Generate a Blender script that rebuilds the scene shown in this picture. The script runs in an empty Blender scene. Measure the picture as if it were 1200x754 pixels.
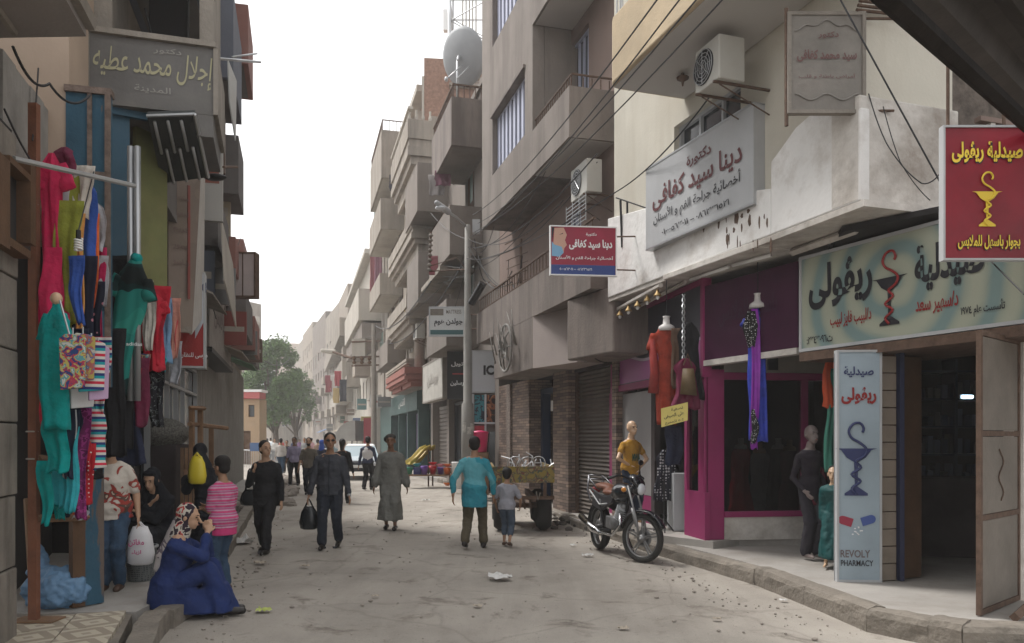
import bpy, bmesh, math, random
from mathutils import Vector, Matrix, noise
R=math.radians; PI=math.pi
random.seed(7)
SC=bpy.context.scene; COL=SC.collection
# ---------------------------------------------------------------- camera
F=930.0; HZ=514.0; CX=600.0; CH=1.70          # focal length and horizon in photograph pixels, eye height
cam=bpy.data.cameras.new('camera'); cam.sensor_width=36; cam.lens=36*F/1200; cam.shift_y=(HZ-377)/1200
cam.clip_start=0.05; cam.clip_end=3000
camo=bpy.data.objects.new('camera',cam); COL.objects.link(camo); camo.location=(0,0,CH); camo.rotation_euler=(R(90),0,0)
SC.camera=camo
# ---------------------------------------------------------------- sky, sun, exposure (overcast)
W=bpy.data.worlds.new('World'); SC.world=W; W.use_nodes=True
nt=W.node_tree; bgn=nt.nodes['Background']
sky=nt.nodes.new('ShaderNodeTexSky'); sky.sky_type='NISHITA'; sky.sun_disc=False
sky.sun_elevation=R(58); sky.sun_rotation=R(-60); sky.dust_density=6; sky.air_density=1.0; sky.altitude=80
hs=nt.nodes.new('ShaderNodeHueSaturation'); hs.inputs['Saturation'].default_value=0.12; hs.inputs['Value'].default_value=1.0
nt.links.new(sky.outputs[0],hs.inputs['Color']); cl=nt.nodes.new('ShaderNodeMixRGB'); cl.inputs[0].default_value=.7; cl.inputs[2].default_value=(4.3,4.3,4.32,1)   # an even layer of cloud
nt.links.new(hs.outputs[0],cl.inputs[1]); nt.links.new(cl.outputs[0],bgn.inputs[0]); bgn.inputs[1].default_value=0.15
sl=bpy.data.lights.new('sun','SUN'); sl.energy=1.5; sl.angle=R(12); sl.color=(1,.97,.93)
so=bpy.data.objects.new('sun',sl); COL.objects.link(so)
el,az=R(58),R(-60)
so.rotation_euler=Vector((math.sin(az)*math.cos(el),math.cos(az)*math.cos(el),math.sin(el))).to_track_quat('Z','Y').to_euler()
SC.view_settings.view_transform='Standard'; SC.view_settings.look='None'; SC.view_settings.gamma=1; SC.view_settings.exposure=1.2
SC.cycles.max_bounces=6; SC.cycles.transparent_max_bounces=12; SC.cycles.volume_bounces=2
# ---------------------------------------------------------------- materials
MATS={}
def mat(name,c,rough=.85,var=.14,scale=3.0,bump=.15,bscale=40,metal=0,dirt=0,dcol=(.10,.085,.07),dscale=1.2,streak=False,spec=.3,detail=6,dpos=(.48,.72)):
    if name in MATS: return MATS[name]
    m=bpy.data.materials.new(name); m.use_nodes=True; t=m.node_tree; n=t.nodes; l=t.links
    p=n['Principled BSDF']; p.inputs['Roughness'].default_value=rough; p.inputs['Metallic'].default_value=metal
    p.inputs['Specular IOR Level'].default_value=spec
    tc=n.new('ShaderNodeTexCoord')
    nz=n.new('ShaderNodeTexNoise'); nz.inputs['Scale'].default_value=scale; nz.inputs['Detail'].default_value=detail; nz.inputs['Roughness'].default_value=.62
    l.new(tc.outputs['Object'],nz.inputs['Vector'])
    rp=n.new('ShaderNodeValToRGB'); e=rp.color_ramp.elements
    e[0].position=.3; e[1].position=.7
    e[0].color=(*[max(0,x*(1-var)) for x in c],1); e[1].color=(*[min(1,x*(1+var)) for x in c],1)
    l.new(nz.outputs['Fac'],rp.inputs[0]); out=rp.outputs[0]
    if dirt>0:
        mp=n.new('ShaderNodeMapping'); l.new(tc.outputs['Object'],mp.inputs['Vector'])
        mp.inputs['Scale'].default_value=(dscale*3,dscale*3,dscale*.35) if streak else (dscale,)*3
        n2=n.new('ShaderNodeTexNoise'); n2.inputs['Scale'].default_value=1.0; n2.inputs['Detail'].default_value=8; n2.inputs['Roughness'].default_value=.7
        l.new(mp.outputs[0],n2.inputs['Vector'])
        r2=n.new('ShaderNodeValToRGB'); r2.color_ramp.elements[0].position=dpos[0]; r2.color_ramp.elements[1].position=dpos[1]
        r2.color_ramp.elements[0].color=(0,0,0,1); r2.color_ramp.elements[1].color=(dirt,dirt,dirt,1)
        l.new(n2.outputs['Fac'],r2.inputs[0])
        mx=n.new('ShaderNodeMixRGB'); l.new(r2.outputs[0],mx.inputs[0]); l.new(out,mx.inputs[1]); mx.inputs[2].default_value=(*dcol,1); out=mx.outputs[0]
    l.new(out,p.inputs['Base Color'])
    if bump>0:
        n3=n.new('ShaderNodeTexNoise'); n3.inputs['Scale'].default_value=bscale; n3.inputs['Detail'].default_value=4
        l.new(tc.outputs['Object'],n3.inputs['Vector'])
        b=n.new('ShaderNodeBump'); b.inputs['Strength'].default_value=bump; b.inputs['Distance'].default_value=.02
        l.new(n3.outputs['Fac'],b.inputs['Height']); l.new(b.outputs[0],p.inputs['Normal'])
    MATS[name]=m; return m
def plain(name,c,rough=.5,metal=0,em=None,es=0,spec=.4):
    if name in MATS: return MATS[name]
    m=bpy.data.materials.new(name); m.use_nodes=True; p=m.node_tree.nodes['Principled BSDF']
    p.inputs['Base Color'].default_value=(*c,1); p.inputs['Roughness'].default_value=rough; p.inputs['Metallic'].default_value=metal
    p.inputs['Specular IOR Level'].default_value=spec
    if em: p.inputs['Emission Color'].default_value=(*em,1); p.inputs['Emission Strength'].default_value=es
    MATS[name]=m; return m
def pattern(name,fn,rough=.85):
    """a material whose colour comes from fn(nodes,links,texcoord)->socket"""
    if name in MATS: return MATS[name]
    m=bpy.data.materials.new(name); m.use_nodes=True; t=m.node_tree
    p=t.nodes['Principled BSDF']; p.inputs['Roughness'].default_value=rough; p.inputs['Specular IOR Level'].default_value=.2
    tc=t.nodes.new('ShaderNodeTexCoord'); t.links.new(fn(t.nodes,t.links,tc),p.inputs['Base Color'])
    MATS[name]=m; return m
def ramp_const(n,l,sock,cols):
    r=n.new('ShaderNodeValToRGB'); r.color_ramp.interpolation='CONSTANT'; e=r.color_ramp.elements
    while len(e)<len(cols): e.new(.5)
    for i,(pos,c) in enumerate(cols): e[i].position=pos; e[i].color=(*c,1)
    l.new(sock,r.inputs[0]); return r.outputs[0]
def stripes(cols,scale,axis='Z'):
    def fn(n,l,tc):
        s=n.new('ShaderNodeSeparateXYZ'); l.new(tc.outputs['Object'],s.inputs[0])
        a=n.new('ShaderNodeMath'); a.operation='MULTIPLY'; l.new(s.outputs[axis],a.inputs[0]); a.inputs[1].default_value=scale
        f=n.new('ShaderNodeMath'); f.operation='FRACT'; l.new(a.outputs[0],f.inputs[0])
        return ramp_const(n,l,f.outputs[0],cols)
    return fn
def blobs(cols,scale,dist=1.0):
    def fn(n,l,tc):
        z=n.new('ShaderNodeTexNoise'); z.inputs['Scale'].default_value=scale; z.inputs['Detail'].default_value=2; z.inputs['Distortion'].default_value=dist
        l.new(tc.outputs['Object'],z.inputs['Vector']); return ramp_const(n,l,z.outputs['Fac'],cols)
    return fn
def cells(cols,scale,rand=1.0,feature='F1'):
    def fn(n,l,tc):
        z=n.new('ShaderNodeTexVoronoi'); z.inputs['Scale'].default_value=scale; z.inputs['Randomness'].default_value=rand
        l.new(tc.outputs['Object'],z.inputs['Vector']); return ramp_const(n,l,z.outputs['Distance'],cols)
    return fn
def glassmat(name,tint=(.5,.55,.55),t=.7):
    if name in MATS: return MATS[name]
    m=bpy.data.materials.new(name); m.use_nodes=True; n=m.node_tree.nodes; l=m.node_tree.links
    n.remove(n['Principled BSDF']); o=n['Material Output']
    tr=n.new('ShaderNodeBsdfTransparent'); tr.inputs[0].default_value=(*[x*t+(1-t)*.2 for x in (1,1,1)],1)
    gl=n.new('ShaderNodeBsdfGlossy'); gl.inputs['Roughness'].default_value=.03
    fr=n.new('ShaderNodeFresnel'); fr.inputs[0].default_value=1.5
    mx=n.new('ShaderNodeMixShader'); l.new(fr.outputs[0],mx.inputs[0]); l.new(tr.outputs[0],mx.inputs[1]); l.new(gl.outputs[0],mx.inputs[2]); l.new(mx.outputs[0],o.inputs[0])
    MATS[name]=m; return m
# ---------------------------------------------------------------- places
def P(px,py,d): return Vector(((px-CX)/F*d, d, CH+(HZ-py)/F*d))
def G(px,py,z=0.0):
    d=F*(CH-z)/(py-HZ); return Vector(((px-CX)/F*d,d,z))
class Fr:
    """a vertical plane seen from its front: L left end, R right end (plan points), n towards the viewer"""
    def __init__(s,L,Rr,z0=0.0):
        s.o=Vector((L[0],L[1],z0)); d=Vector((Rr[0]-L[0],Rr[1]-L[1],0)); s.len=d.length; s.u=d.normalized(); s.n=s.u.cross(Vector((0,0,1)))
    def p(s,u,v,n=0.0): return s.o+s.u*u+s.n*n+Vector((0,0,v))
    def hit(s,px,py,n=0.0):
        o=s.o+s.n*n; c=Vector((0,0,CH)); d=Vector(((px-CX)/F,1,(HZ-py)/F))
        t=(o-c).dot(s.n)/d.dot(s.n); q=c+d*t-s.o
        return q.dot(s.u),q.z
    def mat(s,u=0,v=0,n=0):
        m=Matrix.Identity(4); o=s.p(u,v,n); up=Vector((0,0,1))
        for i in range(3): m[i][0]=s.u[i]; m[i][1]=up[i]; m[i][2]=s.n[i]; m[i][3]=o[i]
        return m
# ---------------------------------------------------------------- mesh builder
class MB:
    def __init__(s): s.v=[]; s.f=[]
    def poly(s,pts):
        k=len(s.v); s.v+= [tuple(p) for p in pts]; s.f.append(tuple(range(k,k+len(pts))))
    def hexa(s,b,t):
        k=len(s.v); s.v+=[tuple(p) for p in b]+[tuple(p) for p in t]
        n=len(b); s.f.append(tuple(k+i for i in reversed(range(n)))); s.f.append(tuple(k+n+i for i in range(n)))
        for i in range(n): j=(i+1)%n; s.f.append((k+i,k+j,k+n+j,k+n+i))
    def box(s,fr,u0,u1,v0,v1,n0,n1):
        if u0>u1:u0,u1=u1,u0
        if v0>v1:v0,v1=v1,v0
        if n0>n1:n0,n1=n1,n0
        s.hexa([fr.p(u0,v0,n1),fr.p(u0,v0,n0),fr.p(u1,v0,n0),fr.p(u1,v0,n1)][::-1],[fr.p(u0,v1,n1),fr.p(u0,v1,n0),fr.p(u1,v1,n0),fr.p(u1,v1,n1)][::-1]); return s
    def abox(s,x0,x1,y0,y1,z0,z1):
        s.hexa([(x0,y0,z0),(x1,y0,z0),(x1,y1,z0),(x0,y1,z0)],[(x0,y0,z1),(x1,y0,z1),(x1,y1,z1),(x0,y1,z1)]); return s
    def prism(s,fr,pts,n0,n1):
        a=[fr.p(u,v,n0) for u,v in pts]; b=[fr.p(u,v,n1) for u,v in pts]; s.hexa(a,b); return s
    def rings(s,rs,cap=True):
        k=len(s.v); m=len(rs[0])
        for r in rs: s.v+=[tuple(p) for p in r]
        for i in range(len(rs)-1):
            for j in range(m):
                a=k+i*m+j; b=k+i*m+(j+1)%m; s.f.append((a,b,b+m,a+m))
        if cap: s.f.append(tuple(k+j for j in reversed(range(m)))); s.f.append(tuple(k+(len(rs)-1)*m+j for j in range(m)))
        return s
    def tube(s,pts,r,seg=8,r2=None,cap=True):
        pts=[Vector(p) for p in pts]; rs=[]; n=len(pts); ref=None
        for i,p in enumerate(pts):
            d=(pts[min(i+1,n-1)]-pts[max(i-1,0)]).normalized()
            if ref is None: ref=Vector((0,0,1)) if abs(d.z)<.9 else Vector((1,0,0))
            a=ref-d*ref.dot(d)
            if a.length<1e-4: a=Vector((1,0,0)).cross(d)
            a.normalize(); ref=a; b=d.cross(a)
            rr=r if r2 is None else r+(r2-r)*i/max(1,n-1)
            if isinstance(rr,(list,tuple)): rr=rr[i]
            rs.append([p+a*math.cos(2*PI*j/seg)*rr+b*math.sin(2*PI*j/seg)*rr for j in range(seg)])
        return s.rings(rs,cap)
    def caps(s,a,b,ra,rb,seg=10,hn=3,sq=None):
        """tapered capsule, closed"""
        a=Vector(a);b=Vector(b); d=b-a
        if d.length<1e-5: d=Vector((0,0,1e-3))
        d.normalize(); ref=Vector((0,0,1)) if abs(d.z)<.9 else Vector((0,1,0))
        x=(ref-d*ref.dot(d)).normalized(); y=d.cross(x); rs=[]
        def ring(c,r):
            q=[]
            for j in range(seg):
                w=x*math.cos(2*PI*j/seg)*r+y*math.sin(2*PI*j/seg)*r
                if sq is not None: w=w-sq*(w.dot(sq))*.45
                q.append(c+w)
            rs.append(q)
        for i in range(hn): t=(i+.35)/hn*PI/2; ring(a-d*ra*math.cos(t),ra*math.sin(t))
        ring(a,ra); ring(b,rb)
        for i in reversed(range(hn)): t=(i+.35)/hn*PI/2; ring(b+d*rb*math.cos(t),rb*math.sin(t))
        return s.rings(rs)
    def ell(s,c,r,seg=12,nr=8,M=None):
        c=Vector(c); rs=[]
        for i in range(nr):
            t=PI*(i+.4)/(nr-.2); q=[]
            for j in range(seg):
                w=Vector((r[0]*math.sin(t)*math.cos(2*PI*j/seg),r[1]*math.sin(t)*math.sin(2*PI*j/seg),-r[2]*math.cos(t)))
                if M is not None: w=M@w
                q.append(c+w)
            rs.append(q)
        return s.rings(rs)
    def disc(s,c,ax,r0,r1,w,seg=24):
        """ring/wheel: torus-like band with inner r0, outer r1, width w about axis ax"""
        ax=Vector(ax).normalized(); ref=Vector((0,0,1)) if abs(ax.z)<.9 else Vector((1,0,0)); x=(ref-ax*ref.dot(ax)).normalized(); y=ax.cross(x); c=Vector(c)
        prof=[(r0,-w/2),(r1-w*.25,-w/2),(r1,-w*.2),(r1,w*.2),(r1-w*.25,w/2),(r0,w/2)]; k=len(s.v); m=len(prof)
        for j in range(seg):
            e=x*math.cos(2*PI*j/seg)+y*math.sin(2*PI*j/seg)
            s.v+=[tuple(c+e*r+ax*h) for r,h in prof]
        for j in range(seg):
            for i in range(m):
                a=k+j*m+i; b=k+j*m+(i+1)%m; c2=k+((j+1)%seg)*m+(i+1)%m; d=k+((j+1)%seg)*m+i; s.f.append((a,b,c2,d))
        return s
    def lathe(s,c,prof,seg=20,ax=None):
        c=Vector(c); rs=[]
        for r,z in prof: rs.append([c+Vector((r*math.cos(2*PI*j/seg),r*math.sin(2*PI*j/seg),z)) for j in range(seg)])
        return s.rings(rs)
    def build(s,name,m,parent=None,smooth=False,bevel=0,**kw):
        me=bpy.data.meshes.new(name); me.from_pydata(s.v,[],s.f); me.validate(); me.update()
        bm=bmesh.new(); bm.from_mesh(me); bmesh.ops.recalc_face_normals(bm,faces=bm.faces); bm.to_mesh(me); bm.free()
        if m: me.materials.append(m)
        if smooth:
            me.polygons.foreach_set('use_smooth',[True]*len(me.polygons))
        o=bpy.data.objects.new(name,me); COL.objects.link(o)
        if bevel: b=o.modifiers.new('b','BEVEL'); b.width=bevel; b.segments=2; b.limit_method='ANGLE'
        if parent: setp(o,parent)
        for k,v in kw.items(): o[k]=v
        return o
def wmat(o):
    m=o.matrix_basis.copy()
    if o.parent: m=wmat(o.parent)@o.matrix_parent_inverse@m
    return m
KD={}
def setp(o,parent): o.parent=parent; o.matrix_parent_inverse=wmat(parent).inverted(); KD.setdefault(parent.name,[]).append(o)
def thing(name,label,cat,loc=(0,0,0),group=None):
    o=bpy.data.objects.new(name,None); COL.objects.link(o); o.location=loc; o.empty_display_size=.2
    o['label']=label; o['category']=cat
    if group:o['group']=group
    return o
def tag(o,label,cat,group=None):
    o['label']=label; o['category']=cat
    if group:o['group']=group
    return o
def struct(o): o['kind']='structure'; return o
def dup(root,loc=None,rotz=None,label=None,M=None):
    def cp(o,par):
        c=o.copy(); COL.objects.link(c)
        if par: c.parent=par; c.matrix_parent_inverse=o.matrix_parent_inverse.copy(); KD.setdefault(par.name,[]).append(c)
        for ch in list(KIDS(o)): cp(ch,c)
        return c
    r=cp(root,None)
    if loc is not None: r.location=loc
    if rotz is not None: r.rotation_euler=(0,0,rotz)
    if label: r['label']=label
    return r
def KIDS(o): return KD.get(o.name,[])
# ---------------------------------------------------------------- walls with real openings
def holed(mb,fr,u0,u1,v0,v1,holes,t=.22,sides=True):
    us=sorted(set([u0,u1]+[h[0] for h in holes]+[h[1] for h in holes])); vs=sorted(set([v0,v1]+[h[2] for h in holes]+[h[3] for h in holes]))
    us=[x for x in us if u0<=x<=u1]; vs=[x for x in vs if v0<=x<=v1]
    for i in range(len(us)-1):
        for j in range(len(vs)-1):
            cu,cv=(us[i]+us[i+1])/2,(vs[j]+vs[j+1])/2
            if any(h[0]<cu<h[1] and h[2]<cv<h[3] for h in holes): continue
            mb.poly([fr.p(us[i],vs[j]),fr.p(us[i+1],vs[j]),fr.p(us[i+1],vs[j+1]),fr.p(us[i],vs[j+1])])
    for a,b,c,d in holes:
        for q in ([(a,c),(b,c)],[(b,c),(b,d)],[(b,d),(a,d)],[(a,d),(a,c)]):
            (x0,y0),(x1,y1)=q; mb.poly([fr.p(x0,y0,0),fr.p(x1,y1,0),fr.p(x1,y1,-t),fr.p(x0,y0,-t)])
    if sides:
        for (x0,y0),(x1,y1) in (((u0,v0),(u1,v0)),((u1,v0),(u1,v1)),((u1,v1),(u0,v1)),((u0,v1),(u0,v0))):
            mb.poly([fr.p(x0,y0,0),fr.p(x1,y1,0),fr.p(x1,y1,-t),fr.p(x0,y0,-t)])
def facade(root,fr,u0,u1,v0,v1,holes,m,depth=5,t=.22,name='wall'):
    mb=MB(); holed(mb,fr,u0,u1,v0,v1,holes,t); mb.box(fr,u0,u1,v0,v1,-t-.01,-depth)
    return mb.build(name,m,root)
def win(root,fr,h,mf,mp,t=.18,bars=(1,1),name='window',shut=None):
    """window in an opening h=(u0,u1,v0,v1): frame, pane, bars"""
    a,b,c,d=h; w=.05; mb=MB()
    mb.box(fr,a+.002,a+w,c,d-.002,-t,-t+.07); mb.box(fr,b-w,b-.002,c,d-.002,-t,-t+.07)
    mb.box(fr,a+w,b-w,c+.002,c+w,-t,-t+.069); mb.box(fr,a+w,b-w,d-w,d-.002,-t,-t+.069)
    for i in range(1,bars[0]): x=a+(b-a)*i/bars[0]; mb.box(fr,x-.02,x+.02,c+w,d-w,-t,-t+.06)
    for i in range(1,bars[1]): y=c+(d-c)*i/bars[1]; mb.box(fr,a+w,b-w,y-.02,y+.02,-t,-t+.055)
    o=mb.build(name,mf,root)
    MB().box(fr,a+.01,b-.01,c+.01,d-.01,-t-.02,-t+.015).build('pane',mp,o)
    return o
# ---------------------------------------------------------------- Arabic lettering
JN={'ا':(0xFE8D,2),'أ':(0xFE83,2),'إ':(0xFE87,2),'ب':(0xFE8F,4),'ة':(0xFE93,2),'ت':(0xFE95,4),'ث':(0xFE99,4),'ج':(0xFE9D,4),'ح':(0xFEA1,4),'خ':(0xFEA5,4),'د':(0xFEA9,2),'ذ':(0xFEAB,2),'ر':(0xFEAD,2),'ز':(0xFEAF,2),'س':(0xFEB1,4),'ش':(0xFEB5,4),'ص':(0xFEB9,4),'ض':(0xFEBD,4),'ط':(0xFEC1,4),'ظ':(0xFEC5,4),'ع':(0xFEC9,4),'غ':(0xFECD,4),'ف':(0xFED1,4),'ق':(0xFED5,4),'ك':(0xFED9,4),'ل':(0xFEDD,4),'م':(0xFEE1,4),'ن':(0xFEE5,4),'ه':(0xFEE9,4),'و':(0xFEED,2),'ى':(0xFEEF,2),'ي':(0xFEF1,4),'ئ':(0xFE89,4),'ڤ':(0xFB6A,4)}
def shape(s):
    if not any(c in JN for c in s): return s
    out=[];n=len(s);i=0
    while i<n:
        c=s[i]
        if c not in JN:
            j=i
            while j<n and s[j] not in JN and s[j]!=' ': j+=1
            if j>i: out.append(s[i:j]); i=j
            else: out.append(c); i+=1
            continue
        b,k=JN[c]; prev=i>0 and s[i-1] in JN and JN[s[i-1]][1]==4
        if c=='ل' and i+1<n and s[i+1] in 'اأ':
            out.append(chr({'ا':0xFEFB,'أ':0xFEF7}[s[i+1]]+(1 if prev else 0))); i+=2; continue
        nx=k==4 and i+1<n and s[i+1] in JN
        f=3 if(prev and nx) else 2 if nx else 1 if prev else 0
        if k==2: f=1 if prev else 0
        out.append(chr(b+f)); i+=1
    return ''.join(out[::-1])
def text(s,m,parent,fr,uc,vc,w,h,n=.006,bold=.018,name='lettering',rot=0,shear=0):
    """flat print centred on (uc,vc) of the plane, fitted to w x h metres"""
    cu=bpy.data.curves.new('t','FONT'); cu.body=shape(s); cu.size=1; cu.offset=bold; cu.resolution_u=3; cu.shear=shear
    o=bpy.data.objects.new('t',cu); COL.objects.link(o); bpy.context.view_layer.update()
    me=bpy.data.meshes.new_from_object(o.evaluated_get(bpy.context.evaluated_depsgraph_get())); bpy.data.objects.remove(o); bpy.data.curves.remove(cu)
    me.name=name
    if not me.vertices: return None
    xs=[v.co.x for v in me.vertices]; ys=[v.co.y for v in me.vertices]
    x0,x1,y0,y1=min(xs),max(xs),min(ys),max(ys); sx=w/(x1-x0); sy=h/(y1-y0)
    bm=bmesh.new(); bm.from_mesh(me); seen=set(); k=0
    for v in bm.verts:
        if v in seen: continue
        st=[v]; seen.add(v); off=(k%3)*.0008; k+=1
        while st:
            q=st.pop(); q.co.z=off
            for e in q.link_edges:
                w2=e.other_vert(q)
                if w2 not in seen: seen.add(w2); st.append(w2)
    M=fr.mat(uc,vc,n)@Matrix.Rotation(rot,4,'Z')
    for v in bm.verts: v.co=M@Vector(((v.co.x-(x0+x1)/2)*sx,(v.co.y-(y0+y1)/2)*sy,v.co.z))
    bm.to_mesh(me); bm.free(); me.materials.clear(); me.materials.append(m)
    o=bpy.data.objects.new(name,me); COL.objects.link(o)
    if parent: setp(o,parent)
    return o
def sign(name,label,L,Rr,v0,v1,thick,mboard,mframe=None,fw=.04,cat='sign'):
    """box sign whose front is the plane L-R"""
    fr=Fr(L,Rr); t=thing(name,label,cat,fr.p(fr.len/2,v0))
    MB().box(fr,0,fr.len,v0,v1,-thick,0).build('board',mboard,t)
    if mframe:
        mb=MB(); w=fw
        mb.box(fr,-.01,fr.len+.01,v0-.01,v0+w,-thick-.005,.015); mb.box(fr,-.01,fr.len+.01,v1-w,v1+.01,-thick-.005,.015)
        mb.box(fr,-.01,w,v0+w,v1-w,-thick-.005,.014); mb.box(fr,fr.len-w,fr.len+.01,v0+w,v1-w,-thick-.005,.014)
        mb.build('frame',mframe,t)
    return t,fr
def emblem(parent,fr,uc,v0,h,mcup,msnake,n=.008):
    """bowl on a stem with a snake wound round it"""
    mb=MB(); w=h*.27
    prof=[(-w,.62),(-w*.72,.60),(-w*.45,.50),(-w*.10,.44),(-w*.06,.12),(-w*.55,.03),(-w*.55,0),(w*.55,0),(w*.55,.03),(w*.06,.12),(w*.10,.44),(w*.45,.50),(w*.72,.60),(w,.62)]
    k=len(mb.v)
    L=[(uc+a,v0+b*h) for a,b in prof]
    for i in range(6):
        j=13-i; mb.prism(fr,[L[i],L[i+1],L[j-1],L[j]],n-.002,n)
    mb.build('emblem_bowl',mcup,parent)
    cp=[(0,.02),(-.055,.10),(.055,.19),(-.06,.28),(.06,.37),(-.01,.45),(.10,.52),(.13,.61),(.05,.69),(-.06,.76),(-.095,.85),(-.04,.94),(.05,.95),(.095,.88),(.07,.82)]
    pts=[]
    for i in range(len(cp)-1):
        p0,p1,p2,p3=[Vector(cp[min(max(q,0),len(cp)-1)]) for q in (i-1,i,i+1,i+2)]
        for t in (0,.25,.5,.75):
            q=.5*((2*p1)+(-p0+p2)*t+(2*p0-5*p1+4*p2-p3)*t*t+(-p0+3*p1-3*p2+p3)*t**3); pts.append(fr.p(uc+q.x*h,v0+q.y*h,n+.004))
    MB().tube(pts,h*.017,6).build('emblem_snake',msnake,parent,True)

def each(name,m,parent,paths,r,seg=5):
    for p in paths: MB().tube(p,r,seg).build(name,m,parent)
def wallvec(n,l,tc,inp):
    s=n.new('ShaderNodeSeparateXYZ'); l.new(tc.outputs['Object'],s.inputs[0]); a=n.new('ShaderNodeMath'); a.operation='ADD'; l.new(s.outputs[0],a.inputs[0]); l.new(s.outputs[1],a.inputs[1])
    c=n.new('ShaderNodeCombineXYZ'); l.new(a.outputs[0],c.inputs[0]); l.new(s.outputs[2],c.inputs[1]); l.new(c.outputs[0],inp)
# ================================================================ materials of the place
def roadfn(n,l,tc):
    def nz(sc,det=8,mp=None,dist=0):
        z=n.new('ShaderNodeTexNoise'); z.inputs['Scale'].default_value=sc; z.inputs['Detail'].default_value=det; z.inputs['Roughness'].default_value=.65; z.inputs['Distortion'].default_value=dist
        if mp:
            m=n.new('ShaderNodeMapping'); m.inputs['Scale'].default_value=mp; m.inputs['Rotation'].default_value=(0,0,R(-13)); l.new(tc.outputs['Object'],m.inputs['Vector']); l.new(m.outputs[0],z.inputs['Vector'])
        else: l.new(tc.outputs['Object'],z.inputs['Vector'])
        return z.outputs['Fac']
    def mix(f,a,b,op='MIX'):
        q=n.new('ShaderNodeMixRGB'); q.blend_type=op
        for k,x in enumerate((f,a,b)):
            if isinstance(x,tuple): q.inputs[k].default_value=(*x,1)
            elif isinstance(x,float): q.inputs[k].default_value=x
            else: l.new(x,q.inputs[k])
        return q.outputs[0]
    base=ramp_lin(n,l,nz(.45,10),[(.32,(.265,.242,.212)),(.5,(.34,.31,.272)),(.68,(.40,.366,.322))])
    track=ramp_lin(n,l,nz(1.0,4,(1.3,.14,1),.6),[(.38,(.80,.79,.79)),(.60,(1,1,1))])
    c=mix(.7,base,track,'MULTIPLY')
    dk=ramp_lin(n,l,nz(1.6,12,None,.6),[(.56,(0,0,0)),(.66,(.7,.7,.7))]); c=mix(dk,c,(.13,.11,.092))
    sp=ramp_lin(n,l,nz(55,3),[(.60,(0,0,0)),(.66,(.6,.6,.6))]); c=mix(sp,c,(.40,.36,.30))
    sp=ramp_lin(n,l,nz(38,4),[(.64,(0,0,0)),(.70,(.8,.8,.8))]); c=mix(sp,c,(.09,.075,.062))
    v=n.new('ShaderNodeTexVoronoi'); v.feature='DISTANCE_TO_EDGE'; v.inputs['Scale'].default_value=.55; 
    w=n.new('ShaderNodeTexNoise'); w.inputs['Scale'].default_value=2.0; w.inputs['Detail'].default_value=6; l.new(tc.outputs['Object'],w.inputs['Vector']); vm=mix(.18,tc.outputs['Object'],w.outputs['Color']); l.new(vm,v.inputs['Vector'])
    ck=ramp_lin(n,l,v.outputs['Distance'],[(.0,(.22,.22,.22)),(.010,(0,0,0))]); c=mix(ck,c,(.10,.085,.07))
    b=n.new('ShaderNodeBump'); b.inputs['Strength'].default_value=.9; b.inputs['Distance'].default_value=.015; h=mix(.5,nz(9,12),nz(60,4)); l.new(h,b.inputs['Height']); l.new(b.outputs[0],n['Principled BSDF'].inputs['Normal'])
    return c
def ramp_lin(n,l,sock,cols):
    r=n.new('ShaderNodeValToRGB'); e=r.color_ramp.elements
    while len(e)<len(cols): e.new(.5)
    for i,(pos,c) in enumerate(cols): e[i].position=pos; e[i].color=(*c,1)
    l.new(sock,r.inputs[0]); return r.outputs[0]
m_road=pattern('road dust',roadfn,.95)
m_ground=mat('ground dust',(.22,.19,.16),.95)
m_pave=mat('pale pavement slab',(.33,.31,.285),.8,.12,2,.2,30,dirt=.5,dcol=(.2,.17,.14),dscale=1.5)
m_kerb=mat('worn kerb concrete',(.21,.185,.155),.9,.3,5,.8,25,dirt=.8,dcol=(.11,.095,.08),dscale=2.5)
m_tan=mat('tan render',(.225,.196,.174),.9,.12,1.2,.3,22,dirt=.75,dcol=(.155,.13,.115),dscale=.6,streak=True,dpos=(.45,.62))
m_tanlow=mat('grey brown render',(.195,.165,.147),.9,.16,1.2,.3,22,dirt=.8,dcol=(.115,.098,.088),dscale=.8,streak=True,dpos=(.44,.62))
m_tanside=mat('pinkish brown render',(.22,.16,.135),.9,.10,1.2,.15,50,dirt=.3,dcol=(.16,.12,.10),dscale=.5,streak=True)
m_white=mat('white wall paint',(.72,.71,.69),.8,.07,1.5,.5,9,dirt=.55,dcol=(.36,.31,.26),dscale=1.3,dpos=(.5,.68))
m_oldwhite=mat('old dirty plaster',(.56,.53,.49),.9,.2,2,.8,9,dirt=.8,dcol=(.24,.2,.165),dscale=1.2)
m_cream=mat('cream wall paint',(.56,.53,.455),.85,.07,1,.15,30,dirt=.3,dcol=(.36,.31,.23),dscale=.6,streak=True)
m_beige=mat('sandy balcony render',(.50,.40,.27),.9,.12,2,.3,40,dirt=.4,dcol=(.33,.27,.2),dscale=.8)
m_soffit=mat('grey white soffit paint',(.50,.48,.46),.9,.06,1,.1,30,dirt=.25,dcol=(.36,.33,.3),dscale=.5)
m_conc=mat('bare concrete',(.25,.225,.195),.9,.2,2,.4,30,dirt=.4,dcol=(.13,.115,.1),dscale=1,streak=True)
m_stone=pattern('stone cladding',lambda n,l,tc:(lambda m:(wallvec(n,l,tc,m.inputs['Vector']),[m.inputs[k].__setattr__('default_value',v) for k,v in (('Scale',3.0),('Mortar Size',.014),('Color1',(.26,.19,.15,1)),('Color2',(.11,.085,.075,1)),('Mortar',(.05,.042,.038,1)),('Brick Width',.75),('Row Height',.2))],m.outputs['Color'])[-1])(n.new('ShaderNodeTexBrick')))
m_brick=mat('red brown brick',(.25,.15,.11),.95,.25,9,.5,30)
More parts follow.
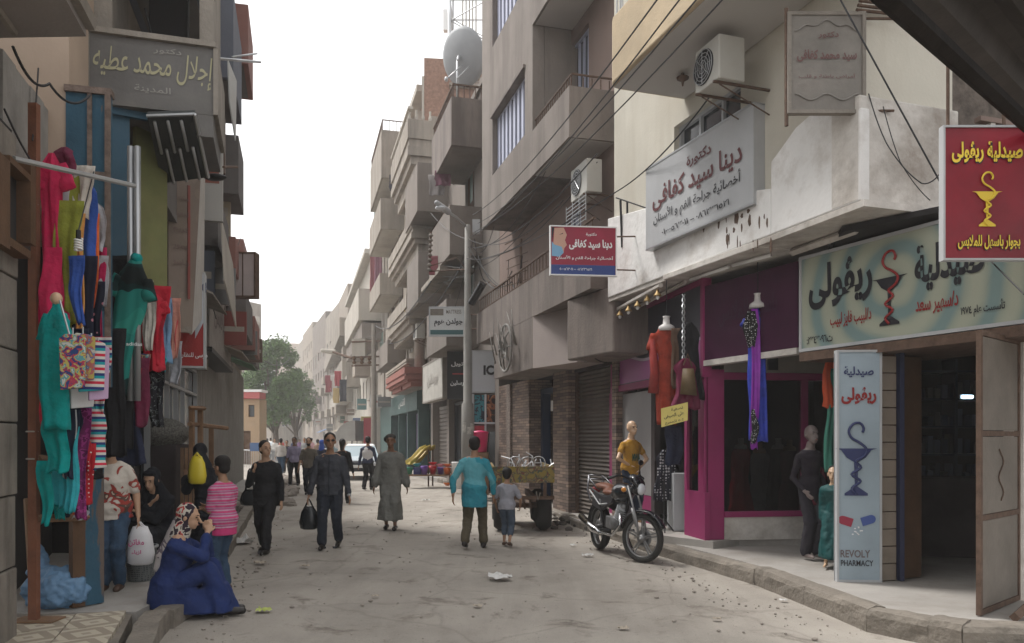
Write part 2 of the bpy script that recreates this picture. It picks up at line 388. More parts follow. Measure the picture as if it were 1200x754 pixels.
m_mag=mat('magenta shop paint',(.25,.026,.105),.55,.1,2,.05,30,dirt=.35,dcol=(.25,.03,.1),dscale=1.5)
m_purp=mat('purple fascia sheet',(.055,.012,.038),.5,.15,2,.05,30)
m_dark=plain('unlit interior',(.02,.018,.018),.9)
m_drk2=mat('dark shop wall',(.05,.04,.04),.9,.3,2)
m_black=plain('black paint',(.012,.012,.013),.5)
m_iron=mat('rusty iron',(.11,.07,.05),.8,.3,12,.3,60)
m_steel=plain('galvanised steel',(.42,.43,.44),.42,.7)
m_grey=mat('grey sheet metal',(.42,.43,.44),.5,.06,2,.03,30,dirt=.2,dcol=(.3,.29,.28),dscale=1.5,streak=True)
m_glass=glassmat('window glass',t=.35)
m_pane=plain('dark window pane',(.03,.035,.04),.12,spec=.6)
m_shut=mat('roller shutter metal',(.12,.10,.085),.6,.2,2,.1,40,metal=.3)
m_cable=plain('cable rubber',(.02,.02,.022),.6)
m_wood=mat('old timber',(.22,.13,.075),.85,.3,4,.3,40,streak=True,dirt=.4,dscale=2)
m_wood2=mat('brown door wood',(.10,.055,.03),.7,.25,4,.2,40)
m_lw=plain('white lettering',(.8,.8,.8),.5); m_lb=plain('black lettering',(.02,.02,.025),.5); m_ly=plain('yellow lettering',(.75,.55,.05),.5)
m_lr=plain('dark red lettering',(.26,.02,.02),.5); m_lm=plain('maroon lettering',(.10,.015,.018),.5)
m_ac=mat('air conditioner casing',(.48,.47,.43),.6,.06,3,.05,30,dirt=.3,dcol=(.3,.27,.22),dscale=3)
m_bluew=plain('blue white shutter slat',(.42,.44,.56),.5)
m_whitep=plain('white paint',(.75,.75,.74),.5)
# ================================================================ ground, road, pavements
def grid_sheet(name,m,x0,x1,y0,y1,st,z,amp):
    mb=MB(); nx=int((x1-x0)/st); ny=int((y1-y0)/st)
    for j in range(ny+1):
        for i in range(nx+1):
            x=x0+i*st;y=y0+j*st
            h=noise.noise(Vector((x*.7,y*.7,0)))*amp+noise.noise(Vector((x*3,y*3,5)))*amp*.35
            mb.v.append((x,y,z+h))
    for j in range(ny):
        for i in range(nx): a=j*(nx+1)+i; mb.f.append((a,a+1,a+nx+2,a+nx+1))
    return mb.build(name,m,None,True)
g=MB(); g.poly([(-900,-60,-.09),(900,-60,-.09),(900,1500,-.09),(-900,1500,-.09)]); struct(g.build('ground',m_ground))
struct(grid_sheet('road',m_road,-40,8,1.5,130,.3,-.012,.014))
def pl(poly,z0,z1,name,m,parent=None):
    mb=MB(); mb.hexa([(x,y,z0) for x,y in poly],[(x,y,z1) for x,y in poly]); return mb.build(name,m,parent)
pr=pl([(2.98,9.25),(3.28,7.03),(3.62,6.5),(7.5,5.6),(9,12),(4.8,12),(2.75,11.4),(2.26,11.6)],-.1,.19,'pavement',m_pave); struct(pr)
pr2=pl([(2.26,11.6),(2.75,11.4),(3.5,13),(2.6,17),(.3,26),(-12,70),(-16,69),(-2.9,31),(-.95,25),(.62,18.5),(1.3,15)],-.1,.14,'pavement',m_pave); struct(pr2)
plf=pl([(2.2,11.5),(2.75,10.85),(3.2,11.2),(4.7,11.25),(4.7,14),(1.7,15.2)],-.05,.29,'doorstep',m_pave,pr2)
def kerb(poly,parent,w=.16,z=.2,L=.75,seed=1,m=m_kerb):
    rnd=random.Random(seed)
    for i in range(len(poly)-1):
        a=Vector((*poly[i],0)); b=Vector((*poly[i+1],0)); n=max(1,round((b-a).length/L))
        for k in range(n):
            p=a.lerp(b,k/n); q=a.lerp(b,(k+1)/n); d=(q-p).normalized(); p+=d*.004; q-=d*.004
            mb=MB(); fr=Fr(p,q); j=rnd.uniform(-.012,.012); o=rnd.uniform(-.008,.008)
            prof=[(0,-.1),(.004,z*.35),(.01,z*.7),(-.01,z*.93),(-.045,z),(-w*.6,z+.006),(-w,z+.004),(-w,-.1)]; K=7; rs=[]
            for ki in range(K):
                u=fr.len*ki/(K-1); r_=[]
                for b_,(nn,v) in enumerate(prof):
                    P0=fr.p(u,v+(j if v>0 else 0),nn+o); wv=noise.noise(P0*6)*.022+noise.noise(P0*19)*.012
                    if 0<b_<7: P0+=fr.n*wv+Vector((0,0,wv*.8))
                    r_.append(P0)
                rs.append(r_)
            mb.rings(rs); mb.build('kerb_stone',m,parent,False,0)
kerb([(2.14,11.6),(2.84,9.27)],pr,.14,.18,1.3,3)
kerb([(2.84,9.26),(3.14,7.03),(3.46,6.6),(3.62,6.38)],pr,.17,.205,1.3,4)
kerb([(3.62,6.38),(5.2,6.1)],pr,.2,.2,.8,5)
kerb([(-2.9,31),(-.95,25),(.62,18.5),(1.3,15),(2.12,11.65)],pr2,.15,.15,.95,6)
# pale tiles of the ramp at the near right corner
def tile_fn(n,l,tc):
    s=n.new('ShaderNodeSeparateXYZ'); l.new(tc.outputs['Generated'],s.inputs[0])
    def m(op,a,b=None):
        q=n.new('ShaderNodeMath'); q.operation=op
        for i,x in enumerate((a,b)):
            if x is None: continue
            if isinstance(x,(int,float)): q.inputs[i].default_value=x
            else: l.new(x,q.inputs[i])
        return q.outputs[0]
    ax=m('ABSOLUTE',m('SUBTRACT',s.outputs[0],.5)); ay=m('ABSOLUTE',m('SUBTRACT',s.outputs[1],.5))
    d=m('ADD',ax,ay); e=m('ABSOLUTE',m('SUBTRACT',d,.36)); return ramp_const(n,l,m('MULTIPLY',e,3),[(0,(.30,.255,.20)),(.3,(.47,.42,.33)),(.8,(.33,.285,.23))])
m_ptile=pattern('patterned pavement tile',tile_fn,.8); m_stile=mat('pale step tile',(.5,.48,.45),.6,.12,4,.1,30,dirt=.5,dcol=(.3,.27,.23),dscale=3)
fr=Fr((3.75,6.3),(6.6,5.75))
for i in range(6):
    for j in range(3): MB().box(fr,i*.42+.01,i*.42+.41,-.02,.085+random.uniform(-.004,.004),.02+j*.42,.42+j*.42).build('floor_tile',m_stile,pr,False,.006)
# left pavement
pl2=pl([(-3.38,7.14),(-3.46,8.3),(-4.22,10.8),(-6.76,20),(-9.6,30),(-10.6,30),(-8,20),(-6.5,12),(-6.2,7.0)],-.1,.14,'pavement',m_pave); struct(pl2)
kp=[(-6.6,20),(-4.06,10.8),(-3.3,8.3),(-3.22,7.15)]
kerb(kp[::-1],pl2,-.16,.15,.85,8)
pl3=pl([(-2.62,5.0),(-3.4,7.1),(-6.2,7.05),(-6.2,4.2)],-.1,.13,'pavement',m_kerb); struct(pl3)
kerb([(-2.50,5.0),(-3.08,6.55),(-3.23,7.1)],pl3,-.15,.175,.7,9)
frl=Fr((-2.68,5.0),(-3.42,7.08))
for i in range(6):
    for j in range(7):
        u0=i*.40; n0=-(j*.40)-.02
        if frl.p(u0,0,n0).y<4.6: continue
        MB().box(frl,u0+.006,min(u0+.395,2.2),.10,.168+random.uniform(-.003,.003),-(.02+j*.4),-(.41+j*.4)).build('pavement_tile',m_ptile,pl3)
# ================================================================ balconies, air conditioners
def balcony(root,fr,u0,u1,v0,v1,dep,m,ms=None,rail=None,hollow=True,name='balcony',t=.12):
    mb=MB()
    mb.box(fr,u0,u1,v0,v0+.15,.003,dep)
    mb.box(fr,u0,u1,v0+.15,v1,dep-t,dep-.001); mb.box(fr,u0+.001,u0+t,v0+.15,v1-.002,.003,dep-t); mb.box(fr,u1-t,u1-.001,v0+.15,v1-.002,.003,dep-t)
    o=mb.build(name,m,root)
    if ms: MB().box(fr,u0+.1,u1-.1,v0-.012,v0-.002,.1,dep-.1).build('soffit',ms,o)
    if rail:
        mb=MB(); h=rail
        for a,b in ((u0,u1),):
            n=int((b-a)/.16)
            for i in range(n+1):
                x=a+.05+(b-a-.1)*i/n; mb.box(fr,x-.012,x+.012,v1,v1+h,dep-.08,dep-.056)
            mb.box(fr,a+.02,b-.02,v1+h,v1+h+.05,dep-.1,dep-.04)
        for x in (u0+.05,u1-.05):
            for k in range(1,6): y=.05+(dep-.1)*k/6; mb.box(fr,x-.012,x+.012,v1,v1+h,y-.012,y+.012)
            mb.box(fr,x-.025,x+.025,v1+h,v1+h+.045,.02,dep-.1)
        mb.build('railing',m_iron,o)
    return o
def ac_unit(fr,u,v,n,label,w=.8,h=.55,dpt=.3,cat='air conditioner',br=.02):
    t=thing('air_conditioner',label,cat,fr.p(u,v,n),'air conditioners hung on the facades')
    MB().box(fr,u-w/2,u+w/2,v,v+h,n-dpt,n).build('casing',m_ac,t,False,.015)
    c=fr.p(u-w*.12,v+h*.5,n+.006); mb=MB(); mb.disc(c,fr.n,0.02,h*.40,.012,24); mb.build('fan_opening',m_black,t)
    mb=MB()
    for r in (.1,.16,.22,.28): mb.disc(c+fr.n*.015,fr.n,h*r*1.35,h*r*1.35+.008,.008,20)
    for k in range(4):
        a=k*PI/4; e=fr.u*math.cos(a)+Vector((0,0,math.sin(a))); mb.tube([c+fr.n*.02-e*h*.4,c+fr.n*.02+e*h*.4],.004,4)
    mb.build('grille',m_steel,t)
    mb=MB()
    for s in (-1,1):
        x=u+s*w*.36; mb.box(fr,x-.013,x+.013,v-.03,v-.004,.0,n+.03); mb.tube([fr.p(x,v-.3,0),fr.p(x,v-.035,n-.05)],.009,5)
    mb.build('bracket',m_iron,t)
    return t
def side_frame(fr,u,n0,n1):
    """a plane at right angles to fr at its near side"""
    return Fr(fr.p(u,0,n1),fr.p(u,0,n0))
# ================================================================ white corner building (right)
frW=Fr((1.68,13.04),(3.44,7.8)); LW=frW.len
wb=thing('corner_building','white and cream corner building over the pharmacy and the pink dress shop','building',(3.4,10,0))
d1=frW.hit(790,150)[0]; d2=frW.hit(868,150)[0]
holes=[(d1,d2,4.95,6.1)]
mb=MB(); holed(mb,frW,0,LW,4.0,12,holes,.2); 
mb.box(frW,0,LW,4.0,12,-.21,-1.15)
wall=mb.build('wall',m_cream,wb)
MB().box(frW,.0,LW+.06,4.0-.06,4.0-.004,-2.6,.10).build('overhang_slab',m_oldwhite,wb)
o=win(wb,frW,(d1,d2,4.95,6.1),m_grey,m_pane,.15,(3,1))
# painted parapet, proud of the wall
H_=lambda x,y:frW.hit(x,y,.12)
u3=H_(903,190); mb=MB(); mb.prism(frW,[(0,4.0),(u3[0],4.0),(u3[0],u3[1]-.3),(u3[0]*.5,5.0),(0,5.3)],.004,.12); mb.build('parapet',m_white,wb,False,.015)
mb=MB(); mb.prism(frW,[(u3[0]+.003,4.0),(LW+.11,4.0),(LW+.11,4.90),H_(1000,134),H_(951,133),H_(932,150),H_(915,174),(u3[0]+.003,u3[1])],.004,.121); mb.build('parapet',m_white,wb,False,.015)
# end face towards the viewer
frE=Fr(frW.p(LW,0,.12),(frW.p(LW,0,.12)+Vector((1.25*.947,1.25*.318,0))))
mb=MB(); mb.box(frE,-.003,1.25,4.0,5.03,-.3,.10); mb.build('parapet',m_oldwhite,wb,False,.02)
mb=MB(); mb.box(frE,.12,1.25,5.035,12,-.3,.0); mb.build('wall',m_cream,wb)
MB().box(frE,-.0,1.3,3.93,3.996,-2.5,.16).build('overhang_slab',m_oldwhite,wb)
mb=MB()
for k in range(3): mb.tube([frE.p(.0,5.86+k*.035,.06+.02*k),frE.p(.55,5.90+k*.03,.07+.02*k)],.018,6)
mb.build('pipe',m_iron,wb)
# brown plaster patch and stain marks under the clinic sign
rnd=random.Random(5); mb=MB()
for k in range(26):
    u,v=frW.hit(rnd.gauss(868,14),rnd.uniform(246,290),.13); w=rnd.uniform(.008,.03); h=rnd.uniform(.02,.09)
    L=[(u+w*math.cos(a)*(1+.3*math.sin(3*a+k)),v+h*math.sin(a)) for a in [i*PI/4 for i in range(8)]]
    mb.prism(frW,L,.119,.1235)
mb.build('stain',m_iron,wb)['kind']='stuff'
# beige balcony high up
u0,_=frW.hit(712,70,1.16)
bo=MB(); v0,v1=6.38,7.25
outl=[(u0,.003),(u0,1.0),(u0+.05,1.12),(u0+.16,1.16),(LW+1.5,1.16),(LW+1.5,.003)]
bo.hexa([frW.p(a,v0,b) for a,b in outl],[frW.p(a,v1,b) for a,b in outl]); b_o=bo.build('balcony',m_beige,wb,False,.02)
MB().box(frW,u0+.06,LW+1.45,v0-.012,v0-.002,.02,1.10).build('soffit',m_soffit,b_o)
mb=MB()
for i in range(36):
    x=u0+.08+i*.16
    if x<LW+1.5: mb.box(frW,x-.01,x+.01,v1,v1+.45,1.05,1.07)
mb.box(frW,u0+.02,LW+1.5,v1+.45,v1+.49,1.03,1.09)
for i in range(7): mb.box(frW,u0+.07,u0+.09,v1,v1+.45,.1+i*.15,.12+i*.15)
mb.build('railing',m_steel,b_o)
u,v=frW.hit(800,70,.5); 
mb=MB(); c=frW.p(frW.hit(800,68,.45)[0],6.36,.45); mb.lathe(c,[(.01,-.16),(.02,-.1),(.075,-.07),(.08,-.05),(.02,-.02),(.02,0)],12); mb.build('lamp_holder',m_iron,b_o,True)
ac_unit(frW,frW.hit(830,100,.7)[0],5.74,.72,'cream air conditioner under the beige balcony above the white clinic sign',.5,.5,.34)
tf=thing('tube_fixture','pale tube lamp fixture under the white overhang above the pharmacy sign','lamp',(3,8.6,3.9)); a_=P(928,287,9.3); b_=P(1004,262,8.3); a_.z=b_.z=3.88
mb=MB(); mb.tube([a_,b_],.045,4); mb.build('housing',m_oldwhite,tf)
# ground floor shell of the white building (side and back walls, ceiling)
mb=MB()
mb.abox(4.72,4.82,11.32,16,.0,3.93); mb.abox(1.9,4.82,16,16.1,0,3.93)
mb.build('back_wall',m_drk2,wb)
# ---------------- pink shop front
fr1=Fr((1.886,14.87),(2.66,11.0)); L1=fr1.len
ps=thing('dress_shop','magenta framed dress shop front behind the parked motorcycle','shop',fr1.p(L1/2,.29))
def bx(fr,px0,px1,v0,v1,n0,n1,name,m,root,bev=0,py=500):
    a=fr.hit(px0,py,n1)[0]; b=fr.hit(px1,py,n1)[0]; return MB().box(fr,a,b,v0,v1,n0,n1).build(name,m,root,False,bev)
U=lambda px:fr1.hit(px,500)[0]
MB().box(fr1,0,L1,2.62,3.84,-.08,0).build('fascia_board',mat('dark fascia panel',(.045,.045,.06),.45,.2,2,.05),ps)
wave=[(0.03,2.68)]+[]
for i in range(0,25):
    t=i/24; wave.append((.03+(L1-.06)*t, 3.02+.10*math.sin(t*9+.6)*(1-.3*t)+.05))
wave.append((L1-.03,2.68))
def strip(fr,top,bot,n,name,m,par,th=.004):
    mb=MB()
    for i in range(len(top)-1): mb.prism(fr,[bot[i],bot[i+1],top[i+1],top[i]],n-th,n)
    return mb.build(name,m,par)
top=wave[1:-1]; bot=[(a,2.68) for a,b in top]
strip(fr1,top,bot,.008,'fascia_wave',plain('pink wave',(.38,.10,.30),.5),ps)
strip(fr1,[(a,b+.05) for a,b in top],[(a,b+.004) for a,b in top],.009,'fascia_wave',plain('pale wave',(.5,.42,.52),.5),ps)
mb=MB(); mb.box(fr1,-.03,L1+.03,3.84,3.92,-.1,.03); mb.box(fr1,-.03,L1+.03,2.55,2.66,-.1,.035); mb.box(fr1,-.03,.03,2.66,3.84,-.1,.031); mb.box(fr1,L1-.05,L1+.03,2.66,3.84,-.1,.031); mb.build('fascia_frame',m_mag,ps)
mb=MB(); uc=U(737)
for s in (1,): mb.tube([fr1.p(uc+math.sin(t*PI*2)*.10,3.15+t*.5,.012) for t in [i/14 for i in range(15)]],.008,5)
mb.tube([fr1.p(U(745)+.02*math.sin(t*9),3.1+t*.55,.012) for t in [i/14 for i in range(15)]],.006,5)
mb.build('fascia_drawing',plain('pink line',(.4,.12,.2),.5),ps)
text('ازياء',plain('dim pink lettering',(.34,.08,.25),.5),ps,fr1,U(726),2.86,.55,.18,.014)
bx(fr1,714,722,.14,2.55,-.12,.0,'post',m_mag,ps)
o=bx(fr1,722,764,.75,2.5,-.1,-.05,'door_panel',mat('grey door sheet',(.30,.29,.29),.5,.1,1,.03),ps)
bx(fr1,722,764,.14,.74,-.1,-.04,'door_base',m_mag,ps)
bx(fr1,763,767,.14,2.52,-.12,-.02,'post',m_drk2,ps)
bx(fr1,802,826,.29,.95,-.08,-.0,'base_panel',m_mag,ps); bx(fr1,802,805,.95,2.55,-.08,0,'post',m_mag,ps)
MB().box(fr1,U(805),U(825),.95,2.55,-.06,-.04).build('pane',m_glass,ps)
frw=Fr((2.66,11.0),(4.72,11.3))
MB().box(frw,0,.30,.29,2.66,-.22,.0).build('pillar',m_mag,ps,False,.01)
V=lambda px,n=0:frw.hit(px,500,n)[0]
mb=MB(); mb.box(frw,.30,V(968),2.52,2.62,-.1,.002); mb.box(frw,.30,V(944),.60,.68,-.1,.003); mb.box(frw,V(940),V(947),.68,2.52,-.1,.002); mb.build('window_frame',m_mag,ps)
MB().box(frw,.30,V(966),.28,.6,-.2,-.02).build('window_wall',m_oldwhite,ps)
MB().box(frw,.31,V(940),.68,2.52,-.05,-.04).build('pane',m_glass,ps)
MB().box(frw,.30,V(968),2.625,3.1,-.15,-.02).build('window_transom',mat('dull beige sheet',(.30,.27,.23),.7),ps)
bx(frw,900,912,2.66,2.86,-.02,.0,'notice',m_black,ps)
frF=Fr((2.66,10.98),(3.38,9.39))
MB().box(frF,0.0,frF.len,2.78,3.80,-.10,-.0).build('fascia_board',m_purp,ps)
text('باسهل للملابس',plain('dim purple lettering',(.045,.01,.035),.4),ps,frF,frF.len*.5,3.35,1.1,.32,.012)
MB().box(frF,.0,frF.len,2.70,2.775,-.12,.02).build('trim',m_oldwhite,ps)
# ceiling and floor inside
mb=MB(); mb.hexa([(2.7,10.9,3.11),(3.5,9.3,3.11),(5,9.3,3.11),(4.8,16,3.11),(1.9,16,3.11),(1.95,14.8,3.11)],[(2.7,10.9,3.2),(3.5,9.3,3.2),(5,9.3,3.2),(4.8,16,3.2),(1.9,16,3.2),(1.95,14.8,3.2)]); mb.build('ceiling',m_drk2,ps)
# sun canopy slab with tubes, batten with bulbs
cz=3.95; can=thing('shop_canopy','thin pale canopy slab with tube lamps jutting over the purple shop fascia','canopy',(2.5,10,cz))
q=[(2.12,11.15),(2.84,9.2),(3.40,9.38),(2.68,11.1)]
mb=MB(); mb.hexa([(x,y,cz-.03) for x,y in q],[(x,y,cz+.05) for x,y in q]); mb.build('slab',m_oldwhite,can,False,.01)
mb=MB(); mb.tube([(2.45,10.9,cz-.07),(2.75,10.1,cz-.07)],.022,8); mb.tube([(2.78,10.0,cz-.07),(3.08,9.45,cz-.07)],.022,8); mb.build('tube_lamp',m_whitep,can,True)
bt=thing('lamp_batten','timber batten with a row of brass bulb holders over the pink shop fascia','lamp batten',(1.8,12.6,3.8))
a=Vector((2.10,11.2,3.86)); b=Vector((1.45,14.3,3.78)); mb=MB(); mb.tube([a,b],.035,6); mb.tube([a+Vector((.35,.05,.05)),b+Vector((.35,.05,.05))],.03,6); mb.build('batten',m_oldwhite,bt)
mbr=plain('dull brass',(.35,.24,.10),.45,.6)
for k in range(8):
    c=a.lerp(b,(k+.3)/8)-Vector((0,0,.03)); MB().lathe(c,[(.012,0),(.02,-.03),(.055,-.085),(.06,-.1),(.01,-.095)],10).build('bulb_holder',mbr,bt,True)
    MB().ell(c+Vector((0,0,-.115)),(.028,.028,.035),8,6).build('bulb',m_whitep,bt,True)
# ---------------- pharmacy
ph=thing('pharmacy','open pharmacy entrance at the right with dark interior and tiled pillar','shop',(4.1,8.3,.19))
frP=Fr((3.38,9.3),(4.52,6.92))
def swirl(c0,c1,c2,center,sc=3.0,dist=3.0):
    def fn(n,l,tc):
        mp=n.new('ShaderNodeMapping'); mp.inputs['Location'].default_value=[-x for x in center]; l.new(tc.outputs['Object'],mp.inputs['Vector'])
        w=n.new('ShaderNodeTexWave'); w.wave_type='RINGS'; w.rings_direction='SPHERICAL'; w.inputs['Scale'].default_value=sc; w.inputs['Distortion'].default_value=dist; w.inputs['Detail'].default_value=2
        l.new(mp.outputs[0],w.inputs['Vector']); return ramp_lin(n,l,w.outputs['Fac'],[(.1,c0),(.5,c1),(.95,c2)])
    return fn
pc=frP.p(1.3,3.3)
m_phs=pattern('pale green swirled sign',swirl((.19,.27,.26),(.29,.33,.27),(.36,.38,.30),(pc.x,pc.y,pc.z),.9,2.5),.5)
t,_f=sign('pharmacy_sign','long pale green pharmacy sign with black Arabic lettering and snake bowl over the entrance',(3.38,9.3),(4.52,6.92),2.72,3.81,.14,m_phs,m_grey,.025)
Lp=frP.len; X=lambda px,py=350:frP.hit(px,py)
def tx(s,px,py,wpx,h,m,bold=.03,**k):
    u,v=X(px,py); w=abs(X(px+wpx/2,py)[0]-X(px-wpx/2,py)[0]); return text(s,m,t,frP,u,v,w,h,.01,bold,**k)
tx('ريڤولى',984,331,74,.52,m_lb,.035); tx('صيدلية',1112,308,82,.46,m_lb,.035)
tx('د/لبيب فايز لبيب',997,373,48,.17,m_lr,.02); tx('د/سهير سعد',1098,356,50,.19,m_lr,.02)
tx('تأسست عام ١٩٧٤',1152,362,52,.13,m_lb,.02); tx('ت:٢٣٤٣٠٩٦',961,397,30,.10,m_lb,.02)
u,v=X(1043,370); emblem(t,frP,u,2.87,.80,m_lb,m_lr,.012)
MB().box(frP,0,Lp+1.0,2.60,2.70,-1.2,.02).build('lintel_beam',m_iron,ph)
# pharmacy shell
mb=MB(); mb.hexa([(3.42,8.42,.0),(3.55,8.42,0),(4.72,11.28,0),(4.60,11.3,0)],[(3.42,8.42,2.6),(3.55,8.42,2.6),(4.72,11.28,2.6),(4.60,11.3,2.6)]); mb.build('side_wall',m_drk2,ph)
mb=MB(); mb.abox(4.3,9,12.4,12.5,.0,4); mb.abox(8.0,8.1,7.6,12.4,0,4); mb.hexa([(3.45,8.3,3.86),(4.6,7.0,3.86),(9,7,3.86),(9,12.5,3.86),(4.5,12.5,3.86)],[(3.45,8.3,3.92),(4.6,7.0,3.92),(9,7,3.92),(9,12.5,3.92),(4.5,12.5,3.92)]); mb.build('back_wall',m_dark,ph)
mb=MB(); 
for k in range(6): mb.abox(5.0,7.6,12.0,12.38,.6+k*.42,.63+k*.42)
for x in (5.0,5.85,6.7,7.55): mb.abox(x,x+.04,12.0,12.38,.2,2.9)
mb.build('shelf_rack',plain('dark blue shelving',(.012,.02,.04),.5),ph)
ct_=MB(); ct_.hexa([(5.0,10.2,.19),(7.6,9.6,.19),(7.7,10.2,.19),(5.1,10.8,.19)],[(5.0,10.2,1.2),(7.6,9.6,1.2),(7.7,10.2,1.2),(5.1,10.8,1.2)]); ct_.build('floor_blocker',m_drk2,ph)  # dark block added to hide the pale lit floor and keep the doorway dark
rnd=random.Random(9)
for k in range(5):
    for j in range(22):
        c=rnd.choice([(.06,.08,.12),(.03,.05,.09),(.08,.08,.08),(.02,.03,.05)])
        x=5.08+j*.112
        if rnd.random()<.85: tag(MB().abox(x,x+.08,12.05,12.2,.635+k*.42,.635+k*.42+rnd.uniform(.12,.3)).build('medicine_box',plain('box '+str(c),c,.6)),'small box on the dim shelves inside the pharmacy','medicine box','boxes on the pharmacy shelves')
frV=Fr((3.43,8.36),(3.87,8.33))
m_vs=mat('pale blue sign sheet',(.30,.37,.42),.45,.12,1.3,.0,30,dirt=.2,dcol=(.25,.28,.28),dscale=2)
t2,_=sign('pharmacy_board','tall pale blue pharmacy board with snake bowl and capsule beside the doorway',(3.43,8.36),(3.87,8.33),.2,2.62,.08,m_vs,m_grey,.012)
lv=frV.len
def tv_(s,px,py,wpx,hpx,m,bold=.03,**k):
    u,v=frV.hit(px,py); return text(s,m,t2,frV,u,v,wpx/F*8.35,hpx/F*8.35,.01,bold,**k)
tv_('صيدلية',1006,436,34,13,plain('navy lettering',(.03,.04,.12),.5)); tv_('ريڤولى',1006,464,40,20,m_lr,.04)
tv_('REVOLY',1002,649,34,9,plain('grey lettering',(.15,.12,.12),.5),.015); tv_('PHARMACY',1004,660,37,7,m_lb,.012)
mnav=plain('navy lettering',(.03,.04,.12),.5)
u,v=frV.hit(1003,581); emblem(t2,frV,u,v,.80,mnav,mnav,.01)
# capsule drawing: two tilted halves with grains
def cap2(u,v,ang,m):
    L=[]
    for i in range(13): a=PI/2+PI*i/12; L.append((-.04+.05*math.cos(a),.045*math.sin(a)))
    L+=[(.06,-.045),(.06,.045)]
    ca,sa=math.cos(ang),math.sin(ang); mb=MB(); mb.prism(frV,[(u+x*ca-y*sa,v+x*sa+y*ca) for x,y in L],.004,.008); mb.build('capsule_print',m,t2)
u,v=frV.hit(992,611); cap2(u,v,-.3,plain('capsule red',(.30,.03,.06),.4)); u,v=frV.hit(1016,610); cap2(u,v,PI+.3,plain('capsule blue',(.06,.10,.3),.4))
mb=MB(); rnd=random.Random(3)
for k in range(10): u,v=frV.hit(rnd.uniform(999,1010),rnd.uniform(617,628)); mb.box(frV,u-.008,u+.008,v-.005,v+.005,.003,.007)
mb.build('capsule_print',m_lw,t2)
# tiled pillar, one tile at a time
frt=Fr((3.88,8.36),(4.07,8.40)); MB().box(frt,0,frt.len,.19,2.6,-.3,-.03).build('pillar',m_iron,ph)
m_ct=mat('brown ceramic tile',(.25,.21,.17),.5,.15,6,.05,30,dirt=.4,dcol=(.14,.11,.09),dscale=3)
for k in range(13): MB().box(frt,.003,frt.len-.003,.2+k*.183,.2+k*.183+.172,-.03,.002*(k%2)).build('tile',m_ct,ph,False,.004)
MB().box(Fr((4.08,8.42),(4.45,8.6)),0,.40,.2,2.58,-.05,0).build('door_leaf',m_wood2,ph,False,.01)
MB().box(Fr((4.08,8.34),(4.12,8.34)),0,.045,.2,2.6,-.1,0).build('door_post',plain('navy paint',(.02,.025,.06),.5),ph)

tube=thing('tube_lamp','small lit white tube lamp inside the dark pharmacy','lamp',P(1135,465,11.2)); c=P(1135,465,11.2)
MB().abox(c.x-.07,c.x+.07,c.y,c.y+.04,c.z-.02,c.z+.015).build('tube',plain('lit tube',(.8,.9,1),.5,0,(.5,.8,1),3.5),tube)
MB().abox(c.x-.09,c.x+.09,c.y+.045,c.y+.07,c.z-.03,c.z+.03).build('housing',m_whitep,tube)
# open metal door leaf
frD=Fr((3.96,6.7),(4.73,7.38)); dl=thing('metal_door','open rusty framed metal door leaf with three frosted panels at the far right','door',frD.p(.5,.2)); Ld=frD.len
mb=MB(); w=.045
mb.box(frD,0,w,.2,2.62,-.04,.0); mb.box(frD,Ld-w,Ld,.2,2.62,-.04,0)
for v in (.2,1.0,1.72-.0,2.575): mb.box(frD,w,Ld-w,v,v+.045,-.039,-.001)
mb.build('frame',m_iron,dl)
m_fp=mat('frosted grey panel',(.17,.148,.125),.6,.2,2.5,.2,30,dirt=.6,dcol=(.13,.11,.09),dscale=2)
for a,b in ((.25,.995),(1.05,1.715),(1.77,2.57)): MB().box(frD,w+.002,Ld-w-.002,a,b,-.03,-.012).build('panel',m_fp,dl)
mb=MB(); mb.tube([frD.p(Ld*.5+.06*math.sin(k*.8),1.15+k*.035,-.004) for k in range(14)],.006,5); mb.build('panel_ornament',m_iron,dl)
# things at the right edge beyond the door
MB().box(Fr((4.78,7.42),(8,8.6)),0,3.4,0,2.9,-.2,0).build('side_wall',m_oldwhite,ph)
MB().tube([(4.15,6.55,.22),(4.75,7.05,.36)],.045,4).build('loose_plank',m_iron,ph)
mb=MB(); mb.ell((4.55,6.62,.14),(.22,.12,.16),12,7); tag(mb.build('kerb_rock',m_oldwhite,None,True),'pale broken stone lying at the foot of the open metal door','stone')
# rubble building beyond and pinkish balcony
frX=Fr((4.62,8.5),(9,9.9)); rb=thing('rubble_building','dark rubble stone building glimpsed between cream wall and black canopy','building',frX.p(1,0))
MB().box(frX,0,4.6,2.9,8,-1.5,0).build('wall',mat('dark rubble stone',(.12,.10,.085),.95,.5,7,.9,9),rb)
mb=MB(); mb.box(frX,.15,3.0,4.55,4.75,0,.35); mb.box(frX,.15,3.0,5.0,5.05,.25,.33); mb.build('ledge',m_tanside,rb)
for k in range(6): MB().box(frX,.3+k*.4,.36+k*.4,4.75,5.0,.26,.32).build('baluster',m_oldwhite,rb)
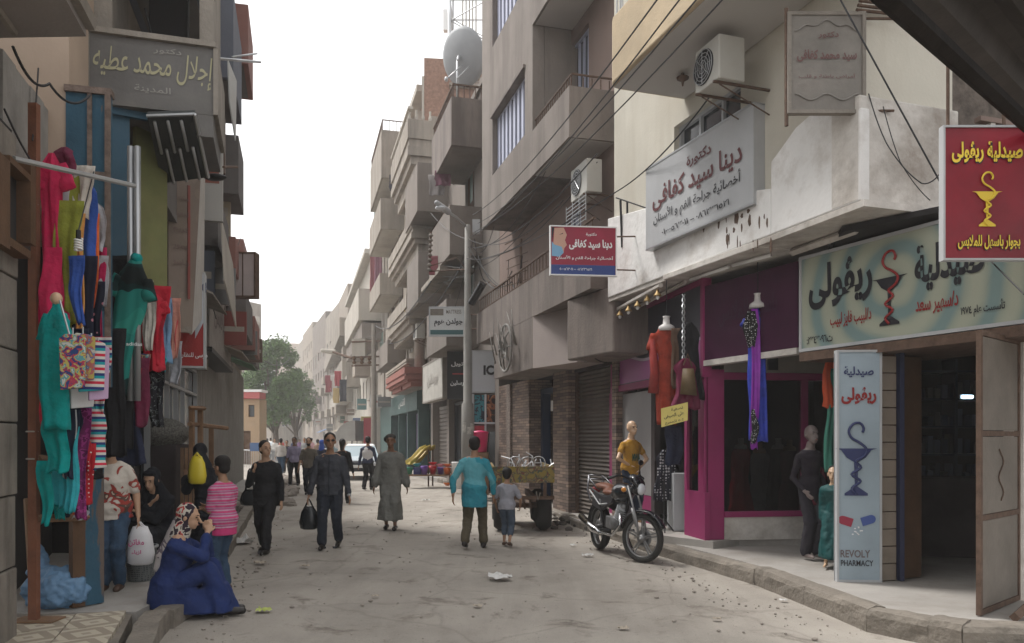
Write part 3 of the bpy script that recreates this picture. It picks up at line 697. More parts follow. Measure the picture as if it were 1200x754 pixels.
# big doctor sign on a bracket, facing down the street
dsn,fd=sign('doctor_sign','weathered brown framed doctor sign high at the building corner',(2.69,7.72),(3.43,7.72),4.87,5.84,.05,mat('weathered brown sheet',(.20,.185,.165),.7,.2,3,.1,30,dirt=.5,dcol=(.13,.1,.09),dscale=2),m_conc,.025)
mdm=plain('faded maroon lettering',(.15,.075,.07),.6); wd=fd.len
text('دكتور',mdm,dsn,fd,wd*.52,5.62,.2,.07,.01,.02); text('سيد محمد كفافى',mdm,dsn,fd,wd*.5,5.42,.58,.12,.01,.03); text('أمراض باطنة و قلب',mdm,dsn,fd,wd*.5,5.22,.55,.05,.01,.01)
each('scroll_border',plain('grey scroll',(.235,.22,.20),.6),dsn,([fd.p(.06+x*(wd-.12),5.68+.07*math.sin(x*PI)**2-.02*math.cos(x*6*PI),.01) for x in [i/20 for i in range(21)]],[fd.p(.06+x*(wd-.12),5.02+.03*math.cos(x*4*PI),.01) for x in [i/20 for i in range(21)]]),.007)
mb=MB(); mb.tube([fd.p(-.01,4.75,-.03),fd.p(-.01,5.9,-.03)],.02,6); mb.tube([fd.p(0,5.8,-.03),fd.p(wd+.6,5.8,-.03)],.014,5); mb.tube([fd.p(0,4.9,-.03),fd.p(wd+.3,4.9,-.03)],.014,5); mb.build('bracket',m_iron,dsn)
# clinic box sign
Ln,Rn=(1.94,11.5),(2.80,9.2); cs,fc=sign('clinic_sign','big grey box sign with maroon Arabic lettering on the white wall',Ln,Rn,4.42,5.6,.24,m_grey)
mb=MB(); w=.02; l=fc.len
mb.box(fc,0,l,4.415,4.44,-.24,.006); mb.box(fc,0,l,5.58,5.605,-.24,.006); mb.build('edge_trim',m_steel,cs)
text('دكتورة',m_lm,cs,fc,l*.55,5.34,.55,.17,.01,.03); text('دينا سيد كفافى',m_lm,cs,fc,l*.5,5.08,2.05,.34,.01,.022)
text('أخصائية جراحة الفم و الأسنان',m_lb,cs,fc,l*.5,4.80,2.0,.22,.01,.014); text('٠١٠٠٠٥٦٣٠١١ – ٠٨٦٢٣٦٥٢١',m_lb,cs,fc,l*.5,4.58,1.55,.09,.01,.02)
# red clinic sign facing down the street
d=11.9; A=P(645,300,d); B=P(722,300,d+.1)
m_redp=mat('red print',(.30,.03,.06),.45,.15,3,.0)
rs,frr=sign('clinic_sign','small red clinic sign with woman\'s face print hanging over the street',(A.x,A.y),(B.x,B.y),CH+(HZ-322)/F*d,CH+(HZ-265)/F*d,.05,m_redp,m_lw,.008)
S=d/F; L=frr.len; b=CH+(HZ-322)/F*d
MB().box(frr,.01,L-.012,b+.01,b+.012+11*S,.0,.003).build('blue_band',plain('blue print',(.03,.06,.22),.5),rs)
text('دكتورة',m_lw,rs,frr,L*.62,b+48*S,.16,.055,.006,.02); text('دينا سيد كفافى',m_lw,rs,frr,L*.61,b+36*S,.66,.16,.006,.035); text('أخصائية جراحة الفم و الأسنان',m_lw,rs,frr,L*.52,b+20*S,.88,.08,.006,.02); text('٠١٠٠٠٥٦٣٠١١ – ٠٨٦٢٣٦٥٢١',m_lw,rs,frr,L*.38,b+7*S,.5,.04,.006,.01)
mb=MB(); L_=[(.02,b+.30),(.05,b+.55),(.06,b+.70),(.20,b+.71),(.25,b+.6),(.22,b+.52),(.25,b+.45),(.21,b+.40),(.2,b+.33),(.14,b+.28)]
mb.prism(frr,L_,.002,.005); mb.build('face_print',plain('face print',(.55,.33,.25),.5),rs)
mb=MB(); mb.prism(frr,[(.02,b+.28),(.14,b+.27),(.2,b+.33),(.17,b+.42),(.06,b+.45),(.02,b+.5)],.0045,.0065); mb.build('face_print',plain('blue glove print',(.2,.4,.6),.5),rs)
mb=MB(); mb.prism(frr,[(.02,b+.5),(.06,b+.71),(.02,b+.71)],.004,.007); mb.prism(frr,[(.13,b+.6),(.19,b+.63),(.19,b+.615)],.004,.007); mb.build('face_print',m_lb,rs)
each('bracket',m_iron,rs,([frr.p(L,b+.6,-.03),frr.p(L+.35,b+.62,-.05)],[frr.p(L,b+.1,-.03),frr.p(L+.35,b+.1,-.05)]),.012)
# red hanging pharmacy sign, near
d=6.3; A=P(1106,300,d); B=P(1206,300,d); b=CH+(HZ-304)/F*d; tp=CH+(HZ-149)/F*d
hs_,fh=sign('pharmacy_sign','red hanging pharmacy sign with yellow snake bowl at the right edge',(A.x,A.y),(B.x,B.y),b,tp,.05,mat('deep red print',(.22,.010,.022),.4,.25,1.6,.0),m_grey,.006)
S=d/F; L=fh.len
text('صيدلية ريڤولى',m_lb,hs_,fh,L*.5+.004,tp-30*S-.005,L*.84,27*S,.008,.06); text('صيدلية ريڤولى',m_ly,hs_,fh,L*.5,tp-30*S,L*.83,25*S,.012,.035)
text('بجوار باسهل للملابس',m_lb,hs_,fh,L*.52,b+19*S,L*.74,19*S,.008,.06); text('بجوار باسهل للملابس',m_ly,hs_,fh,L*.52,b+19.5*S,L*.73,17*S,.012,.03)
emblem(hs_,fh,L*.5,b+38*S,66*S,m_ly,m_ly,.012)
each('bracket',m_iron,hs_,([fh.p(.05,tp,-.03),fh.p(.05,tp+.5,-.03),fh.p(.3,tp+1.0,-.1)],[fh.p(.5,tp,-.03),fh.p(.5,tp+.8,-.1)]),.014)
# black corrugated canopy overhead at the right
bc=thing('corrugated_canopy','black corrugated metal canopy across the top right corner','canopy',(3,5,4))
A=P(1040,-4,3.6); B=P(1204,146,6.0); e=(B-A).normalized(); side=Vector((.75,-.35,.28)).normalized(); up=e.cross(side).normalized(); 
if up.z<0: up=-up
mb=MB(); N=34; Wd=2.6; A0=A-e*2.0; B0=B+e*1.5
rowa=[];rowb=[]
for i in range(N+1):
    o=side*(.07+Wd*i/N)+up*(.040*(1 if (i//2)%2 else -1)); rowa.append(A0+o); rowb.append(B0+o)
for i in range(N): mb.poly([rowa[i],rowb[i],rowb[i+1],rowa[i+1]])
mb.build('corrugated_sheet',mat('black sheet metal',(.05,.044,.04),.8,.3,3,.1,30,spec=.2),bc)
mb=MB(); 
for s0 in (0.0,): mb.tube([A0,B0],.055,6)
mb.build('edge_bar',mat('dark bar',(.02,.017,.015),.9,.3,5,spec=.08),bc)
mb=MB()
for t_ in (.3,.7): c=A0.lerp(B0,t_); mb.tube([c+up*.06,c+side*Wd+up*.06],.03,6)
mb.build('rafter',m_iron,bc)
# ================================================================ tan building with bay and balconies
def TP(d): return (6.2-.3*d,d)
frT=Fr(TP(22),TP(13.3)); LT=frT.len
tb=thing('apartment_building','tan rendered apartment building with bay window and stone clad ground floor','building',frT.p(LT/2,0))
w680=frT.hit(665,250),frT.hit(681,250)
h1=(w680[0][0],w680[1][0],5.0,6.4)
uA,uB=frT.hit(668,100)[0],frT.hit(690,100)[0]
h2=(uA,uB,7.6,9.9)
facade(tb,frT,0,LT,4.15,15,[h1,h2],m_tanside,4)
win(tb,frT,h1,m_bluew,m_pane,.15,(3,1)); win(tb,frT,h2,m_bluew,m_pane,.15,(4,1))
Tb=lambda d:(5.07-.285*d,d)
frB=Fr(Tb(20.5),Tb(14.2)); LB=frB.len
ub=frB.hit(624,100)[0]          # bay / balcony division
ZB=7.1
# the bay: a projecting room, two storeys with windows
mb=MB(); wins=[]
a=frB.hit(577,160)[0]; c=frB.hit(615,120)[0]
hA=(a,c,8.15,9.55); hB=(a,c,11.3,12.7)
holed(mb,frB,0,ub,ZB,15,[hA,hB],.25); mb.box(frB,0,ub,ZB,15,-.26,-1.15); mb.build('bay',m_tan,tb)
for h in (hA,hB):
    o=win(tb,frB,h,m_bluew,m_pane,.2,(1,1))
    n=8
    for i in range(n):
        x0=h[0]+.06+(h[1]-h[0]-.12)*i/n; MB().box(frB,x0+.02,x0+(h[1]-h[0]-.12)/n*.55,h[2]+.05,h[3]-.05,-.17,-.13).build('shutter_panel',m_bluew,o)
MB().box(frB,hA[0]-.04,hA[1]+.04,hA[3]+.003,hA[3]+.07,-.0,.05).build('window_hood',m_tanlow,tb)
for z,nm in ((ZB,'a'),(10.2,'b'),(13.3,'c')):
    mb=MB(); mb.box(frB,ub+.002,LB,z,z+.18,-1.12,0); mb.box(frB,ub+.002,LB,z+.18,z+.92,-.12,-.001); mb.box(frB,LB-.12,LB-.001,z+.18,z+.919,-1.1,-.12)
    o=mb.build('balcony',m_tan,tb)
    MB().box(frB,ub+.05,LB-.05,z-.012,z-.002,-1.1,-.05).build('soffit',m_soffit,o)
    mb=MB()
    nb=16
    for i in range(nb+1): x=ub+.06+(LB-ub-.12)*i/nb; MB().box(frB,x-.012,x+.012,z+.92,z+1.12,-.07,-.05).build('railing_bar',m_iron,o)
    mb.tube([frB.p(ub+.02,z+1.14,-.06),frB.p(LB-.02,z+1.14,-.06),frB.p(LB-.02,z+1.14,-1.0)],.022,6)
    for k in range(5): mb.box(frB,LB-.07,LB-.05,z+.92,z+1.12,-.3-k*.17,-.28-k*.17)
    mb.build('handrail',m_iron,o)
MB().box(frB,.02,ub-.03,ZB-.012,ZB-.002,-1.1,-.03).build('soffit',m_tanlow,tb)
# first floor balcony
zl=4.2; mb=MB(); ua=-.6; un=frB.hit(692,300)[0]
mb.box(frB,ua,un,zl,zl+.16,-1.1,.0); mb.box(frB,ua,un,zl+.16,5.0,-.14,-.001); mb.box(frB,un-.14,un-.001,zl+.16,4.99,-1.1,-.14); o=mb.build('balcony',m_tanlow,tb)
mb=MB()
for i in range(40):
    x=ua+.1+(un-ua-.2)*i/39; mb.box(frB,x-.01,x+.01,5.0,5.36,-.08,-.06)
mb.tube([frB.p(ua,5.38,-.07),frB.p(un,5.38,-.07)],.025,6); mb.tube([frB.p(ua,5.06,-.07),frB.p(un,5.06,-.07)],.02,6); mb.build('railing',m_iron,o)
# ground floor fascia blocks
def blk(px0,px1,v0,v1,n0,n1,m,nm='fascia_block'):
    a=frB.hit(px0,420)[0]; b=frB.hit(px1,420)[0]; return MB().box(frB,a,b,v0,v1,n0,n1).build(nm,m,tb,False,.01)
blk(579,624,3.14,4.195,-1.0,.0,m_tanlow)
a=frB.hit(624.3,420)[0]; b_=frB.hit(652,420)[0]
mb=MB(); mb.hexa([frB.p(a,3.14,.0),frB.p(b_,3.14,-.42),frB.p(b_,3.14,-1.0),frB.p(a,3.14,-1.0)],[frB.p(a,4.195,.0),frB.p(b_,4.195,-.42),frB.p(b_,4.195,-1.0),frB.p(a,4.195,-1.0)]); mb.build('fascia_block',mat('pale pinkish render',(.36,.31,.29),.9,.06,2),tb)
mb=MB(); a2=frB.hit(666,420)[0]; mb.box(frB,b_+.003,a2,3.14,4.195,-1.0,-.55); mb.build('fascia_block',m_tanlow,tb)
# box like block before the shutter
u0=frB.hit(664.5,400)[0]; u1=frB.hit(690,400)[0]
mb=MB(); mb.hexa([frB.p(u0,3.1,-.0),frB.p(u1+.45,3.1,-.25),frB.p(u1+.45,3.1,-1.1),frB.p(u0,3.1,-1.1)],[frB.p(u0,4.19,-.0),frB.p(u1+.45,4.19,-.25),frB.p(u1+.45,4.19,-1.1),frB.p(u0,4.19,-1.1)]); mb.build('fascia_block',m_tanlow,tb,False,.03)
# stone clad ground floor with doorway, shutter
g0=frT.hit(585,500)[0]; gd0=frT.hit(620,500)[0]; gd1=frT.hit(650,500)[0]; gs0=frT.hit(668,500)[0]; gs1=frT.hit(716,500)[0]
MB().box(frT,g0,gd0,.0,3.13,-.6,-.0).build('stone_pier',m_stone,tb); MB().box(frT,gs1,gs1+.18,0,4.1,-.4,-.02).build('stone_pier',m_stone,tb); mb=MB(); mb.box(frT,gd1,gs0,0,3.13,-.6,.04); mb.build('stone_pier',m_stone,tb)
mb=MB(); mb.box(frT,g0+ .9,g0+1.25,.0,3.12,.0,.06); mb.build('stone_pier',mat('mosaic stone',(.18,.145,.125),.9,.7,28,.8,40),tb)
mb=MB(); mb.box(frT,0,gs1,0,4.14,-3.2,-3); mb.box(frT,0,.2,0,4.14,-3,-.6); mb.box(frT,gs1,gs1+.1,0,4.14,-3,-.5); mb.box(frT,0,gs1,3.14,4.14,-3,-.62); mb.build('inner_wall',m_drk2,tb)
dr=MB(); dr.box(frT,gd0,gd0+.16,.1,2.9,-.5,-.3); dr.box(frT,gd1-.16,gd1,.1,2.9,-.5,-.3); dr.box(frT,gd0+.16,gd1-.16,2.78,2.9,-.5,-.3); dr.build('door_frame',plain('blue black door paint',(.02,.035,.08),.4),tb)
MB().box(frT,gd0+.5,gd1-.2,2.35,2.6,-.4,-.38).build('door_sign',m_lw,tb)
sh=MB(); n=36; z0,z1=.16,3.08; rows=[]
for i in range(n):
    za=z0+(z1-z0)*i/n; zb=z0+(z1-z0)*(i+1)/n; zm=(za+zb)/2
    prof=[(za,-.20),(za+.012,-.19),(zm,-.165),(zb-.012,-.19),(zb,-.20)]
    for (p,q),(r,s2) in zip(prof,prof[1:]): sh.poly([frT.p(gs0,p,q),frT.p(gs1,p,q),frT.p(gs1,r,s2),frT.p(gs0,r,s2)])
sh=sh.build('shutter_slats',m_shut,tb); sh['kind']='stuff'
MB().box(frT,gs0,gs1,3.08,4.1,-.5,-.1).build('shutter_box',m_drk2,tb)
mb=MB(); mb.box(frT,gs0,gs0+.05,.14,3.08,-.24,-.12); mb.box(frT,gs1-.05,gs1,.14,3.08,-.24,-.12); mb.build('shutter_rail',m_iron,tb)
# iron wheel ornament
orn=thing('iron_ornament','twisted iron wheel ornament on the grey fascia','ornament',frB.p(frB.hit(588,410)[0],3.4,.1))
oc=frB.hit(592,408,.15); c=frB.p(oc[0],3.72,.15); mb=MB()
mb.disc(c,frB.n,.50,.55,.04,28); mb.disc(c,frB.n,.10,.16,.05,16)
for k in range(8):
    a=k*PI/4; e=frB.u*math.cos(a)+Vector((0,0,math.sin(a))); mb.tube([c+e*.12,c+e*.3+frB.n*.06,c+e*.5],.018,5)
mb.build('wheel',mat('weathered iron',(.20,.19,.175),.75,.3,8,.2,40),orn,True)
mb=MB(); rnd=random.Random(2)
for k in range(9):
    a=rnd.uniform(-1,1); b=c+frB.u*a*.9+Vector((0,0,-.5+rnd.random()*.5)); mb.tube([b,b+frB.u*.1+frB.n*.1+Vector((0,0,.3)),b+frB.u*rnd.uniform(-.3,.3)+frB.n*.12+Vector((0,0,.75))],.02,5,.006)
mb.build('scroll',MATS['weathered iron'],orn,True)
u,_=frT.hit(681,210,.5); ac_unit(frT,u,6.15,.55,'grey air conditioner in a wire cage under the tan balcony',.8,.6,.3)
mb=MB()
for k in range(7): mb.box(frT,u-.5,u+.5,5.62+k*.07,5.63+k*.07,.6,.61)
for k in range(4): mb.box(frT,u-.5+k*.33,u-.49+k*.33,5.6,6.1,.6,.612)
tag(mb.build('wire_rack',m_steel),'bent wire rack below the caged air conditioner','wire rack')
# left over antenna-like wires
mb=MB(); rnd=random.Random(8)
c=frT.p(frT.hit(640,250)[0],6.2,.6)
mb.tube([c+Vector((0,0,-1.4)),c],.03,6)
for k in range(7): a=c+Vector((0,0,-.2*k)); mb.tube([a-frT.u*.6*(1-k*.08)+frT.n*.2,a+frT.u*.5],.012,4)
tag(mb.build('aerial',m_iron),'old comb shaped television aerial on the tan building','aerial')
# ================================================================ further buildings, right side
def RU(d): return (5.54-.27*d,d)
m_f1=mat('dusty tan render',(.28,.24,.20),.9,.1,.8,.15,30,dirt=.3,dcol=(.2,.165,.14),dscale=.4,streak=True)
m_f2=mat('pale cream render',(.29,.255,.215),.9,.12,.8,.3,20,dirt=.8,dcol=(.17,.15,.13),dscale=.6,streak=True,dpos=(.44,.64))
m_f3=mat('whitish render',(.40,.37,.325),.9,.1,.8,.2,30,dirt=.6,dcol=(.24,.215,.185),dscale=.4,streak=True)
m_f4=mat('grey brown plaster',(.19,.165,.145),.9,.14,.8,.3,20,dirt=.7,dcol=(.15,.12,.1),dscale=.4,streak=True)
m_green=mat('dark green shop paint',(.035,.075,.07),.6,.2,2,.05)
m_redst=mat('red brown stripe',(.24,.09,.07),.8,.1,2)
def wgrid(fr,u0,u1,v0,v1,du,dv,w,h,sill=.9,seed=0):
    rnd=random.Random(seed); out=[]; n=max(1,int((u1-u0)/du)); k=max(1,int((v1-v0)/dv))
    for j in range(k):
        for i in range(n):
            c=u0+(i+.5)*(u1-u0)/n; z=v0+j*dv
            s=sill if rnd.random()<.6 else .1
            out.append((c-w/2,c+w/2,z+s,z+sill+h))
    return out
wcols=[plain('green louvre shutter',(.07,.11,.09),.6),plain('brown louvre shutter',(.12,.07,.045),.6),m_pane,plain('grey louvre shutter',(.25,.26,.25),.6)]
def block(label,fr,u0,u1,v0,v1,m,holes,depth=6,seed=1,name='apartment_building'):
    t=thing(name,label,'building',fr.p((u0+u1)/2,0)); facade(t,fr,u0,u1,v0,v1,holes,m,depth); rnd=random.Random(seed)
    for h in holes: win(t,fr,h,rnd.choice([m_whitep,m_wood2,m_f4]),rnd.choice(wcols),.16,(2,1))
    return t
# ---- building U (just beyond the tan one)
frU=Fr(RU(33),RU(21.8)); LU=frU.len
ub=block('brown apartment building with solid boxy balconies and the satellite dish on top',frU,0,LU,4.2,12.2,m_f4,[(LU-4.6,LU-3.2,5.2,7.6),(LU-4.6,LU-3.2,8.4,10.7),(2,3.2,5.3,7),(2,3.2,8.6,10.3)])
def balp(root,fr,n,pxf,pxn,yt,yb,m,ms=None,rail=None,dep=None):
    """balcony whose near front corner stands at pxn with its top at yt and bottom at yb, far corner at pxf"""
    u1,v1=fr.hit(pxn,yt,n); _,v0=fr.hit(pxn,yb,n); u0,_=fr.hit(pxf,yt,n)
    return balcony(root,fr,u0,u1,v0,v1,n,m,ms,rail),u0,u1,v0,v1
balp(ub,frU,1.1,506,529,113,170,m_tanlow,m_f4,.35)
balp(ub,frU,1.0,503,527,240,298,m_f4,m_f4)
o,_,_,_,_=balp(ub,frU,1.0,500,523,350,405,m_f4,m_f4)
MB().box(frU,0,LU-.0,12.205,12.4,-6.1,.1).build('parapet',m_f4,ub)
mb=MB(); mb.box(frU,LU-7,LU-3.2,6.9,7.05,.0,1.1); mb.build('ledge',m_f2,ub)
# ground floor of U with shops
mb=MB(); mb.box(frU,0,LU,0,4.2,-6,-.6)
for u in (0,3.6,7.0,LU-.5): mb.box(frU,u,u+.45,.0,4.2,-.6,0)
mb.build('ground_floor_wall',m_f4,ub)
def shop(root,fr,u0,u1,zt,m,label,sign=None,kind='shutter'):
    t=thing('shop',label,'shop',fr.p((u0+u1)/2,.14))
    if kind=='shutter':
        mb=MB(); n=18
        for i in range(n): z=.15+(zt-.15)*i/n; mb.box(fr,u0,u1,z,z+(zt-.15)/n*.82,-.3,-.26)
        mb.build('shutter_slats',m,t)['kind']='stuff'
    else:
        mb=MB(); mb.box(fr,u0,u0+.08,.15,zt,-.3,-.2); mb.box(fr,u1-.08,u1,.15,zt,-.3,-.2); mb.box(fr,(u0+u1)/2-.04,(u0+u1)/2+.04,.15,zt-.1,-.3,-.2); mb.box(fr,u0+.08,u1-.08,zt-.1,zt,-.3,-.2); mb.build('frame',m,t)
        MB().box(fr,u0+.08,u1-.08,.2,zt-.1,-.29,-.27).build('pane',m_pane,t)
    return t
shop(ub,frU,.5,3.5,3.0,m_shut,'rolled shutter shop in the brown building, left of the black glazed one')
shop(ub,frU,4.1,6.9,3.0,m_black,'black framed glazed shop under the black porcelain sign','',kind='glass')
sg,f=sign('shop_sign','long dusty white shop sign above a rolled shutter',RU(32.0),RU(27.6),3.1,4.6,.25,mat('dusty white sign',(.42,.40,.36),.7,.12,2),m_conc,.05)
# shift the sign proud of the wall
for o in (sg,): o.location=Vector(o.location)+frU.n*.5
text('بورسلين',plain('faded lettering',(.30,.27,.24),.6),sg,Fr(Vector(RU(32.0)).to_3d()+frU.n*.5,Vector(RU(27.6)).to_3d()+frU.n*.5),2.4,3.9,2.4,.5,.02,.02)
d=25.2; A=P(524,440,d); B=P(544,440,d)
s,f=sign('shop_sign','black shop sign with small white Arabic lettering beside the utility pole',(A.x,A.y),(B.x+.3,B.y),CH+(HZ-468)/F*d,CH+(HZ-412)/F*d,.3,m_black)
text('زانوبل',m_lw,s,f,f.len*.45,4.05,.5,.16,.01,.03); MB().box(f,f.len*.2,f.len*.7,3.73,3.77,.0,.008).build('red_line',plain('red dots',(.4,.05,.05),.5),s); text('بورسلين',m_lw,s,f,f.len*.45,3.45,.55,.18,.01,.03)
d=22.3; A=P(503,380,d); B=P(544,380,d)
s,f=sign('shop_sign','white framed shop sign with black lettering over grey band, left of utility pole',(A.x,A.y),(B.x,B.y),CH+(HZ-394)/F*d,CH+(HZ-360)/F*d,.06,plain('white sign face',(.62,.64,.64),.5),m_steel,.02)
b=CH+(HZ-394)/F*d
text('جولدن هوم',m_lb,s,f,f.len*.55,b+.38,.80,.24,.01,.03); MB().box(f,.03,f.len-.03,b+.04,b+.17,.0,.006).build('green_band',plain('dark teal band',(.06,.14,.15),.5),s)
MB().box(f,.03,.4,b+.58,b+.76,.0,.006).build('grey_band',m_conc,s); text('MATTRESS',m_conc,s,f,f.len*.7,b+.68,.42,.11,.01,.01)
each('bracket',m_iron,s,([f.p(f.len,b+.2,-.03),f.p(f.len+1.0,b+.2,-.03)],[f.p(f.len,b+.6,-.03),f.p(f.len+1.0,b+.6,-.03)]),.025)
# IC shop: white sheet facing down the street at the end of the tan building
d=22.6; A=P(553,440,d); B=P(586,440,d); z=lambda y:CH+(HZ-y)/F*d
s,f=sign('shop_sign','pale shop sign with black letters IC behind the utility pole',(A.x,A.y),(B.x,B.y),z(460),z(411),.2,plain('pale grey sign face',(.55,.58,.62),.5),m_steel,.02)
text('IC',m_lb,s,f,f.len*.60,z(434),.3,.28,.01,.05)
t=thing('shop','glazed shop front with food posters under the pale IC sign','shop',f.p(.4,.14))
MB().box(f,.0,f.len,.14,z(461),-.5,-.1).build('wall',m_f4,t)
fm=MB(); fm.box(f,.0,.06,.15,z(462),-.1,.02); fm.box(f,f.len*.45,f.len*.45+.05,.15,z(462),-.1,.02); fm.box(f,f.len-.05,f.len,.15,z(462),-.1,.02); fm.box(f,.06,f.len-.05,z(497),z(495),-.1,.015); fm.build('frame',m_steel,t)
MB().box(f,.07,f.len*.45-.01,z(495),z(463),-.09,-.05).build('poster',pattern('teal poster',blobs([(0,(.02,.04,.06)),(.45,(.05,.25,.3)),(.62,(.02,.03,.05))],4),.4),t)
MB().box(f,.07,f.len*.45-.01,z(504),z(499),-.09,-.04).build('poster',plain('red poster',(.45,.03,.05),.4),t)
MB().box(f,f.len*.45+.06,f.len-.06,z(495),z(463),-.09,-.05).build('poster',pattern('food poster',blobs([(0,(.03,.015,.01)),(.5,(.25,.08,.03)),(.6,(.5,.2,.08)),(.68,(.05,.02,.02))],3.5),.4),t)
MB().box(f,.07,f.len-.06,.2,z(506),-.09,-.05).build('pane',m_pane,t)
for z in (5.1,8.2,11.3):
    for u in (LU-9.2,LU-6.6): 
        o=MB().box(frU,u,u+1.1,z-.6,z+1.2,.003,.04).build('shutter',wcols[int(z)%3],ub); MB().box(frU,u-.08,u+1.18,z+1.2,z+1.28,.003,.12).build('sill',m_f2,ub)
    mb=MB()
    for k in range(12): mb.box(frU,LU-4.4+k*.11,LU-4.38+k*.11,z-.1,z+1.0,.02,.04)
    mb.build('window_bars',m_iron,ub)['kind']='stuff'
# ---- brick tower behind U
frK=Fr((497-600)/F*35 and ((497-600)/F*35,35),(2.2,35.6)); 
bk=thing('brick_building','unplastered red brown brick building rising behind the satellite dish','building',frK.p(2,0))
MB().box(frK,0,frK.len,8,CH+(HZ-68)/F*35,-5,0).build('wall',m_brick,bk)
MB().box(frK,-.1,.0,8,CH+(HZ-90)/F*35,-.4,.05).build('pipe',m_f3,bk)
mb=MB()
for k in range(22): mb.box(frK,1.2+k*.12,1.26+k*.12,CH+(HZ-100)/F*35-.0,CH+(HZ-100)/F*35+.5,.3,.34)
mb.box(frK,1.1,4.0,CH+(HZ-100)/F*35-.1,CH+(HZ-100)/F*35-.01,.0,.4)
mb.build('balustrade',m_f2,bk)
# ---- building V, classical striped balconies
frV2=Fr(RU(58),RU(33.2)); LV=frV2.len
vb=block('cream apartment building with striped rounded balconies and balustrades',frV2,0,LV,4.0,15.2,m_f2,wgrid(frV2,.5,LV-.5,5,14.5,3.3,3.1,1.1,1.3,seed=4),6,5)
MB().box(frV2,0,LV,0,4.0,-6,-.5).build('ground_floor_wall',m_green,vb)
def classic(root,n,pxf,pxn,yt,yb,bal=True,m=m_f2,ms=m_f4):
    u1,v1=frV2.hit(pxn,yt,n); _,v0=frV2.hit(pxn,yb,n); u0,_=frV2.hit(pxf,yt,n); h=v1-v0
    mb=MB(); mb.box(frV2,u0+.25,u1-.25,v0,v0+h*.22,.003,n-.3); mb.box(frV2,u0+.12,u1-.12,v0+h*.22,v0+h*.36,.003,n-.14); mb.box(frV2,u0,u1,v0+h*.36,v0+h*.52,.003,n); mb.box(frV2,u0+.07,u1-.07,v0+h*.52,v0+h*.66,.003,n-.06); mb.box(frV2,u0,u1,v0+h*.66,v1,.003,n)
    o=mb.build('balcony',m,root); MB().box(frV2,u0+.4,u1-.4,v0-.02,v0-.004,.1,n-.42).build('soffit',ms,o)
    if bal:
        for i in range(int((u1-u0)/.35)): x=u0+.15+i*.35; MB().lathe(frV2.p(x,v1,n-.1),[(.05,0),(.07,.12),(.04,.25),(.05,.4)],6).build('baluster',m_f3,o)
        for i in range(3): MB().lathe(frV2.p(u1-.1,v1,n-.35-i*.28),[(.05,0),(.07,.12),(.04,.25),(.05,.4)],6).build('baluster',m_f3,o)
        MB().box(frV2,u0,u1,v1+.4,v1+.5,n-.2,n).build('coping',m_f3,o)
    return o
classic(vb,1.1,458,478,139,205,True,m_f2); classic(vb,1.1,455,482,252,293,False); classic(vb,1.1,454,476,345,388,False); classic(vb,1.1,452,474,430,452,False,m_redst)
classic(vb,.9,452,476,420,430,False,m_f2)
balp(vb,frV2,1.15,475,489,190,247,m_f4,m_f4); balp(vb,frV2,1.15,477,490,295,355,m_f4,m_f4)
mb=MB()
for px in (497,): 
    u,_=frV2.hit(497,300,.2)
    mb.tube([frV2.p(u-.3,4,.35),frV2.p(u-.3,15,.35)],.22,10)
mb.build('column',m_f3,vb,True)
balp(vb,frV2,1.2,434,447,152,208,m_f2,m_f3,.5); balp(vb,frV2,1.2,433,446,232,268,m_f2,m_f3); balp(vb,frV2,1.2,433,445,320,345,m_f2,m_f3)
balp(vb,frV2,1.0,440,454,398,425,m_f4,m_f4)
for px0,yy,hh in ((463,300,30),(470,395,26),(468,210,26)):
    u0,v0=frV2.hit(px0,yy,.02); MB().box(frV2,u0-1.1,u0+1.1,v0-1.1,v0+1.3,.0,.03).build('balcony_door',m_wood2,vb)
for px0,yy in ((441,208),(440,270),(447,425)): u0,v0=frV2.hit(px0,yy,.02); MB().box(frV2,u0-1.1,u0+1.1,v0,v0+1.9,.0,.03).build('balcony_door',MATS['green louvre shutter'],vb)
for k in range(5): u0,v0=frV2.hit(441+k*9,150+k*52,.1); MB().tube([frV2.p(u0,4.2,.08),frV2.p(u0,14.8,.08)],.06,6).build('drain_pipe',m_conc,vb)
# roof kiosk of V
u0,_=frV2.hit(462,120); u1,_=frV2.hit(490,120)
MB().box(frV2,u0,u1,15.2,17.6,-3,-.4).build('roof_room',mat('pinkish roof room',(.36,.25,.21),.9,.1,1),vb)
for k in range(5): MB().box(frV2,u0+.3+k*(u1-u0-.6)/4.5,u0+.6+k*(u1-u0-.6)/4.5,15.2,17.2,-.4,-.1).build('pilaster',m_f3,vb)
MB().box(frV2,u0-.2,u1+.2,17.61,17.9,-3.1,.1).build('cornice',m_f3,vb)
# green shop front under V and its sign
t=thing('shop','dark green shop front with arched lettering and purple doors','shop',frV2.p(LV-3,.14))
uu0,_=frV2.hit(458,500,.1); uu1,_=frV2.hit(490,500,.1)
MB().box(frV2,uu0,uu1,3.0,4.0,-.4,.15).build('fascia_board',m_green,t)
for i in range(4): x=uu0+(uu1-uu0)*i/3; MB().box(frV2,x-.12,x+.12,.14,3.0,-.4,.1).build('pier',m_green,t)
for i in range(3): x=uu0+(uu1-uu0)*i/3; MB().box(frV2,x+.3,x+(uu1-uu0)/3-.3,.14,2.9,-.35,-.3).build('door',plain('dull purple door',(.07,.05,.10),.5),t)
text('القدس',plain('pale lettering',(.4,.4,.38),.5),t,frV2,(uu0+uu1)/2,3.5,2.6,.5,.16,.02)
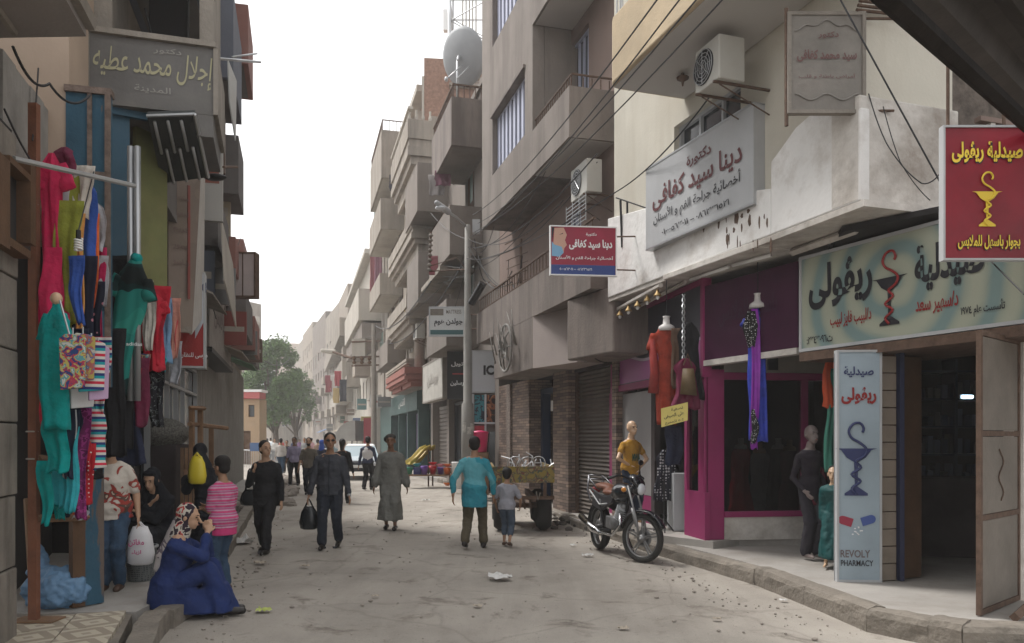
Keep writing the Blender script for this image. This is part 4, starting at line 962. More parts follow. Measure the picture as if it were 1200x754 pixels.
# teal shop and dark awning before W
# ---- building W2 and the far row
frW2=Fr(RU(88),RU(58.5)); L2=frW2.len
wb2=block('whitish apartment building with white balcony and roof room, far right row',frW2,0,L2,0,CH+(HZ-322)/F*66,m_f3,wgrid(frW2,.5,L2-.5,4,13,3.2,3.2,1.3,1.5,seed=8),7,9)
balp(wb2,frW2,1.6,380,398,372,393,m_f2,m_f2); balp(wb2,frW2,1.5,404,420,338,375,m_f3,m_f3); balp(wb2,frW2,1.3,388,401,420,445,m_f2,m_f2); balp(wb2,frW2,1.3,406,424,378,396,m_f4,m_f4)
balp(wb2,frW2,1.2,386,399,455,470,m_f3,m_f3)
MB().box(frW2,6,16,CH+(HZ-322)/F*66,CH+(HZ-300)/F*66+1,-5,-1).build('roof_room',m_f2,wb2)
MB().box(frW2,5.5,L2,CH+(HZ-322)/F*66+.01,CH+(HZ-322)/F*66+.35,-5.5,.6).build('cornice',m_f3,wb2)
specs=[(88,100,CH+(HZ-340)/F*92,m_f1,'tan narrow apartment building beyond the whitish one'),(100,114,CH+(HZ-362)/F*105,m_f2,'cream low apartment building far down the right row'),(114,132,CH+(HZ-372)/F*120,m_f4,'brown apartment building far down the right row'),(132,150,CH+(HZ-385)/F*140,m_f1,'hazy tan building at the far end of the right row'),(150,175,CH+(HZ-405)/F*160,m_f2,'palest hazy building ending the right row')]
RB=lambda d:(RU(d)[0]-max(0,d-96)*.085,d)
for i,(a,b,zt,m,lab) in enumerate(specs):
    f=Fr(RB(b),RB(a+.1)); 
    t=block(lab,f,0,f.len,0,zt,m,wgrid(f,.5,f.len-.5,3.5,zt-2,3.0,3.1,1.2,1.3,seed=i),8,i)
    for k in range(2): 
        for q in range(2):
            balcony(t,f,1+q*f.len*.5,1+q*f.len*.5+3,4.5+k*3.2,5.5+k*3.2,1.1,m)
# hazy blocks closing the street
for i,(px0,px1,y,d,m,lab) in enumerate([(322,380,402,185,mat('pale pink render',(.48,.40,.34),.9,.06,.3,0),'long hazy tan block closing the view behind the tree'),(318,350,470,150,m_f2,'low pale building with green band behind the tree'),(285,306,352,95,m_f2,'pale tower like building beyond the left row'),(345,372,440,200,m_f4,'hazy low brown building at the end of the street')]):
    A=P(px0,HZ,d);B=P(px1,HZ,d+3); f=Fr((A.x,A.y),(B.x,B.y)); zt=CH+(HZ-y)/F*d
    t=block(lab,f,0,f.len,0,zt,m,wgrid(f,.6,f.len-.6,3,zt-2,3.5,3.3,1.2,1.4,seed=i+20),9,i+3,'far_building')
    if i==1:
        MB().box(f,1.2,f.len-1.5,zt-1.9,zt-.9,.01,.3).build('green_band',plain('green band',(.10,.30,.16),.6),t)
    if i==2:
        for k in range(3): MB().lathe(f.p(f.len*.45,zt-6+k*1.6,.3),[(.7,0),(.8,.3),(.75,1.0),(.1,1.1)],10).build('round_bay',m_f3,t)
# ================================================================ left row
def LP(d): return (-2.195-.27*d,d)
m_board=mat('grey weathered boards',(.27,.255,.235),.85,.18,2.5,.3,30,dirt=.4,dcol=(.15,.135,.12),dscale=2,streak=True)
m_bluep=mat('peeling blue paint',(.03,.085,.13),.7,.2,3,.3,30,dirt=.95,dcol=(.13,.095,.075),dscale=1.8,streak=True,dpos=(.56,.585),detail=10)
m_blue2=mat('blue painted panel',(.04,.10,.15),.6,.12,2,.05,30,dirt=.25,dcol=(.1,.09,.08),dscale=1)
m_oldc=mat('old blackened concrete',(.19,.17,.145),.9,.3,1.5,.6,14,dirt=.7,dcol=(.075,.065,.055),dscale=1.6,streak=True)
frL=Fr(LP(5.0),LP(7.6)); LL=frL.len
lb=thing('corner_building','old grey concrete building with vertical boards at the left edge','building',frL.p(1,0))
# near blackened pier: courses of big blocks
e=frL.hit(20,600)[0]
for k in range(7):
    z=.14+k*.56; MB().box(frL,0,e,z+.006,z+.555,-.4,random.uniform(-.01,.012)).build('stone_block',m_oldc,lb,False,.012)
MB().box(frL,0,e-.02,.1,4.1,-.42,-.03).build('pier',m_dark,lb)
MB().box(frL,e,LL,.1,4.2,-2.5,-1.3).build('inner_wall',m_drk2,lb)
for i in range(6):
    a=frL.hit([0,17,34,50,64,77][i]-16,150,-.18)[0]; b=frL.hit([0,17,34,50,64,77][i],150,-.18)[0]
    MB().box(frL,a+.006,b-.006,3.95,4.83,-.3,-.18+.012*(i%2)).build('board',m_board,lb)
MB().box(frL,0,LL,3.95,4.83,-2.5,-.31).build('upper_wall',m_oldc,lb)
# balcony overhead at top left
d=7.6; A=P(0,43,5.2)
bal=MB(); zb=4.95
mbs=[(-5.0,3.0),(-2.95,3.2),(-3.94,7.35),(-6.0,6.9)]
a1=P(101,43,6.2); zb=CH+(HZ-43)/F*6.2
pts=[(a1.x-3.0,a1.y+.1),(a1.x,a1.y),(a1.x+1.25,a1.y-4.8),(a1.x-3,a1.y-5.5)]
bal.hexa([(x,y,zb) for x,y in pts],[(x,y,zb+.9) for x,y in pts]); bo=bal.build('balcony',mat('brown grey soffit',(.26,.235,.22),.9,.1,1,.2,30,dirt=.3,dcol=(.16,.14,.13),dscale=.7),lb)
mb=MB(); e1=(Vector((*pts[2],zb))-Vector((*pts[1],zb))); q=Vector((*pts[1],zb)); mb.tube([q+Vector((-.5,-.1,-.02)),q+e1+Vector((-.5,-.1,-.02))],.03,5); mb.tube([q+Vector((.03,0,.1)),q+e1+Vector((.03,0,.1))],.06,5); mb.build('rib',m_conc,bo)
# tan wall patch & beige patch between
frl2=Fr(LP(7.62),LP(9.3))
t=thing('row_building','narrow building with beige wall behind the chalked black sign balcony','building',frl2.p(.5,0))
MB().box(frl2,0,frl2.len,3.9,12,-3,.0).build('wall',mat('pinkish beige wall',(.40,.31,.24),.9,.08,1,.1,30),t)
MB().box(frl2,frl2.len-.2,frl2.len+3.6,7.9,12,-3,.35).build('upper_wall',m_conc,t)
mb=MB()
for k in range(5): mb.box(frl2,.35+k*.1,.38+k*.1,6.5,12,.01,.03)
mb.build('window_bars',m_iron,t)
# sign balcony
d=9.0; A=P(105,100,8.35); B=P(250,100,8.7); frS=Fr((A.x,A.y),(B.x,B.y)); zt=5.97
sb=thing('sign_balcony','dark grey balcony front with chalky hand painted Arabic lettering','balcony',frS.p(.6,5))
m_sg=mat('dark grey painted board',(.135,.13,.125),.8,.15,2,.1,30,dirt=.4,dcol=(.2,.19,.17),dscale=1.4)
zb=5.24
MB().box(frS,0,frS.len,zb,zt,-1.2,0).build('board',m_sg,sb); MB().box(frS,frS.len*.86,frS.len,5.0,zb-.002,-1.2,-.002).build('board',m_sg,sb)
MB().box(frS,-.03,frS.len+.03,zt+.002,zt+.06,-1.2,.05).build('coping',m_conc,sb)
MB().box(frS,-.04,-.001,zb,zt,-1.2,.03).build('edge_post',m_conc,sb); MB().box(frS,frS.len+.001,frS.len+.05,zb,zt,-1.2,.03).build('edge_post',m_conc,sb)
my=plain('chalky yellow lettering',(.36,.34,.22),.8); mg=plain('chalky grey lettering',(.28,.27,.25),.8)
l=frS.len
text('إجلال محمد عطيه',my,sb,frS,l*.51,5.68,1.18,.36,.008,.006,shear=.2); text('دكتور',mg,sb,frS,l*.62,5.87,.28,.075,.008,.01); text('المدينة',mg,sb,frS,l*.5,5.44,.36,.085,.008,.012)
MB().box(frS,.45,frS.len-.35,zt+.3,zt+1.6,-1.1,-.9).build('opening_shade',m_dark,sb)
mb=MB(); mb.box(frS,0,frS.len,zt+1.15,zt+2.6,-1.2,.1); mb.build('upper_balcony',mat('pale grey balcony',(.30,.30,.30),.8,.1,1.5,.1,30),sb)
MB().box(frS,.0,.18,zt+.06,zt+1.15,-1.2,-.2).build('pier',m_conc,sb); MB().box(frS,frS.len-.15,frS.len,zt+.06,zt+1.15,-1.2,-.1).build('pier',m_conc,sb)
# blue timber shop: fixed panel, second panel with tubes, awning
Z=lambda y,d:CH+(HZ-y)/F*d
def fpan(px0,px1,d0,d1): A=P(px0,500,d0);B=P(px1,500,d1); return Fr((A.x,A.y),(B.x,B.y))
bs=thing('timber_shop','peeling blue timber shop front behind the clothes rack','shop',P(120,700,7.8))
f=fpan(77,130,7.6,7.7); z1=Z(110,7.65)
MB().box(f,0,f.len,2.2,z1,-.06,0).build('panel',m_bluep,bs)
mb=MB(); mb.box(f,-.01,f.len+.01,z1,z1+.06,-.1,.03); mb.box(f,.19,.23,2.2,z1,.0,.02); mb.box(f,f.len-.05,f.len,2.2,z1,.002,.03); mb.box(f,0,f.len-.05,Z(205,7.65)-.03,Z(205,7.65)+.03,.002,.025); mb.build('batten',mat('rotten timber edge',(.16,.12,.10),.9,.4,9,.8,20),bs)
f2=fpan(100,122,7.35,7.5); MB().box(f2,0,f2.len,.15,2.9,-.05,0).build('door_leaf',m_bluep,bs)
MB().box(f2,-.12,-.005,.15,2.9,-.06,.01).build('door_stile',m_wood2,bs)
f3=fpan(128,152,8.5,8.6); MB().box(f3,0,f3.len,Z(305,8.55),Z(128,8.55),-.06,0).build('panel',m_blue2,bs)
MB().box(f3,0,.9,Z(137,8.55),Z(124,8.55),.003,.06).build('lintel',m_blue2,bs)
mb=MB(); 
for px in (153,161): q=P(px,170,8.3); mb.tube([(q.x,q.y,Z(172,8.3)),(q.x,q.y,Z(470,8.3))],.035,8)
mb.build('steel_tube',m_steel,bs,True)
f4=fpan(160,196,9.0,9.4); 
MB().box(f4,0,f4.len,Z(410,9),Z(140,9),-.06,0).build('display_board',mat('faded green poster board',(.16,.17,.07),.7,.25,2,.1,30,dirt=.4,dcol=(.25,.2,.1),dscale=1.2),bs)
# interior dark behind
mb=MB(); mb.abox(-7.5,-5.14,10.8,10.9,0,5.2); mb.hexa([(-4.9,7.65,0),(-4.85,7.6,0),(-6.3,10.9,0),(-6.4,10.9,0)],[(-4.9,7.65,5.2),(-4.85,7.6,5.2),(-6.3,10.9,5.2),(-6.4,10.9,5.2)]); mb.build('inner_wall',m_dark,bs)
# awning with strips
aw=thing('slat_awning','tilted dark awning with pale tube strips under it, left side','awning',P(205,170,8.8))
q=[P(172,136,8.4),P(226,132,8.6),P(243,208,9.4),P(196,205,9.6)]
q=[P(172,136,8.4),P(228,134,8.4),P(244,208,9.3),P(190,215,9.6)]
n=(q[1]-q[0]).cross(q[3]-q[0]).normalized(); 
if n.z<0: n=-n
mb=MB(); mb.hexa(q,[p+n*.05 for p in q]); mb.build('sheet',plain('dark awning sheet',(.05,.055,.055),.7),aw)
mb=MB()
for r,(c0,c1) in enumerate(((.05,.5),(.45,.98))):
    for k in range(3):
        s=.15+k*.28+(.12 if r else 0); a=q[0].lerp(q[1],s).lerp(q[3].lerp(q[2],s),c0); b=q[0].lerp(q[1],s).lerp(q[3].lerp(q[2],s),c1); MB().tube([a-n*.03,b-n*.03],.018,6).build('tube_strip',m_steel,aw,True)
mb=MB(); mb.tube([q[1],q[2]],.02,6); mb.tube([q[0],q[1]],.018,6); mb.build('frame',m_steel,aw)
# street lamp head on left wall
lt=thing('wall_lamp','dark cobra head lamp reaching out from the left row','lamp',P(250,200,11))
a=P(262,196,11.5); b=P(240,200,10.2); mb=MB(); mb.tube([P(300,196,12.5)+Vector((-.3,0,0)),a],.02,6); mb.build('arm',m_iron,lt)
c=P(252,208,10.8); mb=MB(); mb.ell(c,(.16,.10,.045),14,7); mb.build('lamp_head',m_black,lt,True)
# left row facade blocks with balconies
cols=[m_f4,m_conc,m_tanlow,m_f1]
segs=[(9.35,13.0,12.5,m_conc,'grey balconied apartment building over the poster boards on the left'),(13.1,18.0,13.5,m_f4,'brown apartment building with stacked dark balconies on the left'),(18.1,27,7.5,m_tanlow,'low brown building over the corrugated wall on the left'),(27.1,31,8.0,m_f1,'tan low house at the end of the corrugated wall')]
m_bal_r=mat('brick red balcony side',(.26,.13,.11),.9,.12,1.5,.1,30,dirt=.3,dcol=(.2,.16,.14),dscale=1)
m_bal_b=mat('blue grey balcony',(.13,.14,.17),.85,.12,1.5,.1,30)
m_bal_d=mat('dark grey balcony',(.14,.13,.125),.9,.15,1.5,.1,30)
for i,(a,b,zt,m,lab) in enumerate(segs):
    f=Fr(LP(a),LP(b)); t=block(lab,f,0,f.len,4.1 if i<3 else 0,zt,m,wgrid(f,.4,f.len-.4,4.6,zt-1.6,2.4,3.0,1.0,1.3,seed=i+40),4,i+50)
    if i==0:
        for k,(z0,z1,dd,mm) in enumerate([(4.6,5.5,.55,m_bal_d),(7.4,9.0,.95,m_bal_b),(10.2,11.4,1.0,m_bal_b)]): balcony(t,f,.35,2.9,z0,z1,dd,mm,m_bal_d)
    if i==1:
        for k,(z0,z1,dd,mm,u0,u1) in enumerate([(5.0,5.9,.8,m_bal_d,.3,2.5),(6.9,7.5,.75,m_bal_r,.5,2.0),(7.9,9.4,1.05,m_bal_b,.3,2.4),(11.0,12.6,1.1,m_bal_b,.3,2.2),(5.1,5.8,.9,m_bal_r,2.9,4.8),(6.7,7.9,.95,m_bal_d,3.0,4.6),(9.3,10.5,1.15,m_bal_r,2.8,4.6),(12.0,13.2,.8,m_bal_r,2.8,4.6)]): balcony(t,f,u0,u1,z0,z1,dd,mm,m_bal_d)
    if i==2:
        for k in range(2): balcony(t,f,1+k*4.2,4+k*4.2,4.3,5.3,.9,(m_bal_d,m_bal_r)[k],m_bal_d)
        balcony(t,f,5,7.5,6.6,7.5,.6,m_bal_r,m_bal_d)
    if i==3: balcony(t,f,.6,3.2,4.3,5.1,.7,m_bal_d,m_bal_d)
# ground floor of left row: corrugated wall, dark glazed shop
f=Fr(LP(17.2),LP(31)); cw=thing('corrugated_wall','grey corrugated metal wall along the left side of the street','wall',f.p(5,.14)); mb=MB(); N=46
for i in range(N):
    for j,(da,na,nb) in enumerate(((0,.0,.09),(.35,.09,.09),(.5,.09,.0),(.85,.0,.0))):
        w=f.len/N; x0=(i+da)*w; x1=(i+(da+(.35,.15,.35,.15)[j]))*w; mb.poly([f.p(x0,.1,na),f.p(x1,.1,nb),f.p(x1,4.05,nb),f.p(x0,4.05,na)])
mb.build('corrugated_sheet',mat('grey galvanised sheet',(.30,.29,.27),.6,.12,2,.1,30,metal=.2,dirt=.3,dcol=(.2,.18,.16),dscale=2,streak=True),cw)
MB().box(f,0,f.len,.1,4.05,-1,-.05).build('backing_wall',m_conc,cw)
f=Fr(LP(11.6),LP(17.1)); gs=thing('shop','dark glazed shop front with steel posts under the red sign','shop',f.p(2,.14)); mb=MB()
for x in (0,.9,1.8,2.8,3.7,f.len-.06): mb.box(f,x,x+.06,.14,3.1,-.05,.03)
for z in (.14,1.0,2.6,3.1): mb.box(f,.06,f.len-.06,z,z+.05,-.04,.028)
mb.build('frame',m_steel,gs); MB().box(f,.02,f.len-.02,.15,3.3,-.09,-.06).build('pane',m_pane,gs)
MB().box(f,0,f.len,.1,4.05,-3,-.12).build('backing_wall',m_drk2,gs); MB().box(f,0,f.len,3.16,3.6,-.1,.25).build('fascia_board',m_conc,gs)
# billboards
bb=thing('billboard','tall tilted poster billboard with faded print, bottom panel curled','billboard',P(212,300,10.8))
f=fpan(194,232,10.4,11.0); 
def slab4(pts,th,name,m,par):
    n=(pts[1]-pts[0]).cross(pts[3]-pts[0]).normalized(); mb=MB(); mb.hexa(pts,[p+n*th for p in pts]); return mb.build(name,m,par)
q=[P(194,388,10.6),P(222,391,11.0),P(232,207,11.0),P(194,205,10.6)]
slab4(q,.05,'board',pattern('faded poster',blobs([(0,(.19,.155,.13)),(.45,(.21,.17,.145)),(.57,(.23,.19,.16)),(.70,(.14,.06,.055)),(.73,(.22,.18,.15))],1.2,.2),.7),bb)
q=[P(222,392,11.0),P(236,372,12.2),P(238,205,12.2),P(232,207,11.0)]; slab4(q,.03,'side_sheet',mat('curled white sheet',(.45,.43,.40),.7,.12,3,.2,20,dirt=.3,dcol=(.3,.26,.22),dscale=2),bb)
for k in range(3): q=[P(194,362+k*9,10.55),P(220+k*2,365+k*9,10.95),P(220+k*2,371+k*9,10.95),P(194,369+k*9,10.55)]; slab4(q,.06,'grille_bar',m_conc,bb)
fq=Fr((P(196,0,10.5).x,10.5),(P(230,0,10.95).x,10.95))
for k,w_ in enumerate(('مستحضرات','تجميل','كريم','عطور','شامبو')): text(w_,plain('dim lettering',(.12,.08,.07),.6),bb,fq,.22,4.95-k*.22,.26,.1,.012,.01)
MB().box(fq,.34,.38,3.6,5.15,.0,.01).build('red_strip',plain('faded red',(.22,.06,.05),.7),bb)
d=11.9; A=P(199,380,d);B=P(240,380,d+.15); s,f=sign('shop_sign','red sign with white corner and small white lettering over dark shop',(A.x,A.y),(B.x,B.y),Z(430,d),Z(318,d),.3,mat('red sign face',(.33,.03,.03),.5,.12,2),m_grey,.02)
mb=MB(); L=f.len; zt=Z(318,d); mb.prism(f,[(L*.72,zt-.02),(L-.02,zt-.02),(L-.02,zt-.75),(L*.72,zt-1.0)],.002,.008); mb.build('white_corner',plain('pale blue print',(.5,.53,.58),.5),s)
text('M',plain('navy lettering',(.03,.04,.12),.5),s,f,L*.90,zt-.22,.14,.15,.012,.04); text('مرسى للنظارات',m_lw,s,f,L*.62,Z(420,d)+.05,.45,.09,.012,.01)
f=Fr(LP(15.3),LP(20.5)); 
s=thing('shop_sign','white topped shop sign box facing the street beside red sign','sign',f.p(1,3))
a=f.hit(242,380,.45)[0]; b=f.hit(274,380,.45)[0]
MB().box(f,0.1,5.3,3.5,4.9,.0,.45).build('board',mat('dull grey sign face',(.28,.26,.24),.6,.15,3),s); MB().box(f,0.1,5.3,4.905,5.5,.0,.5).build('white_band',m_lw,s); MB().box(f,.1,5.3,3.40,3.495,-.1,.5).build('ledge',m_black,s)
text('ملابس',plain('dark lettering',(.08,.06,.06),.5),s,f,2.2,4.3,2.4,.6,.455,.01)
d=17; A=P(270,320,d);B=P(299,320,d); s,f=sign('shop_sign','pale blank hanging sign box sticking out against the sky, left',(A.x,A.y),(B.x,B.y),Z(348,d),Z(296,d),.25,mat('pale pink sign face',(.42,.37,.36),.6,.1,2),m_iron,.025)
MB().box(f,-.6,-.01,Z(335,d),Z(330,d),-.2,-.15).build('bracket',m_iron,s); MB().box(f,f.len*.5-.01,f.len*.5+.01,Z(347,d),Z(297,d),.0,.012).build('middle_bar',m_iron,s)
d=12.2; A=P(256,340,d);B=P(278,340,d+3)
tp=thing('torn_banner','torn pale banner hanging from the left balconies','banner',P(258,260,13))
q=[P(262,330,13.0),P(276,385,15.0),P(272,310,15.0),P(258,255,13.0)]; slab4(q,.02,'sheet',m_f3,tp)
q=[P(268,120,12.6),P(275,165,12.8),P(276,95,12.8),P(266,70,12.6)]; slab4(q,.02,'sheet',mat('pale torn sheet',(.45,.45,.44),.7,.1,3),tp)
# poles sticking out against the sky on the left
pr_=thing('steel_rods','steel rods sticking out of the left facade against the sky','steel rods',P(285,70,14))
mb=MB(); mb.tube([P(245,68,12.0),P(305,73,14)],.022,6); mb.tube([P(272,67,13),P(301,63,14)],.016,6); mb.build('rod',m_steel,pr_,True)
# small house beyond
A=P(283,500,52);B=P(304,500,52); f=Fr((A.x,A.y),(B.x,B.y)); h=thing('orange_house','small orange rendered house with red and white roof band','house',f.p(.5,0))
mo=mat('orange render',(.40,.29,.19),.9,.12,1,.1,30,dirt=.3,dcol=(.35,.2,.12),dscale=1)
holes=[(.45,.85,3.1,3.9),(.05,.6,0.01,2.2)]; facade(h,f,0,f.len,0,Z(468,52),holes,mo,1.5); win(h,f,holes[0],m_wood2,m_pane)
MB().box(f,.06,.59,.02,2.19,-.2,-.15).build('door',m_wood2,h)
MB().box(f,-.1,f.len+.1,Z(467.5,52),Z(460,52),-1,.3).build('roof_band',plain('dusty red',(.45,.12,.12),.7),h); MB().box(f,-.1,f.len+.25,Z(459.8,52),Z(457,52),-1,.35).build('roof_edge',m_lw,h)
# ================================================================ people
m_skin=mat('brown skin',(.30,.17,.105),.55,.06,8,.03,60); m_skin2=mat('lighter brown skin',(.42,.26,.17),.55,.06,8,.03,60)
m_hair=mat('black hair',(.012,.010,.009),.6,.3,40,.5,120); m_shoe=plain('black shoe leather',(.02,.017,.015),.45); m_eye=plain('eye',(.02,.015,.012),.2); m_lip=plain('lip',(.28,.10,.08),.5); m_sole=plain('sandal brown',(.08,.045,.03),.6)
WRK=bpy.data.textures.new('cloth wrinkles','CLOUDS'); WRK.noise_scale=.10; WRK.noise_depth=4
def blob(mb,name,m,parent,vox=.010,wr=0,sm=4):
    o=mb.build(name,m,parent,True)
    r=o.modifiers.new('r','REMESH'); r.mode='VOXEL'; r.voxel_size=vox; r.use_smooth_shade=True
    s=o.modifiers.new('s','SMOOTH'); s.iterations=sm; s.factor=.5
    if wr: d=o.modifiers.new('d','DISPLACE'); d.texture=WRK; d.strength=wr; d.mid_level=.5; d.texture_coords='GLOBAL'
    return o
def ik(a,t,l1,l2,pole):
    a=Vector(a);t=Vector(t); d=t-a; L=min(d.length,(l1+l2)*.999); d.normalize(); t=a+d*L
    x=(l1*l1-l2*l2+L*L)/(2*L); h=math.sqrt(max(l1*l1-x*x,0)); p=Vector(pole); p=(p-d*p.dot(d)); p.normalize()
    return a+d*x+p*h,t
def person(label,loc,rz,H=1.75,hip=None,lean=0,head=(0,0),lh=(.17,.04,.42),rh=(-.17,.04,.42),lf=(.06,.10,.04),rf=(-.06,-.10,.04),le=(.3,-1,0),re=(-.3,-1,0),lk=(0,1,0),rk=(0,1,0),
           skin=m_skin,shirt=None,sleeve=.75,shirt_len=-.02,trouser=None,tl=.97,robe=None,robe_hem=.13,fem=False,hair='short',hairm=None,shoe=m_shoe,group=None,vox=.009,girth=1.0,scarf=None,twist=0,shirtname='shirt',name='person',fing=.35,shw=.105,cat='person',hem_from_feet=True,foots=1.15,skirt=None):
    """facing local +y; all figures in fractions of H"""
    t=thing(name,label,cat,loc,group)
    M=Matrix.Translation(Vector(loc))@Matrix.Rotation(rz,4,'Z')@Matrix.Scale(H,4)
    hz=hip if hip is not None else .515
    sp=Vector((0,math.sin(lean),math.cos(lean))); fw=Vector((0,math.cos(lean),-math.sin(lean))); pv=Vector((0,0,hz))
    tw=Matrix.Rotation(twist,3,'Z')
    S=lambda k,x=0,y=0: pv+sp*k+tw@Vector((x,0,0))*1+fw*y
    T=lambda p: M@Vector(p)
    def ring(k,rx,ry,y=0,n=16): return [T(S(k,rx*math.cos(2*PI*j/n),y+ry*math.sin(2*PI*j/n))) for j in range(n)]
    g=girth
    torso=[(-.055,.055*g,.045*g,0),(-.03,.088*g,.062*g,0),(.03,.092*g,.068*g,.0),(.10,.078*g,.060*g,.004),(.17,.092*g,.064*g,.006),(.235,.100,.060,.004),(.270,.080,.046,0),(.290,.052,.038,0),(.305,.036,.035,.004),(.335,.031,.033,.012),(.355,.030,.032,.016)]
    if fem: torso[4]=(.18,.088*g,.074*g,.010); torso[2]=(.02,.102*g,.076*g,-.004)
    hy,hp=head; hc=S(.404,0,.020); HM=Matrix.Rotation(hy,3,'Z')@Matrix.Rotation(-hp,3,'X')@Matrix.Rotation(-lean*.5,3,'X')
    HS=1.16 if H>1.3 else 1.3
    HT=lambda v: T(hc+HM@(Vector(v)*HS))
    sh=[S(.240,s*(shw-(.012 if fem else .004)),0) for s in (1,-1)]; hipj=[S(-.015,s*.05,0) for s in (1,-1)]
    hands=[];elb=[]
    for i,(tg,pl) in enumerate(((lh,le),(rh,re))):
        e,w=ik(sh[i],tg,.165,.15,pl); elb.append(e); hands.append(w)
    knees=[];ank=[]
    for i,(tg,pl) in enumerate(((lf,lk),(rf,rk))):
        k,a=ik(hipj[i],tg,.245,.235,pl); knees.append(k); ank.append(a)
    b=MB(); b.rings([ring(*q) for q in torso])
    # head: skull, jaw, nose, ears, brow
    HR=(M.to_3x3()@HM.to_4x4().to_3x3())*HS
    def hell(c,r,sg=12,nr=8): b.ell(HT(c),r,sg,nr,HR)
    hell((0,-.004,.012),(.041,.050,.052)); hell((0,.018,-.025),(.030,.030,.034)); hell((0,.034,-.045),(.016,.014,.013))
    b.caps(HT((0,.046,.012)),HT((0,.062,-.014)),.006*H,.0095*H,8)
    hell((.043,-.004,-.006),(.005,.010,.016),8,5); hell((-.043,-.004,-.006),(.005,.010,.016),8,5); hell((0,.044,.018),(.026,.007,.006),8,5)
    hell((0,.048,-.030),(.012,.007,.006),8,5)
    for i,s in ((0,1),(1,-1)):
        b.caps(T(S(.262,s*.045)),T(sh[i]),.040*H*g,.030*H*g); b.caps(T(sh[i]),T(elb[i]),.029*H*g,.021*H*g); b.caps(T(elb[i]),T(hands[i]),.022*H*g,.0145*H)
        d=(hands[i]-elb[i]).normalized(); side=Vector((0,1,0)); side=(side-d*side.dot(d)); side=side.normalized() if side.length>.1 else Vector((1,0,0)); nrm=d.cross(side)*s
        w=hands[i]; pc=w+d*.028
        b.caps(T(w),T(w+d*.045),.013*H,.0165*H,10,3,(M.to_3x3()@nrm).normalized())
        for k in range(4):
            o=side*(.017-.0112*k); r0=w+d*.045+o; L=(.040,.045,.042,.033)[k]
            m1=r0+(d*math.cos(fing*.5)-nrm*(-math.sin(fing*.5))*-1)*L*.5; dd=(d*math.cos(fing*1.6)+nrm*-math.sin(fing*1.6)).normalized(); m2=m1+dd*L*.5
            b.caps(T(r0-d*.01),T(m1),.0062*H,.0058*H,6,2); b.caps(T(m1),T(m2),.0058*H,.0048*H,6,2)
        th0=w+d*.012+side*.012; th1=th0+(d*.7+side*.8).normalized()*.026; b.caps(T(th0),T(th1),.008*H,.0065*H,6,2); b.caps(T(th1),T(th1+(d*.95+side*.3).normalized()*.020),.0065*H,.0052*H,6,2)
        b.caps(T(hipj[i]),T(knees[i]),.050*H*g,.032*H); b.caps(T(knees[i]),T(ank[i]),.032*H,.019*H)
        sd=knees[i]-ank[i]; fd=Vector((0,1,0)); a=ank[i]; raise_=max(0,a.z-.045)
        toe=a+Vector((0,.095,-.028-raise_*.9)); 
        if toe.z<.012: toe.z=.012
        b.caps(T(a+Vector((0,-.02,-.02))),T(toe),.020*H,.014*H,8)
    body=blob(b,'body',skin,t,vox)
    for s in (1,-1):
        MB().ell(HT((s*.017,.043,.006)),(.0062*H,.004*H,.0036*H),8,5).build('eye',m_eye,t,True)
        MB().ell(HT((s*.018,.047,.018)),(.010*H,.003*H,.0022*H),8,5).build('eyebrow',m_hair,t,True)
    MB().ell(HT((0,.052,-.031)),(.0105*H,.003*H,.0032*H),8,5).build('mouth',m_lip,t,True)
    # hair
    hm=hairm or m_hair
    if hair:
        mb=MB(); mb.ell(HT((0,-.012,.024)),(.045*H*HS,.048*H*HS,.046*H*HS),14,9,Matrix.Rotation(rz,3,'Z')@HM)
        mb.ell(HT((0,-.022,-.004)),(.041*H*HS,.034*H*HS,.040*H*HS),12,7,Matrix.Rotation(rz,3,'Z')@HM)
        if hair=='bun': mb.ell(HT((0,-.06,.0)),(.02*H*HS,.018*H*HS,.02*H*HS))
        if hair=='long':
            mb.caps(HT((0,-.035,.0)),HT((0,-.04,-.075)),.034*H,.026*H); 
        if hair=='curly': mb.ell(HT((0,-.01,.034)),(.052*H*HS,.052*H*HS,.046*H*HS))
        blob(mb,'hair',hm,t,.011,.012 if hair!='short' else .006,2)
    # shoes
    for i in (0,1):
        a=ank[i]; raise_=max(0,a.z-.045); toe=a+Vector((0,.10,-.028-raise_*.9)); toe.z=max(toe.z,.014)
        if shoe:
            mb=MB(); mb.caps(T(a+Vector((0,-.024,-.024))),T(toe),.023*H*foots,.0185*H*foots,10); blob(mb,'shoe',shoe,t,.010,0,2)
    if trouser:
        mb=MB(); mb.rings([ring(k,rx+.006,ry+.006,y) for k,rx,ry,y in torso[:4]])
        for i in (0,1):
            mb.caps(T(hipj[i]+Vector((0,0,.01))),T(knees[i]),.062*H*g,.047*H); e=knees[i].lerp(ank[i],tl if tl<=1 else 1); mb.caps(T(knees[i]),T(e),.045*H,.040*H,12,1)
        blob(mb,'trousers',trouser,t,.011 if vox<.012 else vox,.032,2)
